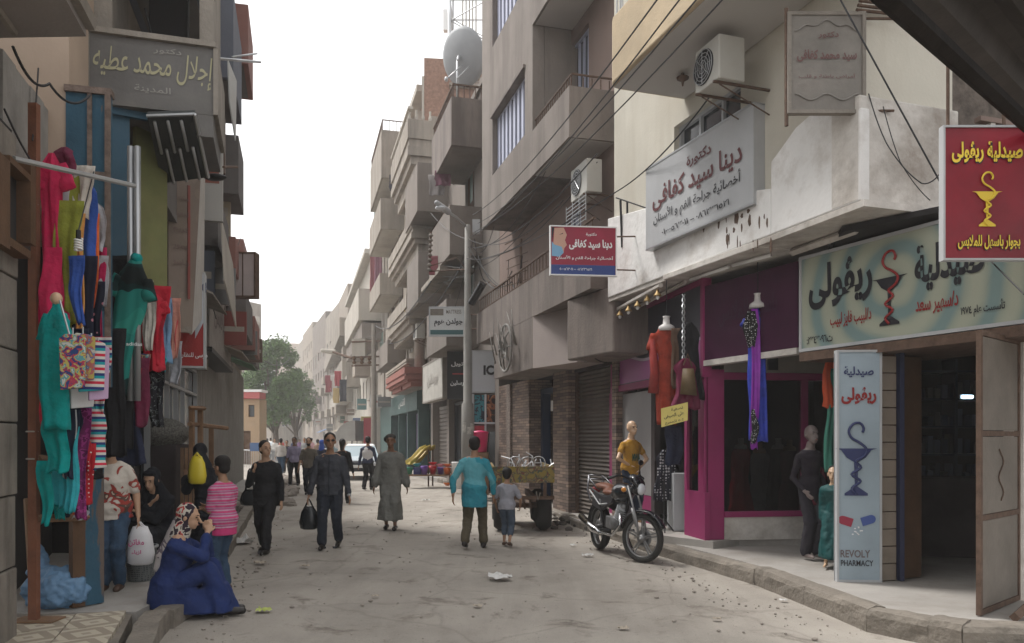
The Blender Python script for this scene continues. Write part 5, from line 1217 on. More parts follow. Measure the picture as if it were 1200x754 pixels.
    if shirt:
        mb=MB(); k0=shirt_len; rr=[(k0,(.106 if not fem else .114)*g,.088*g,0)]+([(k0+.06,.108*g,.088*g,0)] if k0<-.07 else [])+[(k,rx+(.010 if k>.08 else .018),ry+(.011 if k>.08 else .021),y) for k,rx,ry,y in torso if k>max(k0+.02,-.05 if k0<-.07 else -1) and k<.30]; 
        mb.rings([ring(*q) for q in rr])
        if skirt:
            mb.rings([ring(k0-.0,.100*g,.075*g),ring(k0-skirt*.5,.110*g,.085*g),ring(k0-skirt,.118*g,.095*g)])
        for i,s in ((0,1),(1,-1)):
            mb.caps(T(S(.258,s*.045)),T(sh[i]),.042*H*g,.036*H*g)
            if sleeve<=.5: mb.caps(T(sh[i]),T(sh[i].lerp(elb[i],sleeve*2)),.038*H*g,.034*H*g,12,1)
            else: mb.caps(T(sh[i]),T(elb[i]),.038*H*g,.030*H*g,12); mb.caps(T(elb[i]),T(elb[i].lerp(hands[i],(sleeve-.5)*2)),.030*H*g,.023*H*g,12,1)
        blob(mb,shirtname,shirt,t,.011 if vox<.012 else vox,.034,2)
    if robe:
        mb=MB()
        for i in (0,1): mb.caps(T(hipj[i]),T(knees[i]),.066*H,.056*H); mb.caps(T(knees[i]),T(knees[i].lerp(ank[i],.62)),.054*H,.054*H)
        c=(ank[0]+ank[1])/2; hz0=robe_hem
        def rr(z,rx,ry,cx,cy,fold=.0):
            q=[]
            for j in range(20):
                a=2*PI*j/20; f=1+fold*math.sin(a*5+z*9); q.append(T((cx+rx*f*math.cos(a),cy+ry*f*math.sin(a),z)))
            return q
        sp_=abs(ank[0].x-ank[1].x)/2; sy=abs(ank[0].y-ank[1].y)/2
        mb.rings([rr(hz0,.085+sp_,.085+sy,c.x,c.y,.08),rr(hz0+.12,.085+sp_*.8,.085+sy*.8,c.x*.8,c.y*.8,.06),rr(hz*.7+.05,.095,.075+sy*.2,c.x*.3,c.y*.3,.03)]+[ring(k,rx+.014,ry+.016,y,20) for k,rx,ry,y in torso if k<.305 and k>-.02])
        for i,s in ((0,1),(1,-1)):
            mb.caps(T(S(.255,s*.045)),T(sh[i]),.042*H,.038*H); mb.caps(T(sh[i]),T(elb[i]),.038*H,.040*H,12); mb.caps(T(elb[i]),T(elb[i].lerp(hands[i],.82)),.040*H,.046*H,12,1)
        blob(mb,'robe',robe,t,.012,.04,2)
    if scarf:
        mb=MB(); mb.ell(HT((0,-.014,.016)),(.049*H*HS,.052*H*HS,.055*H*HS),14,9,Matrix.Rotation(rz,3,'Z')@HM); mb.caps(HT((0,-.018,-.02)),T(S(.28,0,-.01)),.050*H,.064*H)
        blob(mb,'head_scarf',scarf,t,.011,.012,2)
    t['_']=0; del t['_']
    return t,dict(M=M,T=T,HT=HT,hands=[T(h) for h in hands],knees=knees,ankl=ank,hipj=hipj,elb=[T(h) for h in elb],S=S,ank=ank)
RZ=lambda deg:R(deg)
def gp(px,py,z=0): return G(px,py,z)
# man in dark grey shirt walking to the camera
m_dg=mat('dark grey shirt cloth',(.045,.048,.058),.85,.15,12,.9,12); m_navyt=mat('dark navy trousers',(.018,.022,.032),.9,.15,12,.9,12)
t,q=person('man in dark grey shirt and sunglasses carrying a black bag, walking towards us',gp(387,641),RZ(186),1.80,lh=(.185,.03,.42),rh=(-.175,.08,.43),lf=(.055,.13,.045),rf=(-.065,-.06,.06),shirt=m_dg,sleeve=.93,shirt_len=-.06,trouser=m_navyt,girth=1.08,hair='short',head=(R(12),0),foots=1.1)
mb=MB(); 
for s in (1,-1): mb.ell(q['HT']((s*.018,.048,.007)),(.029,.010,.018),10,6)
mb.build('sunglasses',m_black,t,True)
MB().lathe(q['hands'][1]+Vector((0,0,-.0)),[(.030,-.02),(.034,-.01),(.034,.01),(.030,.02)],12).build('watch',m_steel,t)
f_=Fr(q['T'](q['S'](.1,.1,.085)),q['T'](q['S'](.1,-.1,.085)))
MB().tube([q['T'](q['S'](k_,0,.092 if k_<.2 else .078)) for k_ in (-.05,.03,.1,.17,.24,.285)],.006,5).build('shirt_placket',m_navyt,t,True)
for s in (1,-1): MB().prism(Fr(q['T'](q['S'](.28,.045*s+.02,.062)),q['T'](q['S'](.28,.045*s-.02,.062))),[(0,.02),(.07,.02),(.055,-.05),(.02,-.03)],-.01,.012).build('collar',m_dg,t,False,.004)
def handbag(name,label,cat,top,w,h,dp,m,strap=.18,mm=None):
    o=thing(name,label,cat,top); mb=MB(); c=Vector(top)
    rs=[]
    for k,(z,f) in enumerate(((-strap,.55),(-strap-h*.25,.9),(-strap-h*.7,1.1),(-strap-h*.95,1.0),(-strap-h,.7))):
        rs.append([c+Vector((w/2*f*math.cos(2*PI*j/16)*(1+.08*math.sin(j*2.3+k)),dp/2*f*math.sin(2*PI*j/16),z)) for j in range(16)])
    mb.rings(rs); mb.build('bag_body',m,o,True); mb=MB()
    for s in (-.02,.02): mb.tube([c+Vector((-w*.25,s,-strap-.02)),c+Vector((-.02,s,-.02)),c+Vector((0,s*.5,.015)),c+Vector((.02,s,-.02)),c+Vector((w*.25,s,-strap-.02))],.008,5)
    mb.build('handles',m,o,True); return o
m_pl=plain('black plastic bag',(.015,.017,.02),.25)
handbag('carrier_bag','black plastic bag held by the man in sunglasses','bag',q['hands'][0]+Vector((0,0,-.07)),.26,.36,.14,m_pl,.10)
# woman in black
m_bk=mat('black cloth',(.014,.014,.016),.9,.2,12,.9,12)
t,q=person('woman in black top and trousers with hand raised at her bag strap, walking',gp(312,647),RZ(176),1.68,rh=(-.165,.07,.46),lh=(.075,.10,.72),le=(.5,-.2,-1),lf=(.045,-.08,.06),rf=(-.045,.12,.045),skin=m_skin2,shirt=m_bk,sleeve=.95,shirt_len=-.10,trouser=m_bk,fem=True,girth=1.1,hair='bun',head=(R(48),0))
MB().prism(Fr(q['T'](q['S'](.20,.035,.095)),q['T'](q['S'](.20,-.035,.095))),[(.0,-.04),(.1,-.05),(.12,.02),(.06,.06),(-.01,.03)],.0,.006).build('shirt_print',plain('grey print',(.12,.12,.13),.7),t)
o=handbag('handbag','black shoulder bag hanging at the side of the woman in black','bag',q['T'](q['S'](.22,.15,.0)),.26,.24,.12,m_pl,.30)
# galabiya man
m_gal=mat('grey galabiya cloth',(.165,.165,.15),.9,.15,8,.9,13)
t,q=person('man in long grey galabiya and dark headcloth walking towards us',gp(458,620),RZ(182),1.80,lh=(.165,.06,.43),rh=(-.165,-.03,.43),lf=(.05,-.03,.05),rf=(-.05,.06,.045),robe=m_gal,robe_hem=.10,hair=None,skin=mat('dark brown skin',(.20,.11,.07),.55,.06,8,.03,60),shoe=m_shoe)
mb=MB(); mb.ell(q['HT']((0,-.006,.034)),(.10,.105,.066)); mb.ell(q['HT']((.04,-.02,.015)),(.055,.06,.06)); blob(mb,'headcloth',mat('dark headcloth',(.05,.045,.04),.9,.2,10),t,.011,.01)
# teal couple: person seen from behind
def tealfn(n,l,tc): return blobs([(0,(.03,.20,.26)),(.44,(.035,.23,.29)),(.56,(.10,.32,.37))],2.4,.3)(n,l,tc)
m_teal=pattern('teal tunic cloth',tealfn,.9); m_olive=mat('olive brown trousers',(.085,.07,.045),.9,.15,10,.9,12)
t,q=person('man in teal tunic and olive trousers seen from behind',gp(556,642),RZ(-4),1.74,rh=(-.185,-.06,.47),re=(-1,-.2,0),lh=(.165,.06,.46),le=(1,-.5,0),rf=(-.075,-.09,.07),lf=(.075,.06,.045),shirt=m_teal,sleeve=.9,shirt_len=-.15,trouser=m_olive,girth=1.06,hair='short')
# boy
t,q=person('small boy in grey tee and cropped jeans beside the man in teal',gp(594,640),RZ(-12),1.22,rh=(-.16,.10,.48),re=(-1,-1,0),lh=(.15,.12,.50),le=(1,-1,0),rf=(-.05,.06,.05),lf=(.06,-.12,.075),shirt=mat('pale grey tee',(.27,.27,.30),.9,.1,10),sleeve=.4,shirt_len=-.04,trouser=mat('blue grey jeans',(.06,.08,.11),.9,.15,14),tl=.55,hair='curly',shoe=m_sole,girth=1.05)
# girl with pink stripes, back to us
m_pst=pattern('pink and mauve stripes',stripes([(0,(.50,.06,.17)),(.35,(.48,.30,.38)),(.6,(.42,.07,.20)),(.8,(.36,.22,.30))],16),.9)
m_jean=mat('blue jeans',(.035,.065,.11),.9,.25,10,.9,12)
t,q=person('girl in pink striped shirt and jeans standing beside the seated woman',gp(262,692),RZ(62),1.50,lh=(.03,.17,.62),le=(.6,-.6,-1),rh=(-.03,.17,.60),re=(-.4,-.6,-1),lf=(.045,.02,.04),rf=(-.045,-.03,.04),shirt=m_pst,sleeve=.42,shirt_len=-.05,trouser=m_jean,hair='curly',shoe=m_sole,fem=True,girth=1.0)
mb=MB(); mb.rings([[q['T'](q['S'](k,.104*math.cos(2*PI*j/16),.082*math.sin(2*PI*j/16))) for j in range(16)] for k in (-.10,-.02)]); blob(mb,'shirt_hem',plain('hot pink cloth',(.55,.05,.18),.9),t,.01)
# olive tee man, lavender shirt man, back of vest man
t,q=person('bearded man in olive tee walking behind the man in sunglasses',gp(362,580),RZ(188),1.74,lh=(.17,.08,.44),rh=(-.19,.12,.46),lf=(.05,-.08,.06),rf=(-.05,.10,.045),shirt=mat('olive tee',(.12,.105,.085),.9,.1,10),sleeve=.42,shirt_len=-.05,trouser=m_navyt,vox=.014,skin=m_skin2)
MB().ell(q['HT']((0,.03,-.04)),(.06,.05,.05)).build('beard',m_hair,t,True)
person('man in lavender shirt and black trousers farther down the road',gp(345,569),RZ(182),1.76,shirt=mat('lavender shirt',(.30,.27,.38),.9,.1,10),sleeve=.6,shirt_len=-.04,trouser=m_bk,vox=.014,skin=mat('dark brown skin',(.20,.11,.07),.55,.06,8,.03,60))
def vest(n,l,tc): return blobs([(0,(.62,.60,.60)),(.55,(.60,.58,.58)),(.64,(.40,.28,.24))],2.0,.2)(n,l,tc)
t,q=person('man seen from behind in white waistcoat with navy sleeves near the car',gp(431,574),RZ(-8),1.78,rh=(-.19,.02,.42),lh=(.18,.05,.44),rf=(-.05,-.08,.06),lf=(.05,.06,.045),shirt=mat('navy shirt',(.04,.05,.09),.9,.1,10),sleeve=.95,trouser=m_bk,vox=.014)
mb=MB(); mb.rings([[q['T'](q['S'](k,rx*math.cos(2*PI*j/16),ry*math.sin(2*PI*j/16))) for j in range(16)] for k,rx,ry in ((-.01,.108,.085),(.08,.098,.080),(.18,.112,.085),(.25,.090,.068),(.28,.06,.05))]); blob(mb,'waistcoat',pattern('white waistcoat',vest,.9),t,.013)
person('woman with blue headscarf half hidden behind the man in sunglasses',gp(377,572),RZ(-6),1.66,robe=mat('dark navy robe',(.03,.035,.06),.9,.1,8),hair=None,scarf=plain('bright blue scarf',(.06,.12,.45),.9),vox=.015)
person('dark haired person just behind the shoulder of the man in sunglasses',gp(401,590),RZ(-4),1.70,shirt=m_bk,sleeve=.9,trouser=m_bk,hair='long',vox=.015)
person('person in pale top beside the blue headscarf in the distance',gp(389,566),RZ(-6),1.68,shirt=plain('pale aqua cloth',(.35,.45,.48),.9),sleeve=.9,trouser=m_bk,hair=None,scarf=plain('pale aqua cloth',(.35,.45,.48),.9),vox=.016)
# distant people
rnd=random.Random(12); fc=[(.35,.1,.1),(.1,.15,.3),(.4,.38,.35),(.05,.05,.06),(.3,.2,.25),(.15,.25,.2),(.5,.3,.1)]
for k,(px,py,nm) in enumerate([(329,557,'in pale shirt'),(336,554,'in dark robe'),(372,550,'in brown shirt'),(305,542,'in grey shirt near the barriers'),(313,540,'in dark red top near the barriers'),(322,541,'in white top near the barriers'),(299,541,'in black near the barriers'),(357,545,'in blue grey top'),(365,541,'in dusty pink top'),(384,543,'in black by the parked car'),(330,537,'in red beyond the barriers'),(344,536,'in navy beyond the barriers'),(317,535,'in cream beyond the barriers'),(351,534,'in violet far off')]):
    cset={'pale':(.4,.38,.36),'dark red':(.3,.05,.05),'dark':(.04,.04,.05),'brown':(.16,.1,.07),'grey':(.2,.2,.2),'white':(.55,.54,.52),'black':(.02,.02,.02),'blue':(.14,.2,.26),'dusty':(.4,.22,.24),'red':(.4,.05,.05),'navy':(.04,.05,.12),'cream':(.45,.4,.3),'violet':(.25,.12,.3)}
    c=next(v for kk,v in cset.items() if kk in nm)
    person('distant pedestrian '+nm,gp(px,py),RZ(180*(k%2)+rnd.uniform(-20,20)),rnd.uniform(1.6,1.78),shirt=plain('far cloth %d'%k,c,.9),sleeve=.8,trouser=m_bk if k%3 else m_jean,vox=.022,lf=(.05,.08*(1 if k%2 else -1),.045),rf=(-.05,-.08*(1 if k%2 else -1),.05))
# seated woman in blue
m_blue=mat('royal blue robe',(.013,.027,.105),.85,.12,7,.9,12)
def scfn(n,l,tc): return blobs([(0,(.03,.02,.03)),(.46,(.03,.02,.03)),(.5,(.45,.42,.36)),(.58,(.35,.04,.04)),(.64,(.03,.02,.03))],11,.5)(n,l,tc)
m_scf=pattern('patterned scarf cloth',scfn,.9)
loc=Vector((-3.28,7.62,.02)); H=1.66
t,q=person('seated woman in royal blue robe and patterned headscarf, hands raised before her face',loc,RZ(-80),H,hip=.165,lean=.20,head=(R(-5),R(6)),lh=(.02,.205,.46),rh=(-.035,.195,.455),le=(.5,.2,-1),re=(-.5,.2,-1),lf=(.06,.31,.04),rf=(-.03,.29,.04),lk=(.1,1,.9),rk=(0,1,.9),skin=m_skin2,shirt=m_blue,sleeve=.93,shirt_len=-.04,fem=True,girth=1.12,hair=None,scarf=m_scf,fing=.05,shirtname='robe_top')
T=q['T'];mb=MB()
def er(c,rx,ry,z0,fold=.03,n=22): return [T((c[0]+rx*(1+fold*math.sin(j*1.9+z0*20))*math.cos(2*PI*j/n),c[1]+ry*(1+fold*math.sin(j*1.4))*math.sin(2*PI*j/n),z0)) for j in range(n)]
mb.rings([er((0,-.02),.125,.11,.04),er((0,0),.13,.125,.12),er((0,.0),.12,.11,.20)])
for i in (0,1): mb.caps(T(q['hipj'][i]),T(q['knees'][i]),.070*H,.052*H); mb.caps(T(q['knees'][i]),T(q['ankl'][i]+Vector((0,.0,.03))),.056*H,.045*H)
mb.rings([er((.01,.30),.125,.085,.012,.08),er((.01,.27),.115,.085,.09,.05),er((.01,.25),.10,.07,.17)])
mb.rings([er((.01,.16),.13,.20,.012,.05),er((.01,.15),.12,.18,.08),er((.01,.13),.10,.12,.15)])
blob(mb,'robe_skirt',m_blue,t,.012,.022,8)
mb=MB(); mb.caps(q['HT']((0,-.03,-.05)),q['T'](q['S'](.24,0,-.03)),.085,.10); mb.caps(q['HT']((0,-.045,-.03)),q['T'](q['S'](.16,.02,-.075)),.05,.06); mb.caps(q['T'](q['S'](.16,.02,-.075)),q['T'](q['S'](.08,.03,-.085)),.05,.03); blob(mb,'scarf_tail',pattern('pale scarf tail',blobs([(0,(.36,.33,.32)),(.52,(.12,.1,.12)),(.6,(.4,.36,.34))],7,.5),.9),t,.011,.02)
# crouching woman in black abaya facing us
m_aba=mat('black abaya cloth',(.010,.011,.015),.9,.2,6,.9,12)
loc=gp(190,664,.14)+Vector((.0,.0,0)); H=1.66
t,q=person('crouching woman in black abaya with her arms folded, facing us',loc,RZ(172),H,hip=.26,lean=.30,head=(R(8),R(10)),lh=(-.01,.16,.47),rh=(.08,.19,.42),le=(1,-.1,-.6),re=(-1,-.1,-.6),lf=(.07,.14,.04),rf=(-.07,.14,.04),shirt=m_aba,sleeve=.9,fem=True,girth=1.25,hair=None,scarf=None,skin=m_skin2,shirtname='abaya_top')
mb=MB(); HT=q['HT']; mb.ell(HT((0,-.034,.018)),(.094,.084,.108)); mb.ell(HT((0,.010,.048)),(.078,.068,.045)); mb.ell(HT((.036,.008,.0)),(.022,.05,.075)); mb.ell(HT((-.036,.008,.0)),(.022,.05,.075)); mb.caps(HT((.03,-.02,-.03)),q['T'](q['S'](.25,.06,.0)),.05,.10); mb.caps(HT((-.03,-.02,-.03)),q['T'](q['S'](.25,-.06,.0)),.05,.10); mb.caps(HT((0,-.0,-.10)),q['T'](q['S'](.2,0,.05)),.05,.09); blob(mb,'head_veil',m_aba,t,.011,.01)
T=q['T'];mb=MB(); mb.rings([er((0,.05),.155,.15,.0,.05),er((0,.05),.16,.15,.14),er((0,.03),.14,.12,.28),er((0,.02),.10,.08,.36)])
for i in (0,1): mb.caps(T(q['hipj'][i]),T(q['knees'][i]),.075*H,.062*H); mb.caps(T(q['knees'][i]),T(q['ankl'][i]),.062*H,.055*H)
blob(mb,'abaya_skirt',m_aba,t,.013,.03)
# woman in black from behind, yellow bag
loc=gp(243,660,.14); 
t,q=person('woman in black abaya stooping with yellow bag beside timber slats',loc,RZ(60),1.52,lean=.16,hip=.51,lh=(.06,.19,.74),le=(.5,-.2,-1),rh=(-.05,.20,.70),re=(-.5,-.4,-1),head=(R(-60),R(20)),robe=m_aba,robe_hem=.05,hair=None,scarf=m_aba)
yb=handbag('carrier_bag','bright yellow plastic bag held by the stooping woman in black','bag',P(231,532,loc.y-.25),.20,.34,.10,plain('yellow plastic',(.62,.50,.04),.35),.03)
# man with printed white tee, head hidden by the blue leaf
def prn(n,l,tc): return blobs([(0,(.55,.50,.44)),(.5,(.50,.46,.40)),(.54,(.30,.05,.04)),(.6,(.10,.06,.05)),(.63,(.5,.42,.32))],4.2,1.0)(n,l,tc)
loc=gp(131,690,.14)
t,q=person('person in printed white tee and jeans holding a white carrier bag, head hidden in shade',loc,RZ(-165),1.62,lh=(.10,.12,.50),le=(.2,-1,0),rh=(-.16,.02,.46),lf=(.04,.02,.04),rf=(-.05,.02,.04),lean=.10,head=(0,R(20)),shirt=pattern('printed white tee',prn,.9),sleeve=.40,shirt_len=-.06,trouser=m_jean,girth=1.12,shoe=m_sole,skin=m_skin2,fem=True,hair='long') 
st=q['T'](q['S'](.22,.12,.06))
q0=q['hands'][1]
bag=handbag('carrier_bag','white plastic carrier bag with pink print in the doorway','bag',q0+Vector((.03,-.02,-.07)),.26,.40,.14,plain('white plastic',(.62,.61,.62),.4),.03)
f=Fr((q0.x-.10,q0.y-.11),(q0.x+.16,q0.y-.11)); text('مفاتن',plain('pink print',(.5,.06,.2),.5),bag,f,.13,q0.z-.26,.16,.08,0,.02); text('ازياء',plain('pink print',(.5,.06,.2),.5),bag,f,.13,q0.z-.36,.10,.05,0,.02)
f=Fr((q0.x-.05,q0.y-.09),(q0.x+.20,q0.y-.09))
# mannequins as bodies
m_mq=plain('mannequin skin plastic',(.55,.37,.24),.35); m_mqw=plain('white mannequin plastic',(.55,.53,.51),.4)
loc=G(738,612,.2); loc=Vector((loc.x,loc.y,.72))
t,q=person('tan mannequin in mustard printed tee and dark jeans outside the dress shop',P(739,612,12.6)-Vector((0,0,0)),RZ(-150),1.62,name='mannequin',lh=(.055,.05,.56),le=(1,.1,0),rh=(-.055,.05,.52),re=(-1,.1,0),lf=(.045,0,.04),rf=(-.045,.02,.04),skin=m_mq,shirt=mat('mustard tee',(.38,.20,.03),.9,.1,9),sleeve=.25,shirt_len=-.08,trouser=mat('dark jeans',(.02,.03,.05),.9),hair=None,shoe=None,fem=True,girth=.9,cat='mannequin')
f=Fr(q['T'](q['S'](.1,-.06,.1)),q['T'](q['S'](.1,.06,.1)))
text('AWM',plain('dark green print',(.04,.09,.06),.8),t,f,.10,q['T'](q['S'](.12,0,0)).z,.16,.12,.015,.05)
loc=P(949,640,9.9)
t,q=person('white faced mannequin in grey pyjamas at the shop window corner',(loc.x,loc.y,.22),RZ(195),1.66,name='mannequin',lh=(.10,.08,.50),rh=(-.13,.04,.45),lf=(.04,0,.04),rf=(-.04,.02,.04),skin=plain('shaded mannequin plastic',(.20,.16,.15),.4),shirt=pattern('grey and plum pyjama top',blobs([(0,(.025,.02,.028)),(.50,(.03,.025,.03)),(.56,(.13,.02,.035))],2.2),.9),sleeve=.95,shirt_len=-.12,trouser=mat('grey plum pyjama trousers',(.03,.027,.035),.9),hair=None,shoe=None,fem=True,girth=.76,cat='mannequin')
loc=P(977,655,9.25)
t,q=person('child mannequin in long teal dress leaning at the pharmacy corner',(loc.x,loc.y,.22),RZ(150),1.16,girth=.72,lh=(.09,.02,.45),rh=(-.09,.02,.45),name='mannequin',robe=mat('teal satin dress',(.004,.06,.06),.6,.1,6),robe_hem=.08,skin=m_mq,hair='long',cat='mannequin',shoe=None)
# ================================================================ hanging clothes
def garment(name,label,cat,top,L,prof,m,depth=.10,rz=0,sleeves=None,neck=True,group=None,fold=.09,nf=5,tilt=0,root=None,full=False):
    """cloth hanging from 'top': prof = [(fraction down, half width)]; a thin folded sheet, or a filled form when full"""
    t=root or thing(name,label,cat,top,group); c=Vector(top); M=Matrix.Translation(c)@Matrix.Rotation(rz,4,'Z')@Matrix.Rotation(tilt,4,'Y')
    mb=MB(); rs=[]; n=48; ph=random.random()*6; ph2=random.random()*6; nf=random.choice((1.6,2.2,2.9,3.6)); gz=random.uniform(-3,3); K=22; wm=max(x for _,x in prof)
    dp=depth*(.75 if full else .2); am=(.010 if full else .019)*min(1.3,wm/.12)
    for i in range(K+1):
        f=i/K
        for (a,wa),(b,wb_) in zip(prof,prof[1:]):
            if a<=f<=b+1e-6: w=wa+(wb_-wa)*(f-a)/max(b-a,1e-6); break
        q=[]
        for j in range(n):
            a=2*PI*j/n; s=math.cos(a); fo=math.sin(nf*s*1.5+ph+f*gz)+.5*math.sin((nf*2.3)*s*1.4+ph2-f*gz*1.7)+.35*noise.noise(Vector((s*2.2,f*7,ph*3)))
            y=dp*math.sin(a)*(.5+.5*f)*(w/wm)**.5+am*(.25+f)*fo+.012*math.sin(f*7+ph)
            x=w*s*(1+.05*f*math.sin(f*11+ph2)+.10*noise.noise(Vector((f*5,ph,s))))+.012*math.sin(f*6+ph2)
            z=-f*L-(w*.30*abs(s)*(1-f)**2*(f>0))+(.016*math.sin(nf*s*2+ph) if f>.85 else 0)
            if full: x*=1+.05*f*fo
            q.append(M@Vector((x,y,z)))
        rs.append(q)
    mb.rings(rs); o=mb.build('cloth',m,t,True)
    if sleeves:
        sl,ang,r=sleeves; w=prof[1][1]
        for s in (-1,1):
            a=M@Vector((s*w*.85,0,-L*prof[1][0]-r*.7)); d=(M.to_3x3()@Vector((s*math.sin(ang),0,-math.cos(ang)))); e=d.cross(M.to_3x3()@Vector((0,1,0))); yv=M.to_3x3()@Vector((0,1,0)); mb=MB(); R_=[]
            for k in range(6):
                f=k/5; cc=a+d*sl*f+yv*.012*math.sin(k*1.7+ph); rr=r*(.95+.2*f)*(1+.06*math.sin(k*2.3)); R_.append([cc+e*rr*math.cos(2*PI*j/16)+yv*rr*(.7 if full else .28)*math.sin(2*PI*j/16)*(1+.15*math.sin(3*j+k)) for j in range(16)])
            mb.rings(R_); mb.build('sleeve',m,t,True)
    return t
TEE=[(0,.05),(.06,.19),(.3,.20),(.6,.19),(1,.20)]; DRESS=[(0,.04),(.04,.13),(.12,.19),(.3,.15),(.6,.18),(1,.24)]; TRO=[(0,.14),(.2,.16),(.5,.15),(1,.13)]; LEG=[(0,.10),(.3,.09),(.7,.07),(1,.05)]
def fb(name,c,v=.2): return mat(name,c,.9,v,7,.8,16)
fuch=fb('fuchsia cloth',(.55,.02,.09)); lime=fb('olive green cloth',(.26,.28,.04)); oran=fb('orange cloth',(.60,.28,.08)); tealc=fb('teal cloth',(.0,.24,.23)); red=fb('red cloth',(.48,.02,.04)); navy=fb('navy cloth',(.02,.025,.05)); blu=fb('cobalt cloth',(.03,.08,.32)); grey=fb('pale grey cloth',(.34,.35,.38)); maro=fb('maroon cloth',(.14,.02,.05)); turq=fb('turquoise cloth',(.03,.33,.38)); orr=fb('bright orange cloth',(.60,.12,.03)); blk=fb('black hanging cloth',(.014,.014,.016)); lblue=fb('light blue cloth',(.15,.27,.42))
stars=pattern('navy cloth with white stars',cells([(0,(.5,.5,.52)),(.13,(.015,.018,.035))],9,.7),.9); stp=pattern('red white teal stripes',stripes([(0,(.55,.54,.5)),(.2,(.5,.03,.06)),(.4,(.55,.54,.5)),(.6,(.02,.28,.32)),(.8,(.03,.04,.15))],9),.9); flor=pattern('bright floral print',blobs([(0,(.03,.06,.18)),(.42,(.38,.05,.09)),(.5,(.45,.40,.12)),(.56,(.1,.30,.33)),(.62,(.5,.49,.46))],17,.9),.8); pstar=pattern('navy cloth with pink stars',cells([(0,(.5,.2,.25)),(.16,(.015,.018,.035))],11,.8),.9); polk=pattern('red polka cloth',cells([(0,(.6,.58,.55)),(.18,(.40,.02,.03))],26,.1),.9)
# ---- timber rack at the left
rk=thing('clothes_rack','rusty red timber clothes rack standing on the patterned tiles','clothes rack',gp(40,728,.17))
b=gp(40,728,.17); dr=b.y
mb=MB(); mb.abox(b.x-.035,b.x+.035,b.y-.03,b.y+.03,.16,Z(122,dr)); mb.build('post',mat('red brown timber',(.17,.07,.04),.85,.25,5,.3,40,streak=True,dirt=.3,dscale=2),rk)
def bar(px0,py0,d0,px1,py1,d1,r,name,m,par,seg=6): mb=MB(); mb.tube([P(px0,py0,d0),P(px1,py1,d1)],r,seg); return mb.build(name,m,par)
bar(16,186,5.9,158,218,7.2,.022,'rail',m_steel,rk)
q0=P(44,538,dr);q1=P(102,548,7.3); MB().tube([q0,q1],.04,4).build('crossbar',m_wood,rk); q0=P(44,608,dr);q1=P(102,606,7.3); MB().tube([q0,q1],.035,4).build('crossbar',m_wood,rk)
for y in (506,538,240): MB().tube([P(38,y,dr)+Vector((.045*math.cos(a),.045*math.sin(a),0)) for a in [i*PI/4 for i in range(9)]],.007,5).build('rope_tie',m_f3,rk)
MB().abox(b.x-.16,b.x+.2,b.y-.10,b.y+.12,.172,.185).build('foot_board',m_wood,rk)
# open wooden frame box on the wall
q=P(2,180,6.3)
mb=MB(); f=Fr(LP(5.6),LP(6.6))
def hb(x0,x1,y0,y1,n0,n1,m,nm,par):
    a=f.hit(x0,300,n1)[0]; c=f.hit(x1,300,n1)[0]; z0=f.hit(x0,y1,n1)[1]; z1=f.hit(x0,y0,n1)[1]; MB().box(f,a,c,z0,z1,n0,n1).build(nm,m,par)
wb_=thing('wooden_frame','old wooden frame box fixed to the grey wall behind the red dresses','frame',f.p(.3,3.4))
hb(0,12,178,285,0,.12,m_wood2,'stile',wb_); hb(36,42,190,285,0,.12,m_wood2,'stile',wb_); hb(12,36,278,288,0,.12,m_wood2,'rail',wb_); hb(12,36,182,190,0,.12,m_wood2,'rail',wb_); hb(12,36,190,278,.0,.02,m_dark,'back_panel',wb_)
def hang(px,py,d,Lpx,name,label,cat,prof,m,sc=1,**k): return garment(name,label,cat,P(px,py,d),Lpx/F*d,[(a,w*sc) for a,w in prof],m,**k)
hang(62,180,6.7,200,'dress','long fuchsia dress hanging highest at the left rack','dress',DRESS,fuch,.56,sleeves=(.22,.35,.06),depth=.09)
hang(60,290,6.62,100,'dress','lower fuchsia skirt panel hanging behind the red post','dress',[(0,.10),(1,.13)],fuch,.75)
hang(82,182,7.0,200,'dress','long olive green dress with scarf hanging from the rail','dress',DRESS,lime,.6,depth=.08)
hang(76,172,6.9,30,'blouse','maroon sequinned blouse peeping over the olive dress','blouse',TEE,maro,.45)
hang(92,250,6.85,145,'trousers','ochre trousers hanging beside the olive dress','trousers',LEG,oran,.6)
hang(102,215,7.1,100,'shirt','cobalt blue shirt hanging behind the orange trousers','shirt',TEE,blu,.42)
hang(104,225,7.2,100,'blouse','orange and red blouse hanging right of the olive dress','blouse',LEG,oran,.75)
hang(108,235,7.3,60,'blouse','white and blue blouse hanging near the pipe end','blouse',TEE,grey,.6)
hang(99,300,7.0,160,'leggings','navy leggings with pink stars, hanging','leggings',LEG,pstar,1.1)
hang(88,385,6.7,55,'scarf','navy star cloth draped behind the teal tracksuit','scarf',[(0,.10),(1,.2)],stars,1.0)
hang(113,290,7.3,140,'leggings','crimson leggings hanging by the peeling blue panel','leggings',LEG,fb('crimson cloth',(.35,.01,.07)),.8)
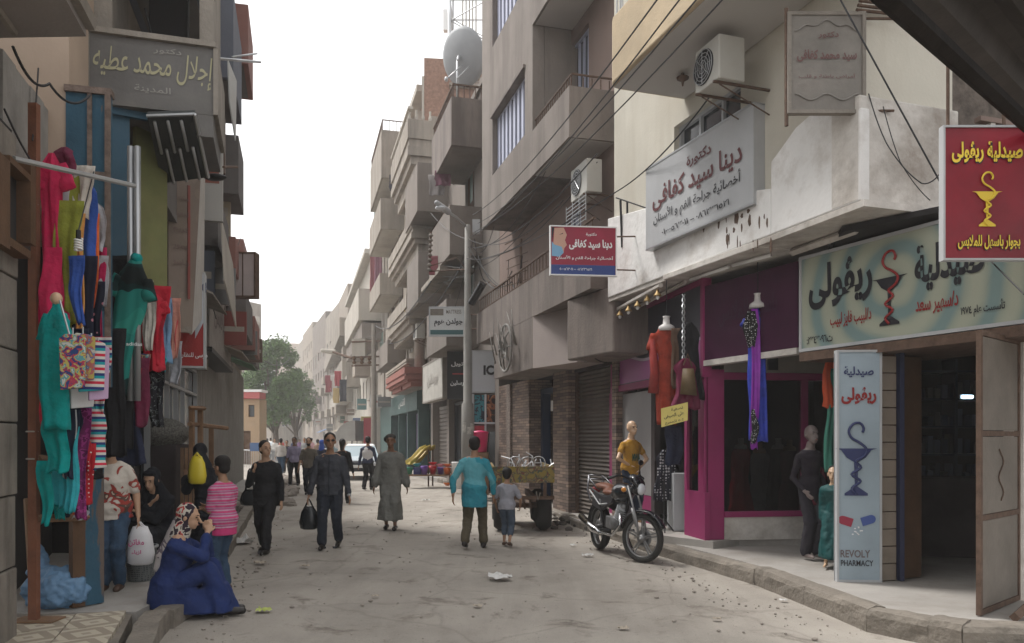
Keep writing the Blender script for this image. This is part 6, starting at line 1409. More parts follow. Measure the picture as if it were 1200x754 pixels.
# teal tracksuit torso mannequin
t=hang(64,352,6.35,150,'tracksuit_top','teal short sleeved tracksuit top on a torso form','tracksuit top',[(0,.035),(.07,.045),(.12,.13),(.3,.135),(.55,.11),(.75,.14),(1,.12)],tealc,.84,sleeves=(.22,.22,.062),depth=.12,full=True)
MB().ell(P(66,350,6.35),(.045,.045,.05)).build('neck_form',m_mq,t,True)
MB().tube([P(70,352,6.24),P(82,395,6.24),P(86,440,6.24)],.008,5).build('zip',m_steel,t)
hang(66,478,6.4,75,'track_trousers','teal track trousers below the teal top','trousers',TRO,tealc,.68,depth=.08)
hang(54,540,6.5,75,'track_trousers','teal trouser leg hanging lowest beside the red post','trousers',LEG,tealc,.7)
hang(83,475,6.6,60,'shorts','navy side striped track trousers in the dense bunch','trousers',LEG,navy,1.0)
hang(135,385,7.9,150,'cloth','black cloth hanging in the doorway over the printed tee','cloth',[(0,.10),(1,.12)],blk,1.0)
for k,(px,py,w,h,m,lab) in enumerate([(84,425,.13,.34,flor,'clear packed floral swimwear set'),(98,420,.12,.30,pattern('yellow cartoonless print',blobs([(0,(.38,.30,.08)),(.45,(.35,.10,.09)),(.52,(.09,.14,.25)),(.60,(.45,.42,.36))],16,.8),.6),'yellow and red packed garment'),(110,430,.14,.33,stp,'packed garment striped in red, teal and navy'),(121,438,.11,.36,plain('lilac pack',(.45,.30,.45),.5),'lilac framed packed top'),(104,462,.13,.2,plain('white pack',(.6,.6,.6),.5),'white packed garment under the striped one')]):
    c=P(px,py,6.15+k*.10); w*=1.3; h*=1.25; t=thing('packed_garment',lab+' hanging on the rack','packed garment',c)
    f=Fr((c.x-w/2,c.y-.03*k),(c.x+w/2,c.y+.04)); mb=MB(); L=[(0,-h/2),(w,-h/2+.02),(w+.01,h/2-.02),(w*.8,h/2),(w*.2,h/2+.01),(-.01,h/2-.03)]
    mb.prism(f,[(a,c.z+b) for a,b in L],-.02,.02); mb.build('pack',m,t,False,.008)
    MB().tube([f.p(w*.5,c.z+h/2,0),f.p(w*.5,c.z+h/2+.06,0)],.006,5).build('hook',m_steel,t)
hang(92,478,6.7,130,'leggings','magenta patterned leggings at the rack front','leggings',LEG,pattern('magenta lace cloth',blobs([(0,(.16,.02,.10)),(.5,(.28,.04,.18)),(.6,(.1,.01,.06))],18,.4),.9),1.0)
hang(103,475,6.9,75,'shirt','red white and teal striped tee bunched on the rack','shirt',TEE,stp,.75)
hang(93,505,6.8,50,'dress','red polka dot child dress above the crossbar','dress',TEE,polk,.5)
hang(78,545,6.8,60,'leggings','navy leggings with white stars below the crossbar','leggings',LEG,stars,.7)
hang(66,545,6.7,45,'trousers','turquoise trousers below the crossbar','trousers',LEG,turq,.7)
hang(86,550,6.9,45,'leggings','purple patterned leggings below the crossbar','leggings',LEG,fb('purple cloth',(.17,.03,.15)),.7)
hang(92,552,7.0,50,'trousers','bright orange trouser end with grey cuff','trousers',LEG,orr,.95)
hang(93,590,7.0,18,'cuff','pale grey cuff under the orange trouser end','trousers',LEG,grey,1.0)
hang(107,500,7.1,60,'dress','black dress hanging right of the striped tee','dress',TRO,blk,.8)
hang(74,500,6.6,95,'trousers','turquoise trousers hanging between navy pairs','trousers',LEG,turq,.8)
t=thing('spiral_bulb','white spiral energy saving bulb hanging over the clothes','bulb',P(92,285,6.6)); c=P(92,287,6.6)
mb=MB(); mb.tube([c+Vector((.028*math.cos(a*1.0),.028*math.sin(a),.05-.1*i/60)) for i,a in [(i,i*.5) for i in range(61)]],.009,6); mb.build('spiral',m_whitep,t,True); MB().tube([c+Vector((0,0,.05)),c+Vector((0,0,.12))],.02,8).build('holder',m_black,t); MB().tube([c+Vector((0,0,.12)),P(110,215,6.8)+Vector((0,0,.1))],.006,4).build('flex',m_cable,t)
ex=[(70,190,6.95,90,'blouse','white lace blouse under the fuchsia dress shoulder',LEG,grey,1.1),(80,235,6.7,130,'dress','second narrow olive dress in front of the first',LEG,lime,1.2),(98,195,7.0,60,'blouse','white beaded blouse high by the olive dress',LEG,fb('off white cloth',(.50,.47,.42)),1.0),(88,300,6.6,80,'leggings','cobalt leggings hanging in the dense bunch',LEG,blu,.7),(107,250,7.15,110,'leggings','orange leggings with red waist near the pipe',LEG,orr,.8),(111,330,7.2,90,'leggings','pink and navy star leggings nearer the blue panel',LEG,pstar,.8),(117,300,7.3,60,'shirt','white and grey child top by the blue panel',LEG,grey,.9),(60,395,6.55,120,'dress','bright red dress hanging behind the teal top',LEG,red,.9),(96,400,6.6,60,'swimsuit','turquoise top between star cloth and packs',LEG,turq,1.1),(118,395,6.9,90,'shirt','striped child tee right of the packed garments',LEG,stp,1.0),(79,480,6.5,80,'trousers','white striped navy trousers next to the teal ones',LEG,pattern('white striped navy',stripes([(0,(.015,.02,.04)),(.8,(.5,.5,.5)),(.9,(.015,.02,.04))],9,'X'),.9),.9),(84,500,6.55,100,'leggings','turquoise leggings in front of the magenta pair',LEG,turq,.7),(100,520,6.85,70,'dress','brown patterned child dress over the crossbar',LEG,polk,.9),(110,480,7.0,70,'shirt','white and red packed tee low on the rack',LEG,stp,.8),(72,548,6.75,60,'leggings','dark teal leggings ends under the crossbar',LEG,tealc,.7),(98,548,6.95,48,'leggings','navy leggings ends under the crossbar',LEG,navy,.8)]
for px,py,d,Lp,nm,lab,pf,m,sc in ex: hang(px,py,d,Lp,nm,lab,nm if nm!='swimsuit' else 'top',pf,m,sc,tilt=R(random.uniform(-3,3)))
ex2=[(171,330,8.8,80,'shirt','white and red child top left of the bright red one',LEG,fb('off white cloth',(.5,.47,.42)),1.0),(186,335,9.0,95,'shirt','red hooded top in the middle of the cluster',LEG,red,1.3),(193,350,9.2,80,'shirt','blue denim top edge right of the red hood',LEG,lblue,1.0),(203,350,9.4,70,'shirt','peach top at the far right of the cluster',LEG,fb('peach cloth',(.5,.22,.17)),1.0),(205,400,9.5,50,'trousers','white grey trousers below the peach top',LEG,grey,1.0),(163,420,8.6,80,'trousers','maroon trousers beside the dark red track pair',LEG,maro,1.2),(171,415,8.8,60,'leggings','multicolour scarf strip between the trousers',LEG,flor,.6),(141,300,8.4,100,'shirt','black strap top behind the teal sports top',LEG,blk,1.6)]
for px,py,d,Lp,nm,lab,pf,m,sc in ex2: hang(px,py,d,Lp,nm,lab,nm,pf,m,sc,tilt=R(random.uniform(-4,4)))
# second shop's clothes (150-215)
t=hang(160,305,8.3,160,'tracksuit_top','leaning teal and black sports top on a torso form beside the steel tubes','tracksuit top',[(0,.06),(.1,.16),(.35,.17),(.6,.15),(1,.17)],pattern('teal fading black sports cloth',lambda n,l,tc:blobs([(0,(.01,.015,.015)),(.42,(.01,.03,.03)),(.5,(.02,.20,.17)),(.7,(.03,.25,.2))],1.6,.4)(n,l,tc),.9),1.0,sleeves=(.22,.35,.07),tilt=R(10),depth=.14,full=True)
MB().ell(P(160,303,8.3),(.06,.06,.06)).build('neck_form',tealc,t,True)
f=Fr((P(146,0,8.1).x,8.1),(P(166,0,8.1).x,8.15)); text('adidas',m_lw,t,f,.09,Z(403,8.1),.15,.035,.0,.01)
hang(146,395,8.4,130,'trousers','black track trousers under the teal sports top','trousers',LEG,blk,1.5)
hang(155,430,8.5,70,'trousers','dark red track trousers with white side lines','trousers',LEG,fb('dark red cloth',(.28,.02,.04)),1.0,tilt=R(8))
hang(180,345,9.0,90,'shirt','bright red top hanging by the green poster board','shirt',TEE,red,.62,sleeves=(.15,.3,.05))
hang(190,340,9.2,85,'shirt','light blue top hanging behind the red one','shirt',TEE,lblue,.55)
hang(198,352,9.4,60,'shirt','coral red tee hanging at the right of the cluster','shirt',TEE,fb('coral cloth',(.55,.10,.10)),.5)
hang(186,415,9.1,20,'shorts','turquoise shorts under the red top','shorts',TRO,turq,.6)
hang(179,425,9.1,75,'leggings','black patterned leggings with grey leaf print','leggings',LEG,pattern('leaf print leggings',blobs([(0,(.02,.02,.025)),(.52,(.02,.02,.025)),(.56,(.18,.2,.2)),(.6,(.02,.02,.02))],14,.5),.9),1.3,tilt=R(-4))
hang(150,470,8.6,75,'robe','dark navy cloth hanging in the doorway','cloth',[(0,.1),(1,.16)],navy,1.2)
# sack pile, timber slats, basket, blue sack
t=thing('sack_heap','round grey woven sack heap behind the crouching woman','sack',gp(200,640,.14)); c=P(190,508,12.2); bxx=MB().abox(c.x-.45,c.x+.3,12.0,12.7,.14,Z(521,12.2)); tag(bxx.build('storage_box',m_drk2,None,False,.02),'dark box under the grey sack on the left pavement','box'); mb=MB()
mb.ell(c,(.40,.34,.24),20,12); blob(mb,'sack',mat('speckled grey sacking',(.15,.145,.13),.95,.7,38,.6,60),t,.03,.03)
ws=thing('timber_crate','upright pale timber slats of an open crate frame on the left pavement','crate',gp(232,640,.14))
d=11.4
for px in (213,218,223,228): q=P(px,520,d); MB().abox(q.x-.02,q.x+.02,q.y,q.y+.03,.15,Z(525,d)).build('slat',m_wood,ws)
for px,y0,y1,dd in ((224,478,555,11.6),(234,476,555,11.9),(247,500,600,13.5)): q=P(px,520,dd); MB().abox(q.x-.035,q.x+.035,q.y,q.y+.05,.15 if y1>590 else Z(y1,dd),Z(y0,dd)).build('post',m_wood,ws)
MB().tube([P(222,497,11.5),P(266,502,13.5)],.035,6).build('rail',m_wood,ws); MB().tube([P(222,478,11.5),P(240,479,11.9)],.03,4).build('rail',m_wood,ws)

c=gp(165,680,.14); bk_=thing('waste_basket','grey plastic woven basket on the pavement behind the blue robe','basket',c)
MB().lathe(c,[(.13,0),(.135,.02),(.165,.36),(.175,.38),(.165,.385),(.15,.36),(.12,.03)],22).build('basket_body',pattern('woven grey plastic',cells([(0,(.05,.055,.055)),(.35,(.15,.16,.16))],45,.2),.5),bk_,True); MB().disc(c+Vector((0,0,.37)),(0,0,1),.16,.185,.03,22).build('rim',m_steel,bk_)
c=gp(58,712,.17); t=thing('blue_sack','crumpled light blue sack slumped behind the red post','sack',c); mb=MB(); mb.ell(c+Vector((-.02,.15,.14)),(.30,.22,.2),20,10); mb.caps(c+Vector((-.15,.2,.1)),c+Vector((-.28,.25,.5)),.16,.06); blob(mb,'sack',mat('light blue sacking',(.13,.24,.38),.55,.2,5,1.0,9),t,.014,.12,1)
t=thing('leaning_plank','brown plank leaning on the near left wall','plank',gp(22,722,.17)); q=gp(24,722,.17); MB().tube([q+Vector((.12,0,.03)),q+Vector((-.03,.15,1.0))],.04,4).build('plank',m_wood,t)
# ================================================================ dresses at the right shops
t=garment('dress','long rust red embroidered dress on a white bust, hanging at the pink shop','dress',P(781,382,11.2),115/F*11.2,[(0,.08),(.05,.18),(.2,.17),(.32,.13),(1,.15)],mat('rust red cloth',(.28,.04,.022),.85,.3,9,.8,16),full=True,depth=.13,sleeves=(.24,.25,.075))
c=P(781,378,11.2); MB().lathe(c,[(.12,-.12),(.11,-.06),(.05,-.02),(.045,.06),(.055,.085),(.0,.09)],16).build('bust_form',m_mqw,t,True); MB().tube([c+Vector((0,0,.08)),c+Vector((0,0,.6))],.006,4).build('cord',m_cable,t)
mb=MB()
for s in (-1,1): mb.tube([c+Vector((s*.21,-.02,-.25)),c+Vector((s*.17,-.03,-.7)),c+Vector((s*.19,-.03,-1.0))],.05,8,.08)
mb.build('shawl',fb('brick red cloth',(.25,.035,.03)),t,True)
t=garment('dress','long satin dress half purple half cobalt blue on a white bust','dress',P(888,362,10.0),155/F*10,[(0,.07),(.06,.15),(.2,.13),(.4,.11),(1,.12)],mat('cobalt satin',(.03,.05,.36),.45,.35,7,.6,16),full=True,depth=.11,sleeves=(.1,.4,.06))
c=P(888,352,10.0); MB().lathe(c,[(.11,-.10),(.10,-.05),(.045,-.01),(.04,.06),(.05,.085),(0,.09)],16).build('bust_form',m_mqw,t,True); MB().tube([c+Vector((0,0,.08)),c+Vector((0,0,.55))],.006,4).build('cord',m_cable,t)
garment('x','x','x',c+Vector((-.055,-.07,-.12)),1.75,[(0,.04),(.1,.06),(1,.05)],mat('purple satin',(.25,.03,.36),.4,.2,7,.2,60),root=t,depth=.05); garment('x','x','x',c+Vector((-.12,-.10,-.15)),.45,[(0,.05),(.4,.10),(1,.04)],pattern('black white dotted scarf',cells([(0,(.5,.5,.5)),(.3,(.02,.02,.02))],45,.6),.9),root=t,depth=.06); garment('x','x','x',P(884,480,9.86),.42,[(0,.02),(.5,.05),(1,.04)],MATS['black white dotted scarf'],root=t,depth=.04)
for k,(px,py,dp,L,prof,m,lab) in enumerate([(797,385,11.0,70,TRO,mat('khaki brown cloth',(.10,.06,.04),.9,.2,8),'brown khaki shawl hanging beside the rust dress'),(808,378,10.95,90,DRESS,blk,'black coat hanging by the chain at the pink shop'),(804,420,10.8,60,DRESS,maro,'dark maroon bag cloth hanging low at the shop corner'),(795,430,11.3,60,TRO,navy,'navy cloth hanging under the khaki shawl'),(790,500,11.6,45,TRO,navy,'dark skirt behind the yellow price card')]):
    garment('garment',lab,'garment',P(px,py,dp),L/F*dp,[(a,w*.85) for a,w in prof],m,depth=.1)
t=thing('hanging_chain','twisted grey chain hanging before the dark coats at the pink shop','chain',P(801,350,10.8)); mb=MB(); a=P(801,345,10.85); L=1.0
for s in (0,PI): mb.tube([a+Vector((.018*math.cos(i*.9+s),.018*math.sin(i*.9+s),-L*i/40)) for i in range(41)],.010,5)
mb.build('chain',m_steel,t); 
t=thing('handbag','olive brown handbag hanging on the chain','bag',P(805,440,10.75)); mb=MB(); mb.hexa([P(797,462,10.75),P(817,464,10.75),P(817,464,10.66),P(797,462,10.66)],[P(800,432,10.75),P(813,432,10.75),P(813,432,10.68),P(800,432,10.68)]); mb.build('bag_body',mat('olive brown leather',(.12,.08,.04),.6,.2,6),t,True); mb=MB(); mb.tube([P(801,428,10.75),P(806,415,10.75),P(811,430,10.75)],.01,5); mb.build('strap',m_wood2,t)
# yellow card
d=10.6; A=P(775,487,d);B=P(806,487,d-.12); f=Fr((A.x,A.y),(B.x,B.y)); t=thing('price_card','yellow handwritten price card hanging in the shop entrance','card',f.p(.2,Z(500,d)))
M_=[(0,Z(501,d)),(f.len,Z(493,d)),(f.len-.0,Z(472,d)),(-.005,Z(479,d))]; MB().prism(f,M_,-.01,0).build('card',mat('yellow card',(.62,.52,.16),.7,.05,3),t)
text('تصفية',m_lb,t,f,f.len*.6,Z(479.5,d),.16,.05,.004,.01,rot=.2); text('على الصيفى',m_lb,t,f,f.len*.48,Z(487,d),.27,.06,.004,.015,rot=.2); text('٥٠٪ للجميع',m_lb,t,f,f.len*.5,Z(494.5,d),.25,.05,.004,.01,rot=.2)
# checked dress and cabinet in doorway
garment('dress','black and white checked dress hanging in the shop doorway','dress',P(780,527,12.2),60/F*12.2,[(0,.05),(.1,.15),(.5,.14),(1,.2)],pattern('black white check',cells([(0,(.45,.45,.47)),(.35,(.03,.03,.04))],22,.3),.9),depth=.1)
garment('dress','plain black dress hanging right of the checked one','dress',P(793,525,12.3),60/F*12.3,[(0,.05),(.1,.13),(1,.15)],blk,depth=.1)
t=thing('display_cabinet','pale grey cabinet inside the dress shop doorway','cabinet',P(798,610,12.0)); q=P(797,600,12.0); MB().abox(q.x-.10,q.x+.12,12.0,12.5,.3,Z(555,12)).build('cabinet_body',m_grey,t,False,.01)
st=thing('dress_stand','black three footed dress stand in the doorway','stand',P(778,612,11.9)); c=Vector((P(778,600,11.9).x,11.9,.3)); MB().tube([c+Vector((0,0,.05)),c+Vector((0,0,.8))],.012,6).build('pole',m_black,st)
for k in range(3): a=k*2.1+.4; MB().tube([c+Vector((0,0,.2)),c+Vector((.17*math.cos(a),.17*math.sin(a),.005))],.011,5).build('leg',m_black,st)
# dresses in the dark window
for k,(px,py,dd,m,L) in enumerate([(868,520,11.75,red,80),(890,525,11.9,grey,75),(912,520,11.8,blk,80),(925,522,11.6,maro,80),(862,470,12.3,grey,40),(905,465,12.4,maro,40),(880,470,12.5,blk,40)]):
    t=garment('dress',['red dress low in the dark shop window, leftmost','grey dress low in the middle of the dark window','black dress low in the dark window, third along','maroon dress low at the right of the window','grey top in the upper left of the dark window','maroon top in the upper right of the window','black top in the upper middle of the window'][k],'dress',P(px,py,dd),L/F*dd,[(0,.07),(.1,.15),(.5,.12),(1,.2)],m,depth=.11,full=True)
    MB().lathe(P(px,py,dd),[(.10,-.08),(.09,-.03),(.045,0),(.045,.08),(0,.085)],12).build('bust_form',m_mqw if k%2==0 else m_mq,t,True)
MB().abox(2.9,4.5,12.0,12.06,.3,3.0).build('display_back',m_drk2,ps)
for k,(px,c,lab) in enumerate([(972,(.5,.08,.03),'orange red cloth'),(975,(.05,.2,.15),'dark green cloth')]):
    garment('garment',lab+' hanging in the gap left of the pharmacy board','garment',P(px,418+k*14,9.4),(60+k*60)/F*9.4,[(0,.05),(1,.09)],plain('gap cloth %d'%k,c,.9),depth=.08)
# ================================================================ motorcycle
def motorcycle():
    t=thing('motorcycle','black motorcycle with brown seat and chrome exhaust parked by the pink shop','motorcycle')
    Vv=Vector; Rw=.30
    def wheel(x,w,fr=True):
        o=MB().disc((x,0,Rw),(0,1,0),Rw-.055,Rw,w,36).build('tyre',plain('tyre rubber',(.025,.024,.022),.85),None,True)
        wh=o; wh.name='wheel'; setp(wh,t)
        r=MB().disc((x,0,Rw),(0,1,0),Rw-.075,Rw-.05,w*.55,32).build('rim',plain('dull alloy',(.22,.22,.22),.45,.6),wh,True)
        mb=MB(); mb.disc((x,0,Rw),(0,1,0),.0,.05,w*1.3,14); mb.disc((x,.035 if fr else -.035,Rw),(0,1,0),.045,.11,.006,21); mb.build('hub',MATS['dull alloy'],wh,True)
        mb=MB()
        for k in range(5):
            for dd in (-.1,.1): a=k*2*PI/5+.3; mb.tube([(x+.03*math.cos(a+dd*3),0,Rw+.03*math.sin(a+dd*3)),(x+(Rw-.065)*math.cos(a+dd),0,Rw+(Rw-.065)*math.sin(a+dd))],.011,5)
        mb.build('spoke',MATS['dull alloy'],wh)
    wheel(.64,.085); wheel(-.62,.11,False)
    mb=MB()
    for s in (-1,1): mb.tube([(.64,s*.085,Rw),(.60,s*.085,.50),(.44,s*.085,.93)],.014,8); mb.tube([(.60,s*.085,.44),(.52,s*.085,.66)],.021,8)
    mb.build('fork',MATS['dull alloy'],t,True)
    mb=MB(); rs=[]
    for i in range(15):
        a=R(25)+i*R(140)/14; 
        for_=Vv((.64+ (Rw+.035)*math.cos(a),0,Rw+(Rw+.035)*math.sin(a))); nrm=Vv((math.cos(a),0,math.sin(a)))
        rs.append([for_+nrm*(-.015)+Vv((0,-.062,0)),for_+nrm*.012+Vv((0,-.035,0)),for_+nrm*.02,for_+nrm*.012+Vv((0,.035,0)),for_+nrm*(-.015)+Vv((0,.062,0)),for_+nrm*.004])
    mb.rings(rs); mb.build('front_fender',plain('glossy black paint',(.012,.013,.016),.18,spec=.6),t,True)
    gb=MATS['glossy black paint']
    mb=MB(); mb.tube([(.40,0,.90),(.30,0,.62),(.05,0,.34),(-.25,0,.33)],.022,8)
    for s in (-1,1): mb.tube([(.38,s*.03,.82),(.0,s*.08,.74),(-.45,s*.10,.76),(-.85,s*.09,.82)],.016,6); mb.tube([(-.25,s*.1,.36),(-.4,s*.11,.70)],.016,6); mb.tube([(-.25,s*.1,.36),(-.62,s*.09,Rw)],.022,6)
    mb.build('frame',m_black,t,True)
    mb=MB(); mb.ell((.14,0,.83),(.26,.135,.125),18,10); mb.ell((.05,0,.78),(.24,.12,.09)); blob(mb,'fuel_tank',gb,t,.018,0,4)
    mb=MB(); mb.ell((-.22,0,.80),(.24,.13,.055)); mb.ell((-.55,0,.86),(.26,.12,.06)); blob(mb,'seat',mat('brown leather seat',(.15,.055,.03),.55,.2,8),t,.016,0,4)
    mb=MB(); 
    for s in (-1,1): mb.prism(Fr((-.75,s*.11),(.1,s*.09)) if s<0 else Fr((.1,.09),(-.75,.11)),[(.05,.60),(.4,.55),(.75,.68),(.84,.82),(.5,.74),(.1,.80)] if s<0 else [(.0,.82),(.1,.68),(.45,.55),(.80,.60),(.75,.80),(.35,.74)],-.03,.012)
    mb.build('side_panel',plain('black grey panel',(.03,.03,.035),.3,spec=.5),t,False,.008)
    for s in (-1,1): MB().tube([(-.80,s*.125,.80),(-.35,s*.135,.63),(-.12,s*.12,.66)],.011,6).build('stripe_trim',plain('dull white trim',(.4,.4,.4),.4),t,True)
    mb=MB(); mb.ell((.02,0,.42),(.16,.11,.11)); mb.abox(-.22,.05,-.09,.09,.34,.5); mb.caps((.1,0,.48),(.2,0,.64),.075,.065); blob(mb,'engine',mat('cast aluminium',(.22,.22,.22),.45,.2,9,.1,60,metal=.7),t,.014,0,2)
    mb=MB()
    for k in range(6): mb.disc((.12+.018*k,0,.50+.028*k),(.45,0,.75),.0,.10,.008,12)
    mb.build('cooling_fins',m_steel,t)
    for s in (-1,): 
        MB().tube([(.24,s*.06,.56),(.30,s*.09,.42),(.16,s*.13,.28),(-.25,s*.16,.27)],.022,8).build('exhaust_pipe',plain('chrome',(.6,.6,.6),.15,1),t,True)
        MB().tube([(-.25,s*.16,.27),(-.45,s*.17,.30),(-.95,s*.18,.42)],[.03,.052,.045],12).build('silencer',MATS['chrome'],t,True)
    mb=MB(); mb.ell((.53,0,.90),(.09,.085,.085)); mb.build('headlight',gb,t,True); MB().ell((.585,0,.895),(.045,.072,.072),16,8).build('headlight_lens',plain('lamp lens',(.6,.62,.65),.08,spec=.8),t,True)
    mb=MB(); mb.rings([[Vv((.50+dx,.11*f*math.cos(a),.99+dz+.075*f*math.sin(a))) for a in [j*2*PI/14 for j in range(14)]] for dx,dz,f in ((-.05,.03,.8),(.03,.0,1.0),(.08,-.04,.8))]); mb.build('cowl',gb,t,True)
    mb=MB(); mb.tube([(.36,-.36,1.02),(.40,-.22,1.06),(.42,0,1.0),(.40,.22,1.06),(.36,.36,1.02)],.013,8); mb.build('handlebar',m_black,t,True)
    for s in (-1,1):
        MB().tube([(.35,s*.26,1.035),(.345,s*.38,1.015)],.02,8).build('grip',m_black,t,True)
        MB().ell((.44,s*.17,.88),(.035,.03,.03)).build('indicator',plain('amber lens',(.5,.2,.03),.3),t,True)
    mb=MB(); mb.tube([(.38,.22,1.06),(.36,.28,1.20)],.006,5); mb.build('mirror_stem',m_black,t); MB().ell((.36,.29,1.22),(.015,.06,.035)).build('mirror',m_black,t,True)
    mb=MB()
    for s in (-1,1): mb.tube([(-.55,s*.13,.86),(-.80,s*.13,.95),(-.92,s*.09,1.0)],.012,6); 
    mb.tube([(-.92,-.09,1.0),(-.92,.09,1.0)],.012,6); mb.tube([(-.80,-.13,.95),(-.8,.13,.95)],.01,6); mb.tube([(-.92,-.1,1.0),(-.90,-.12,.80),(-.70,-.14,.66)],.014,6); mb.tube([(-.92,.1,1.0),(-.90,.12,.80),(-.70,.14,.66)],.014,6)
    mb.build('rear_rack',plain('dark chrome',(.16,.16,.17),.35,.9),t,True)
    mb=MB(); mb.ell((-.88,0,.80),(.05,.07,.05)); mb.build('tail_light',plain('red lens',(.35,.01,.01),.2),t,True)
    mb=MB(); rs=[]
    for i in range(9):
        a=R(60)+i*R(110)/8; c=Vv((-.62+(Rw+.05)*math.cos(a),0,Rw+(Rw+.05)*math.sin(a))); rs.append([c+Vv((0,-.07,0)),c+Vv((0,.07,0)),c*1+Vv((0,.07,0))+Vv((math.cos(a),0,math.sin(a)))*.012,c+Vv((0,-.07,0))+Vv((math.cos(a),0,math.sin(a)))*.012])
    mb.rings(rs); mb.build('rear_fender',m_black,t,True)
    mb=MB(); mb.tube([(.02,.12,.30),(-.05,.28,.02)],.014,6); mb.build('kickstand',m_black,t)
    for s in (-1,1): MB().tube([(.0,s*.1,.33),(.0,s*.24,.33)],.016,6).build('footrest',m_black,t)
    return t
mc=motorcycle(); fw_=G(747,660); rw_=G(700,642)
def steer(o,ang,front):
    for c in KIDS(o):
        base=c.name.split('.')[0]; cx_=sum(v.co.x for v in c.data.vertices)/len(c.data.vertices)
        f=front or base in('fork','front_fender','headlight','headlight_lens','cowl','handlebar','grip','mirror','mirror_stem') or (base=='indicator') or (base=='wheel' and cx_>0)
        if f:
            M_=Matrix.Translation((.46,0,0))@Matrix.Rotation(ang,4,'Z')@Matrix.Translation((-.46,0,0)); c.data.transform(M_)
            steer(c,ang,True)
steer(mc,R(32),False)
dirv=(fw_-rw_); ang=math.atan2(dirv.y,dirv.x); mid=(fw_+rw_)/2
mc.location=(fw_.x-.70*math.cos(ang)-.03,fw_.y+.02-.70*math.sin(ang),0.0); mc.rotation_euler=(R(-3),0,ang); mc.scale=(1.1,1.1,1.12)
# ================================================================ cart
cy=14.2; ct=thing('flat_cart','yellow painted flat cart with big tyres standing by the shutter','cart',(.4,14.2,0)); x0,x1=P(577,0,cy).x,P(650,0,cy).x
frc=Fr((x0,cy),(x1,cy+.05)); Lc=frc.len; zt,zb=Z(547,cy),Z(566,cy)
m_cp=pattern('painted folk ornament board',blobs([(0,(.24,.18,.05)),(.44,(.20,.155,.06)),(.49,(.07,.09,.07)),(.54,(.16,.06,.04)),(.59,(.26,.21,.10)),(.66,(.08,.08,.07))],9,.7),.7)
MB().box(frc,0,Lc,zb,zt,-.05,0).build('tail_board',m_cp,ct)
MB().box(frc,0,.04,zb,zt,-2.4,-.052).build('side_board',m_cp,ct); MB().box(frc,Lc-.04,Lc,zb,zt,-2.4,-.052).build('side_board',m_cp,ct)
for k in range(8): MB().box(frc,.045+k*(Lc-.09)/8,.04+(k+1)*(Lc-.09)/8-.01,zb-.0,zb+.03,-2.4,-.055).build('deck_plank',m_wood,ct)
mb=MB(); zc=Z(584,cy); mb.box(frc,.0,Lc,zc-.03,zc+.03,-.1,0); mb.box(frc,.1,.16,zc,zb,-.1,-.03); mb.box(frc,Lc-.2,Lc-.14,zc,zb,-.1,-.03); mb.box(frc,.25,.33,.55,.66,-2.3,-.1); mb.box(frc,Lc-.4,Lc-.32,.55,.66,-2.3,-.1); mb.box(frc,.1,Lc-.1,.42,.5,-.55,-.45)
for u in (.35,.55,Lc-.45): mb.tube([frc.p(u,zc,-.02),frc.p(u+.05,.42,-.3)],.02,5)
mb.build('chassis',m_iron,ct)
for u in (.17,Lc-.16):
    for nn in (-.5,-1.9):
        c=frc.p(u,.34,nn); o=MB().disc(c,frc.u,.17,.34,.27,30).build('wheel',plain('tyre rubber',(.025,.024,.022),.85),ct,True); MB().disc(c,frc.u,.02,.175,.18,20).build('rim',m_iron,o,True)
MB().tube([frc.p(Lc-.33,zc+.12,.03),frc.p(Lc-.30,zc-.05,.04),frc.p(Lc-.26,zc+.1,.03)],.012,5).build('rope',m_f2,ct)
mb=MB(); rnd=random.Random(4)
for k in range(26):
    a=frc.p(rnd.uniform(.3,1.0),zb+.05+rnd.random()*.2,rnd.uniform(-1.2,-.3)); b=a+Vector((rnd.uniform(-.3,.3),rnd.uniform(-.3,.3),rnd.uniform(.05,.35))); mb.tube([a,(a+b)/2+Vector((.06,0,.06)),b],.010,5)
for k in range(3): c=frc.p(.45+.22*k,zb+.3,-.6-k*.2); mb.disc(c,(rnd.uniform(-.5,.5),1,rnd.uniform(-.5,.5)),.15,.165,.02,20)
tag(mb.build('scrap_metal',m_steel),'tangle of scrap metal and bicycle rims lying on the yellow cart','scrap metal')
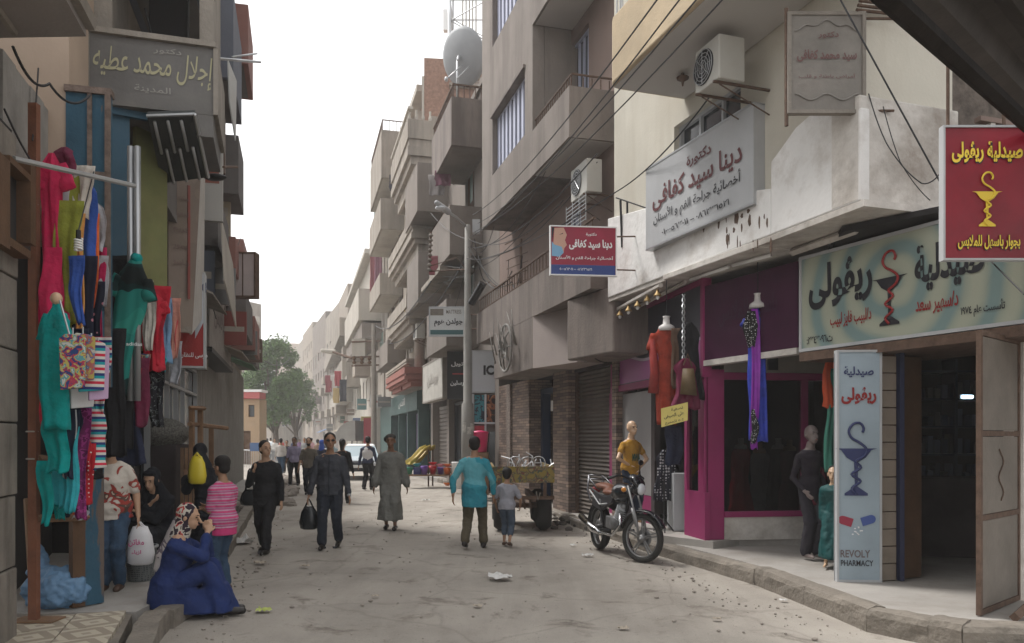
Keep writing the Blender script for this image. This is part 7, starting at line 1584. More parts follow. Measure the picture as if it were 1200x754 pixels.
# ================================================================ car
def car():
    t=thing('car','dark car with pale roof and windscreen parked facing us down the road','car'); w=.82
    prof=[(-2.1,.35),(-2.1,.75),(-1.2,.92),(1.3,.95),(2.05,.85),(2.1,.40)]
    mb=MB(); rs=[]
    for s,k in ((-1,.94),(-.9,1.0),(.9,1.0),(1,.94)): rs.append([Vector((s*w*(1 if abs(s)<1 else 1),y*k if True else y,z if abs(s)<1 else .35+(z-.35)*.9)) for y,z in prof])
    mb.rings(rs); mb.build('body',plain('glossy dark paint',(.02,.022,.03),.25,spec=.6),t,True,.03)
    mb=MB(); rs=[[Vector((x,y,z)) for x,y,z in ((-w*.95,-1.15,.90),(w*.95,-1.15,.90),(w*.95,1.25,.92),(-w*.95,1.25,.92))],[Vector((x,y,z)) for x,y,z in ((-w*.74,-.45,1.38),(w*.74,-.45,1.38),(w*.74,.8,1.4),(-w*.74,.8,1.4))]]; mb.rings(rs); mb.build('cabin_glass',plain('pale windscreen',(.30,.38,.42),.08,spec=.8),t)
    MB().hexa([(-w*.74,-.45,1.385),(w*.74,-.45,1.385),(w*.74,.8,1.405),(-w*.74,.8,1.405)],[(-w*.66,-.35,1.45),(w*.66,-.35,1.45),(w*.66,.7,1.46),(-w*.66,.7,1.46)]) 
    mb=MB(); mb.hexa([(-w*.75,-.47,1.385),(w*.75,-.47,1.385),(w*.75,.82,1.405),(-w*.75,.82,1.405)],[(-w*.66,-.35,1.45),(w*.66,-.35,1.45),(w*.66,.7,1.46),(-w*.66,.7,1.46)]); mb.build('roof',m_whitep,t,False,.02)
    MB().hexa
    mb=MB(); mb.hexa([(-w*.85,-2.0,.78),(w*.85,-2.0,.78),(w*.9,-1.2,.93),(-w*.9,-1.2,.93)],[(-w*.83,-2.0,.80),(w*.83,-2.0,.80),(w*.88,-1.2,.955),(-w*.88,-1.2,.955)]); mb.build('bonnet',plain('pale bonnet paint',(.45,.5,.53),.2,spec=.6),t,False,.01)
    for s in (-1,1):
        MB().ell((s*.62,-2.08,.66),(.16,.05,.09)).build('headlight',MATS['lamp lens'],t,True)
        for y in (-1.35,1.35): o=MB().disc((s*.76,y,.31),(1,0,0),.17,.31,.19,21).build('wheel',MATS['tyre rubber'],t,True); MB().disc((s*.80,y,.31),(1,0,0),.03,.18,.12,16).build('rim',m_steel,o,True)
        MB().ell((s*.92,-.8,1.0),(.09,.05,.06)).build('mirror',m_black,t,True)
    MB().abox(-.4,.4,-2.13,-2.09,.5,.62).build('number_plate',m_whitep,t); MB().abox(-.78,.78,-2.16,-2.0,.36,.48).build('bumper',m_black,t,False,.02)
    return t
c1=car(); p=G(411,563); c1.location=(p.x,p.y+2.1,0); c1.rotation_euler=(0,0,R(10))
c2=dup(c1,(-20.0,64,0),R(30),'white parked car beyond the barriers under the tree')
# ================================================================ pole and street lamp
pl_=P(548,514,21); bp=(pl_.x,21.0)
po=thing('utility_pole','grey steel utility pole with peeling posters and street lamp arm','pole',(bp[0],bp[1],.1))
MB().lathe((bp[0],bp[1],.1),[(.17,0),(.16,2.5),(.115,2.55),(.105,4.6),(.09,4.65),(.075,7.25),(.0,7.27)],16).build('pole_shaft',mat('pole paint',(.26,.25,.23),.7,.15,4,.1,30,dirt=.4,dcol=(.14,.13,.12),dscale=2),po,True)
mb=MB(); rnd=random.Random(6)
for k in range(9):
    a=rnd.uniform(-2.6,-.4); z=rnd.uniform(.9,2.1); h=rnd.uniform(.12,.3)
    for q in range(4):
        a0=a+q*.16; r=.172; mb.poly([(bp[0]+r*math.cos(a0),bp[1]+r*math.sin(a0),z),(bp[0]+r*math.cos(a0+.16),bp[1]+r*math.sin(a0+.16),z),(bp[0]+r*math.cos(a0+.16),bp[1]+r*math.sin(a0+.16),z+h),(bp[0]+r*math.cos(a0),bp[1]+r*math.sin(a0),z+h)])
mb.build('torn_poster',mat('torn pale paper',(.45,.43,.40),.9,.4,14),po)
sl_=thing('street_lamp','street lamp head on a short arm at the top of the utility pole','street lamp',P(530,250,21)); a=P(547,266,21); b=P(522,246,20.3)
MB().tube([a,a.lerp(b,.5)+Vector((0,0,.03)),b],.035,8).build('arm',m_steel,sl_,True); mb=MB(); e=(b-a).normalized(); mb.caps(b-e*.1,b+e*.35,.09,.06,12,3); mb.build('lamp_head',m_grey,sl_,True); MB().ell(b+e*.2+Vector((0,0,-.06)),(.14,.12,.06)).build('lens',MATS['lamp lens'],sl_,True)
c=P(558,266,21); cl=thing('junction_box','small junction boxes and coiled cable clamped to the pole top','junction box',c); MB().abox(c.x-.1,c.x+.1,21,21.2,c.z-.15,c.z+.2).build('box',m_grey,cl)
s2=thing('flood_lamp','black flood lamp on bracket right of the utility pole','lamp',P(560,345,20.6)); MB().tube([P(552,356,20.8),P(566,332,20.5)],.10,8).build('lamp_body',m_black,s2); MB().tube([P(562,338,23.4),P(575,330,22.5),P(580,336,22)],.02,5).build('bracket',m_iron,s2)
# second pole with transformer gear
pp=thing('utility_pole','distant utility pole with crossarms and insulators before the cream building','pole',(P(438,500,44).x,44,0)); x=P(438,500,44).x
MB().tube([(x,44,0),(x,44,Z(380,44))],.17,10,.12).build('pole_shaft',m_conc,pp)
for y in (428,418,400): MB().tube([P(412,y+1,44),P(446,y,44)],.05,5).build('crossarm',m_iron,pp)
for px in (415,424,433): MB().lathe(P(px,427,44),[(.05,0),(.12,.1),(.05,.2),(.12,.3),(.04,.45)],8).build('insulator',m_wood2,pp)
MB().abox(P(412,0,44).x,P(428,0,44).x,44,44.4,Z(418,44),Z(397,44)).build('transformer_box',m_f3,pp)
s3=thing('street_lamp','distant street lamp head reaching left over the road','street lamp',P(392,413,46)); MB().tube([P(412,420,45),P(388,412,46)],.07,6).build('arm',m_iron,s3); MB().caps(P(392,413,46),P(378,411,46),.16,.12).build('lamp_head',m_f3,s3,True)
# insulator column between poles
ic=thing('insulator_column','string of insulators with frame wires hanging from the lamp arm','insulator string',P(504,290,21.4)); mb=MB(); a=P(505,272,21.4); b=P(503,318,21.4)
mb.tube([a,b],.03,6); mb.build('rod',m_iron,ic)
for k in range(8): MB().lathe(b.lerp(a,k/8)+Vector((0,0,.0)),[(.03,0),(.075,.03),(.03,.08)],10).build('insulator',m_conc,ic,True)
mb=MB(); mb.tube([P(505,272,21.4),P(520,250,21)],.014,4); mb.tube([b,P(548,316,21)],.02,4); mb.tube([P(505,312,21.4),P(535,302,21),P(548,318,21)],.012,4); mb.build('stay',m_iron,ic)
# ================================================================ satellite dish, lattice mast
dc=P(543,67,25.5); ds=thing('satellite_dish','large grey satellite dish on a post above the brown balcony','satellite dish',P(535,110,25.5)); r_=.90
ax=Vector((.55,.78,.30)).normalized(); ref=Vector((0,0,1)); xx=(ref-ax*ref.dot(ax)).normalized(); yy=ax.cross(xx); rs=[]; rb=[]
for i in range(1,9):
    r=r_*i/8; h=.22*(i/8)**2; rs.append([dc+xx*r*math.cos(2*PI*j/32)+yy*r*.92*math.sin(2*PI*j/32)+ax*(h-.22) for j in range(32)])
rb=[[p+ax*.02 for p in q] for q in rs[::-1]]
mb=MB(); mb.rings(rs+rb,True); mb.build('reflector',mat('grey dish paint',(.27,.28,.29),.6,.08,2,.05,30),ds,True)
mb=MB(); q=P(536,72,25.2); bpt=P(536,114,25.3); mb.tube([bpt,q],.04,8); mb.tube([q,dc-ax*.24],.05,6); mb.tube([P(535,93,25.1),P(550,78,25.2)],.02,5); mb.build('mount',m_steel,ds,True)
mb=MB(); lp=P(523,93,24.7); mb.tube([lp,P(540,78,25.1)],.02,5); mb.ell(lp,(.06,.06,.08)); mb.build('feed_arm',m_steel,ds,True)
mst=thing('lattice_mast','tall steel lattice telecom mast behind the satellite dish','mast',(P(550,60,36).x,36,12)); x=P(550,60,36).x; hw=.8; z0=Z(105,36); z1=Z(-70,36)
mb=MB(); cs=[(x-hw,36-hw),(x+hw,36-hw),(x+hw,36+hw),(x-hw,36+hw)]
for cx_,cy_ in cs: mb.tube([(cx_,cy_,z0),(cx_,cy_,z1)],.05,6)
mb.build('leg',m_steel,mst); mb=MB(); n=int((z1-z0)/.9)
for k in range(n):
    za=z0+k*.9
    for i in range(4):
        a=cs[i];b=cs[(i+1)%4]; mb.tube([(*a,za),(*b,za+.9)] if k%2 else [(*b,za),(*a,za+.9)],.025,4); mb.tube([(*a,za),(*b,za)],.02,4)
mb.build('lattice',m_steel,mst); mb=MB()
for k in range(5): mb.tube([(x-.3+.15*k,36,z0),(x-.3+.15*k,36,z1)],.035,5)
mb.build('cable_run',m_f3,mst)
for k in range(3): MB().abox(x-hw-.3,x-hw-.12,35.0,35.3,z0+2.2+k*1.6,z0+3.1+k*1.6).build('antenna_panel',m_whitep,mst)
# ================================================================ tree
m_leaf=mat('leaf green',(.085,.15,.045),.7,.5,1.6,.0,10); m_trunk=mat('tree bark',(.10,.075,.055),.9,.3,4,.5,20)
def tree(px,d,zt,zb,rx,label,seed,n=9000):
    c=P(px,500,d); t=thing('tree',label,'tree',(c.x,c.y,0)); rnd=random.Random(seed)
    mb=MB(); base=Vector((c.x,c.y,-.05)); mb.tube([base,base+Vector((.2,0,zb*.6)),base+Vector((.1,.1,zb+1.5))],.32,9,.2); cl=[]
    H=zt-zb
    for k in range(46):
        a=rnd.uniform(0,2*PI); f=rnd.random(); z=zb+H*(.12+.80*f); r=rx*math.sqrt(max(0.05,1-((f-.42)/.62)**2))*rnd.uniform(.35,.92)
        p=Vector((c.x+r*math.cos(a),c.y+r*math.sin(a),z)); cl.append((p,rnd.uniform(.55,1.15)*rx*.30))
        if k<14: mb.tube([base+Vector((.1,.1,zb*.8)),base.lerp(p,.6)+Vector((0,0,.8)),p],.10,5,.02)
    mb.build('trunk',m_trunk,t,True)
    mb=MB()
    for i in range(n):
        p,r=cl[rnd.randrange(len(cl))]; v=Vector((rnd.gauss(0,1),rnd.gauss(0,1),rnd.gauss(0,.8))); v=v.normalized()*r*rnd.uniform(.45,1.25); q=p+v
        s=rnd.uniform(.08,.17); a=Vector((rnd.gauss(0,1),rnd.gauss(0,1),rnd.gauss(0,1))).normalized(); b=a.cross(Vector((rnd.gauss(0,1),rnd.gauss(0,1),rnd.gauss(0,1)))).normalized()
        mb.poly([q+a*s,q+b*s*.6,q-a*s,q-b*s*.6])
    mb.build('crown',m_leaf,t); return t
tree(321,74,Z(398,74),2.6,3.0,'full dark green tree at the end of the left row',3,26000)
tree(300,80,Z(425,80),2.0,2.4,'smaller green tree left of and behind the big one',5,6000)
tree(345,86,Z(432,86),2.6,2.2,'loose green tree crown right behind the big one',6,6000)
# ================================================================ stall of plastics, bin, slides
sp=thing('stall_table','low timber stall table with plastic household goods by the pole','stall',gp(510,574,.02)); c=G(512,572)
for k in range(5): MB().abox(c.x-1.05,c.x+.9,c.y-.3+k*.14,c.y-.18+k*.14,.42,.46).build('plank',m_wood,sp)
for sx in (-1,.8):
    for sy in (-.25,.28): MB().abox(c.x+sx-.03,c.x+sx+.03,c.y+sy-.03,c.y+sy+.03,0,.42).build('leg',m_wood,sp)
pc_=[('green',(.03,.22,.13)),('navy',(.03,.04,.2)),('purple',(.14,.05,.3)),('orange',(.65,.15,.03)),('white',(.6,.6,.58)),('red',(.5,.03,.04)),('pink',(.6,.2,.25)),('turquoise',(.03,.3,.35)),('yellow',(.6,.45,.05))]
pos=[(-.95,0,'green','tub'),(-.68,.1,'navy','crate'),(-.42,-.1,'purple','bucket'),(-.14,0,'red','bucket'),(.12,.1,'purple','tub'),(.36,-.1,'orange','tub'),(.58,.1,'white','tub'),(.80,0,'pink','bucket')]
for k,(dx,dy,cn,kd) in enumerate(pos):
    col=dict(pc_)[cn]; m=plain('plastic '+cn,col,.35); q=c+Vector((dx,dy,.462)); t=thing('plastic_'+kd,'%s plastic %s on the low stall table %s'%(cn,kd,['at its left end','beside the green tub','left of the red bucket','near its middle','right of the red bucket','under the orange bowl','between orange and pink','at its right end'][k]),kd,q)
    if kd=='crate': MB().abox(q.x-.13,q.x+.13,q.y-.1,q.y+.1,q.z,q.z+.25).build('crate_body',m,t,False,.01)
    else: MB().lathe(q,[(.09,0),(.13,.22 if kd=='tub' else .28),(.145,.24 if kd=='tub' else .30),(.12,.2),(.08,.03)],16).build('shell',m,t,True)
for k,(dx,dz,cn,lab) in enumerate([(.36,.26,'orange','orange plastic bowl stacked on the orange tub'),(-.14,.32,'red','red plastic ball on the red bucket'),(.6,.26,'white','white bowl stacked on the white tub'),(-.68,.27,'turquoise','turquoise basin on the navy crate'),(.4,-.36,'orange','orange basin on the ground before the stall'),(.12,.26,'pink','pink basin stacked on the purple tub')]):
    q=c+Vector((dx,-.02 if dz>0 else -.45,.462+dz)); t=thing('plastic_bowl',lab,'bowl',q); MB().lathe(q,[(.06,0),(.14,.09),(.15,.10),(.13,.09),(.05,.02)],16).build('shell',plain('plastic '+cn,dict(pc_)[cn],.35),t,True)
for k in range(2): 
    t=thing('plastic_slide',['nearer yellow plastic slide leaning beside the galabiya man','farther yellow plastic slide leaning behind the first'][k],'slide',G(488+k*9,566)); a=P(478+k*6,545,27.5+k*.4); b=P(502+k*5,526,28+k*.4)
    d_=(b-a); n=Vector((0,0,1)).cross(d_).normalized()*.18; u_=Vector((0,0,.14)); mb=MB(); mb.rings([[p-n,p-n+u_,p-n*.85+u_,p-n*.8+u_*.3,p+n*.8+u_*.3,p+n*.85+u_,p+n+u_,p+n] for p in (a,a.lerp(b,.3)+Vector((0,0,-.02)),a.lerp(b,.7)+Vector((0,0,.08)),b)]); mb.build('chute',plain('plastic yellow slide',(.42,.31,.04),.5),t,True)
    MB().tube([(b.x,b.y,0),b],.03,5).build('support',m_iron,t)
q=P(562,530,22); pb=thing('plastic_drum','hot pink lidded plastic drum on a low stand by the pole','drum',(q.x,22,.14)); MB().lathe((q.x,22,Z(530,22)),[(.2,0),(.23,.35),(.235,.5),(.25,.52),(.25,.56),(.06,.6),(.0,.6)],20).build('shell',plain('hot pink plastic',(.60,.02,.12),.35),pb,True)
MB().abox(q.x-.25,q.x+.25,21.8,22.2,.14,Z(530,22)-.005).build('stand',m_wood,pb)
for k in range(2): q=P(536,562,24.6); t=thing('plastic_pail',['white paint pail at the pole foot, lower one','white paint pail stacked on another at the pole foot'][k],'pail',(q.x,24.6,.14+k*.42)); MB().lathe((q.x,24.6,.14+k*.42),[(.15,0),(.17,.36),(.18,.38),(.18,.41),(0,.415)],16).build('shell',m_whitep,t,True)
# ================================================================ barriers, rubble, awning
def barrier(a,b,label):
    a=Vector(a);b=Vector(b); t=thing('crowd_barrier',label,'barrier',(a+b)/2,'crowd barriers across the road'); mb=MB(); mb.tube([a+Vector((0,0,.15)),a+Vector((0,0,1.1)),b+Vector((0,0,1.1)),b+Vector((0,0,.15))],.03,6); mb.build('frame',m_steel,t)
    n=max(3,int((b-a).length/.34))
    for i in range(1,n): p=a.lerp(b,i/n); MB().tube([p+Vector((0,0,.2)),p+Vector((0,0,1.1))],.013,5).build('bar',m_steel,t)
    for p in (a,b): MB().tube([p+Vector((0,-.3,.0)),p+Vector((0,0,.15)),p+Vector((0,.3,0))],.02,5).build('foot',m_steel,t)
barrier(G(283,552),G(310,556),'steel crowd barrier at the left, in front of the orange house'); barrier(G(311,556),G(330,549),'steel crowd barrier in the middle, behind the walking woman'); barrier(G(334,548),G(358,547),'steel crowd barrier behind the lavender shirt man'); barrier(G(360,547),G(384,549),'steel crowd barrier nearest the parked car')
t=thing('blue_board','small blue notice board tied to the left crowd barrier','board',P(297,523,38)); q=P(301,524,37.5); MB().abox(q.x-.32,q.x+.32,q.y-.03,q.y,q.z-.2,q.z+.2).build('board',plain('faded blue board',(.10,.17,.32),.6),t)
rnd=random.Random(21); mb=MB()
for k in range(420):
    d=rnd.uniform(16,36); x=LP(d)[0]+rnd.uniform(.15,1.5)*(1 if d>20 else .6)+.6*(d>20); s=abs(rnd.gauss(.05,.07))+.03; z=rnd.uniform(0,.25)*(1 if x<LP(d)[0]+1.2 else .1)
    mb.ell((x,d,z+.1 if d<20 else z),(s*rnd.uniform(.7,1.4),s,s*rnd.uniform(.5,.9)),6,4)
ru=mb.build('rubble',mat('rubble stone',(.26,.23,.20),.95,.3,3,.4,20)); ru['kind']='stuff'
mb=MB()
for k in range(900):
    side=rnd.random()
    if side<.5: d=rnd.uniform(5.5,30); x=rnd.gauss(0,.22)+( 4.86-.2*d-.75)
    else: d=rnd.uniform(6.5,20); x=rnd.uniform(-3.4,2.2) if rnd.random()<.5 else -3.0-.26*(d-8)+abs(rnd.gauss(0,.25))
    s=abs(rnd.gauss(.0,.007))+.004; mb.ell((x,d,.0),(s*1.3,s,s*.7),6,4)
gr=mb.build('gravel',MATS['rubble stone']); gr['kind']='stuff'
# dark rubble heap at the kerb by the motorcycle
mb=MB(); c0=G(668,604)
for k in range(120): mb.ell((c0.x+rnd.gauss(0,.28),c0.y+rnd.gauss(0,1.1),rnd.uniform(0,.10)),(rnd.uniform(.03,.10),rnd.uniform(.03,.1),rnd.uniform(.02,.06)),6,4)
t=mb.build('debris_heap',mat('dark debris',(.09,.08,.07),.95,.4,5,.5,20)); t['kind']='stuff'
# litter: crumpled papers
def paper(px,py,s,m,label,z=0.0):
    p=G(px,py,z); mb=MB(); n=7; 
    for j in range(n):
        for i in range(n): mb.v.append((p.x+(i/(n-1)-.5)*s*1.6+rnd.uniform(-.1,.1)*s,p.y+(j/(n-1)-.5)*s*1.2+rnd.uniform(-.1,.1)*s,z+.012+abs(rnd.gauss(0,.16))*s))
    for j in range(n-1):
        for i in range(n-1):
            if (i,j) in ((0,0),(n-2,n-2),(n-2,0)): continue
            a=j*n+i; mb.f.append((a,a+1,a+n+1,a+n))
    return tag(mb.build('paper_scrap',m,None,False),label,'litter')
m_pp=plain('white waste paper',(.55,.54,.52),.8); m_ppb=plain('brownish waste paper',(.36,.31,.25),.8)
for px,py,s,m,lab in [(586,679,.17,m_pp,'crumpled white paper in the middle of the road'),(309,717,.09,plain('yellow green wrapper',(.4,.45,.12),.5),'small yellow green wrapper near the seated woman'),(281,637,.25,m_pp,'white paper sheet by the left kerb behind the girl'),(304,613,.16,m_pp,'white scrap left of the walking woman'),(297,603,.14,m_ppb,'brownish scrap far left of the walking woman'),(357,665,.08,m_ppb,'tiny brown scrap before the man in sunglasses'),(305,661,.10,m_ppb,'flat brown scrap under the woman in black'),(689,652,.10,m_pp,'small white scrap by the motorcycle rear wheel'),(688,608,.06,m_pp,'white speck on the road behind the motorcycle'),(499,587,.13,m_pp,'pale scrap on the road beside the galabiya man'),(672,640,.07,m_pp,'white speck left of the motorcycle'),(918,705,.05,m_pp,'white speck under the right kerb'),(560,712,.06,m_ppb,'brown scrap low in the middle foreground'),(730,738,.06,m_ppb,'brown scrap in the right foreground'),(840,727,.05,m_ppb,'tiny scrap near the right bottom kerb'),(440,700,.05,m_ppb,'tiny scrap in the left middle foreground'),(352,611,.10,m_ppb,'brown scrap by the feet of the man in olive tee')]: paper(px,py,s,m,lab)
# stains and patches of damp on the road
def patch(px,py,rx,ry,m,label,seed):
    p=G(px,py); rr=random.Random(seed); ph=[rr.uniform(0,6) for _ in range(4)]; mb=MB(); n=40; L=[]
    for j in range(n): a=2*PI*j/n; f=1+.22*math.sin(2*a+ph[0])+.16*math.sin(5*a+ph[1])+.1*math.sin(9*a+ph[2]); L.append((p.x+rx*f*math.cos(a),p.y+ry*f*math.sin(a)))
    mb.rings([[(x,y,.006) for x,y in L],[(x,y,.016) for x,y in L]]); o=mb.build('road_patch',m); o['kind']='structure'; return o
m_old=mat('dark trodden patch',(.13,.11,.095),.95,.2,3,.4,25)

ky=[gp(x,y,.0) for x,y in ((330,566),(365,600))]
cr=thing('market_awning','grey rounded canvas awning over the far green shop','awning',P(415,500,48)); a=P(407,518,44); 
mb=MB()
c=P(424,516,46); 
rs=[[Vector((c.x-1.15*math.cos(a_),c.y+dy,Z(517,46)+1.15*math.sin(a_)*1.0)) for a_ in [j*PI/2/8 for j in range(9)]]+[Vector((c.x+.02,c.y+dy,Z(517,46)))] for dy in (-2.0,2.5)]
mb.rings(rs); mb.build('canopy',mat('grey canvas',(.30,.29,.27),.8,.12,2),cr)
q=P(432,500,44); t=thing('sign_post','dark red upright panel beside the grey awning','sign',(q.x,44,0)); MB().abox(q.x-.28,q.x+.28,44,44.2,.2,Z(490,44)).build('board',plain('dark red panel',(.22,.03,.04),.6),t)
# ================================================================ laundry and small items on far balconies
rnd=random.Random(31)
lc=[(.22,.07,.08),(.19,.09,.12),(.42,.40,.38),(.30,.06,.07),(.04,.04,.05),(.3,.28,.27),(.36,.27,.13)]
for k,(px,py,d,L,ci,lab) in enumerate([(438,285,52,75,0,'dark red laundry hanging at the upper left balcony'),(443,275,51,80,1,'plum laundry hanging beside the dark red piece'),(452,340,48,55,2,'long white cloth hanging under the cream balcony'),(459,335,48,26,3,'pink towel hanging over the striped balcony rail'),(396,435,60,22,3,'red shirt drying on the far balcony'),(402,445,58,32,4,'black trousers drying beside the red shirt'),(391,440,62,30,2,'white sheet drying on the far balcony'),(394,455,59,22,6,'orange yellow cloth drying low on the far balcony'),(385,440,62,25,0,'maroon cloth drying leftmost on the far balcony')]):
    garment('laundry',lab,'laundry',P(px,py,d),L/F*d*.8,[(0,.26),(1,.24)],plain('laundry %d'%ci,lc[ci],.9),depth=.08,fold=.25,nf=5)
for px,py,d in ((483,372,33),(500,350,31.5)):
    pass
ac_unit(frU,frU.hit(489,388,.6)[0],frU.hit(489,398,.6)[1],.7,'air conditioner tilted beside the white framed shop sign',.9,.6,.35)
for px,py in ((388,487),(397,490)): ac_unit(frW2,frW2.hit(px,py,.5)[0],frW2.hit(px,py+4,.5)[1],.6,'distant air conditioner low on the whitish building, %s one'%('left' if px<390 else 'right'),1.3,.9,.5)
# ================================================================ cables
def cable(pts,label,r=.009,sag=.0,group=None):
    pts=[Vector(p) for p in pts]; L=[]
    for a,b in zip(pts,pts[1:]):
        for i in range(13): f=i/12; q=a.lerp(b,f); q.z-=sag*4*f*(1-f); L.append(q)
    mb=MB(); mb.tube(L,r,5); return tag(mb.build('cable',m_cable),label,'cable',group)
gg='overhead cables slanting past the balconies'; lb_='thin black overhead cable slanting across the tan balconies to the pole'
for k,(x0,y0,x1,y1) in enumerate(((851,-5,556,272),(800,-5,552,278),(820,-5,560,262),(770,0,554,252))): cable([P(x0,y0,6.9),P(x1,y1,20.6)],['rightmost','second from the left','second from the right','leftmost'][k]+' of the four overhead cables slanting across the tan balconies',.008,.25,gg)
cable([P(700,180,12.5),P(560,290,20.5)],'cable sagging from the white corner to the pole',.011,.3)
cable([P(845,95,9.3),P(722,225,12.6),P(560,305,20.5)],'cable running from the air conditioner under the clinic sign',.010,.15)
cable([P(985,0,6.9),P(1108,225,6.8)],'black cable dropping steeply to the red pharmacy sign',.008,.0)
cable([P(1109,60,7.6),P(1112,150,7.4)],'short cable hanging beside the cream wall end',.007,.0)
cable([P(1018,110,7.7),P(1040,170,7.6),P(1080,215,7.4),P(1104,200,6.6)],'loose thin cable looping on the dirty white wall',.006,.04)
cable([P(1035,125,7.7),P(1055,190,7.6),P(1090,235,7.5)],'second loose thin cable on the dirty white wall',.005,.03)
cable([P(1155,300,6.6),P(1200,345,5.6)],'thin cable below the red pharmacy sign',.006,.0)
cable([P(15,55,6.0),P(58,98,7.0),P(105,112,7.6)],'black cable sagging over the grey boards at top left',.012,.12)
cable([P(5,128,6.0),P(36,188,6.5)],'thin cable along the near left wall',.008,.02); cable([P(45,80,6.8),P(38,165,6.6)],'thin cable dropping to the red post',.007,.05)
cable([P(170,10,8.9),P(178,42,8.9)],'short cable over the chalked sign board',.01,.0)
cable([P(440,382,44),P(505,330,21.4)],'distant cable between the two poles',.02,.6); cable([P(446,400,44),P(548,300,21)],'lower distant cable between the two poles',.02,.9)
cable([P(560,300,20.6),P(600,330,19),P(612,300,17.5)],'tangled cable loop by the pole and the tan balcony',.014,.4); cable([P(556,280,20.8),P(570,330,22),P(600,318,19)],'second tangled loop right of the pole',.012,.3); cable([P(596,305,19),P(592,420,18.6)],'thin wire hanging before the iron ornament',.008,.0)
cable([P(722,232,12.5),P(760,245,11.9)],'thin rail wire above the red clinic sign',.012,0); cable([P(727,235,12.5),P(729,290,12.5)],'rusty rod hanging left on the white wall',.02,0); cable([P(735,236,12.4),P(735,305,12.4)],'rusty rod hanging right on the white wall',.018,0)
cable([P(665,345,14.5),P(680,400,14.0),P(712,425,13.8)],'cable sagging under the shutter box',.01,.1)
cable([P(283,395,30),P(340,420,60)],'faint cable across the street end',.02,.8)
# ================================================================ shop signs, awnings and coolers down both sides of the street
rnd=random.Random(77)
cn=[('red',(.22,.06,.05)),('white',(.38,.37,.35)),('blue',(.07,.10,.18)),('green',(.07,.14,.10)),('yellow',(.30,.24,.09)),('brown',(.13,.09,.07)),('grey',(.2,.2,.2)),('turquoise',(.08,.18,.18))]
def projecting(fr,u,v,w,h,dist,side,col,nm):
    t=thing('shop_sign',nm,'sign',fr.p(u,v,.5)); MB().box(fr,u-.06,u+.06,v,v+h,.25,.25+w).build('board',plain('sign '+col[0],col[1],.6),t); MB().box(fr,u-.02,u+.02,v+h*.8,v+h*.85,.0,.25).build('bracket',m_iron,t); MB().box(fr,u-.065,u+.065,v+h*.4,v+h*.55,.3,.2+w).build('pale_band',m_f3 if col[0]!='white' else m_redst,t)
k=0
for d in (36,40,45,50,55,61,67,74,82,92,104,118):
    fr=frV2 if d<58 else frW2 if d<88 else Fr(RB(175),RB(97)); u=(Vector((*RB(d),0))-fr.o).dot(fr.u); c=cn[(k*3)%8]
    projecting(fr,u,rnd.uniform(2.6,4.2),rnd.uniform(.5,.9),rnd.uniform(.5,.9),d,1,c,'%s projecting sign on the right row, %s'%(c[0],['just past the green shop','one house past the green shop','beside the awning','beyond the awning','below the white balcony','past the white balcony','under the drying clothes','past the drying clothes','before the cream block','at the cream block','after the cream block','nearly at the street end'][k])); k+=1
for k,(d,z) in enumerate(((62,6.5),(66,9.4),(72,6.3),(78,9.6),(84,6.2),(95,7.0),(108,9.0),(121,7.0))):
    fr=frW2 if d<88 else Fr(RB(175),RB(97)); u=(Vector((*RB(d),0))-fr.o).dot(fr.u); a=balcony(wb2,fr,u-1.4,u+1.4,z,z+1.0,1.15,[m_f1,m_f4,m_f2][k%3],m_f4)
for k,d in enumerate((60,70,80,92,110)):
    fr=frW2 if d<88 else Fr(RB(175),RB(97)); u=(Vector((*RB(d),0))-fr.o).dot(fr.u); t=thing('shop_awning',['faded red','dusty green','grey','tan','blue'][k]+' sloping shop awning on the right row far down the street','awning',fr.p(u,3)); mb=MB(); mb.hexa([fr.p(u-2,3.1,0),fr.p(u+2,3.1,0),fr.p(u+2,2.5,1.5),fr.p(u-2,2.5,1.5)],[fr.p(u-2,3.16,0),fr.p(u+2,3.16,0),fr.p(u+2,2.56,1.5),fr.p(u-2,2.56,1.5)]); mb.build('canopy',plain('awning %d'%k,[(.3,.1,.08),(.12,.2,.13),(.28,.27,.25),(.34,.28,.2),(.1,.16,.28)][k],.9),t)
for k in range(9):
    d=60+k*7; fr=frW2 if d<88 else Fr(RB(175),RB(97)); u=(Vector((*RB(d),0))-fr.o).dot(fr.u); MB().box(fr,u-1.2,u+1.2,.1,2.6,-.05,.02).build('shop_opening',[m_dark,m_wood2,m_shut,m_drk2][k%4],wb2)
frl_=Fr(LP(9.4),LP(31)); cl_=[('white',(.42,.41,.39)),('grey',(.22,.22,.215)),('brown',(.17,.12,.09)),('red',(.24,.05,.05)),('blue grey',(.12,.14,.18)),('cream',(.38,.33,.25))]
for k,(d,z,w,h,ci,wh) in enumerate(((12.6,5.2,.7,1.5,0,'tallest, above the red sign'),(13.4,4.1,.5,.8,4,'just beyond the red sign'),(14.2,6.5,.6,1.0,2,'high beneath the upper balconies'),(15.2,4.3,.7,.7,1,'over the white topped sign box'),(16.6,5.9,.5,1.2,5,'beside the blank hanging box'),(18.6,3.9,.7,.8,3,'where the corrugated wall starts'),(20.8,4.6,.6,.9,0,'above the corrugated wall'),(23.5,4.2,.7,.7,1,'midway along the corrugated wall'),(27,4.3,.7,.8,2,'at the far end of the corrugated wall'))):
    u=(Vector((*LP(d),0))-frl_.o).dot(frl_.u); projecting(frl_,u,z,w,h,d,1,cl_[ci],cl_[ci][0]+' projecting board on the left row, '+wh)
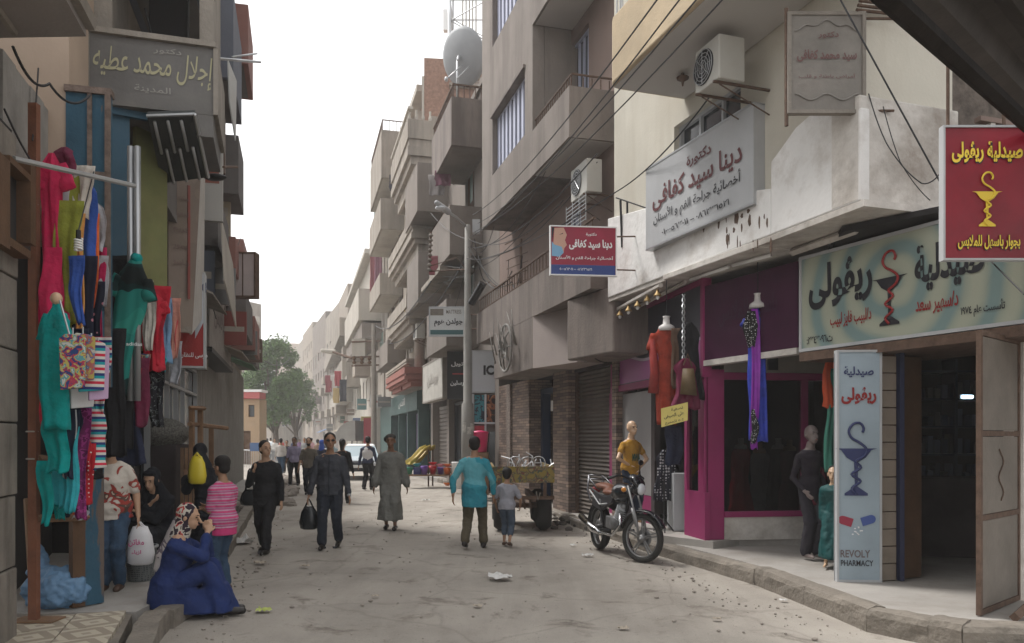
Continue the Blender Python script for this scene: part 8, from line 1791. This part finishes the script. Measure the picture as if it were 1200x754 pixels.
for k,(d,z) in enumerate(((13.0,3.9),(19.5,3.7),(24,3.8))):
    u=(Vector((*LP(d),0))-frl_.o).dot(frl_.u); t=thing('shop_awning',['tattered grey awning sheet by the red sign','dusty tan awning sheet over the corrugated wall','far green awning sheet over the corrugated wall'][k],'awning',frl_.p(u,z)); mb=MB(); q_=[frl_.p(u-1,z+.35,0),frl_.p(u+1,z+.35,0),frl_.p(u+1,z,.9),frl_.p(u-1,z+.03,.85)]; mb.hexa(q_,[p+Vector((0,0,.03)) for p in q_]); mb.build('sheet',[m_conc,m_f1,MATS['awning 1']][k],t)
for k in range(8):
    d=11+k*1.3; u=(Vector((*LP(d),0))-frl_.o).dot(frl_.u); cable([frl_.p(u,4.3+(k%3)*1.5,.1),frl_.p(u+1.6,4.0+((k+1)%3)*1.6,.6)],'loose wire sagging on the left facades',.008,.25,'loose wires on the left facades')
# ---- web of thin wires, roof dishes, drying clothes on the nearer balconies
rnd=random.Random(5); pj=P(550,290,21)
for k,(x1,y1,d1) in enumerate(((640,200,16),(585,240,20),(700,190,14.3),(505,250,26),(480,280,34),(455,310,44),(520,330,25),(600,345,19),(490,335,32),(620,262,17.5),(515,410,26),(430,395,46),(660,235,15))): cable([P(x1,y1,d1),pj+Vector((rnd.uniform(-.1,.1),0,rnd.uniform(-.8,.3)))],'thin slack wire fanning out from the street lamp pole',0.008,rnd.uniform(.1,.6),'wires fanning out from the utility pole')
for k,(px,py,d,L,ci) in enumerate([(512,205,25.6,24,5),(519,200,25.2,18,1),(482,240,33.5,18,2),(462,205,40,20,4),(481,348,33,18,6),(512,300,25.5,22,0),(447,262,50,16,2)]):
    garment('laundry',['grey sheet','plum shirt','white towel','black shirt','ochre cloth','dark red cloth','pale sheet'][k]+' drying over a balcony front on the right row','laundry',P(px,py,d),L/F*d,[(0,.26),(1,.24)],plain('laundry %d'%ci,lc[ci],.9),depth=.06)
# ================================================================ haze
def haze():
    mb=MB(); mb.abox(-120,60,-3,320,-1.2,45); o=mb.build('haze',None); o['kind']='stuff'
    m=bpy.data.materials.new('haze air'); m.use_nodes=True; n=m.node_tree.nodes; n.remove(n['Principled BSDF']); v=n.new('ShaderNodeVolumePrincipled')
    v.inputs['Color'].default_value=(.99,.99,.99,1); v.inputs['Density'].default_value=.0015; v.inputs['Anisotropy'].default_value=.2
    m.node_tree.links.new(v.outputs[0],n['Material Output'].inputs['Volume']); o.data.materials.append(m)
HAZE=True
if HAZE: haze()
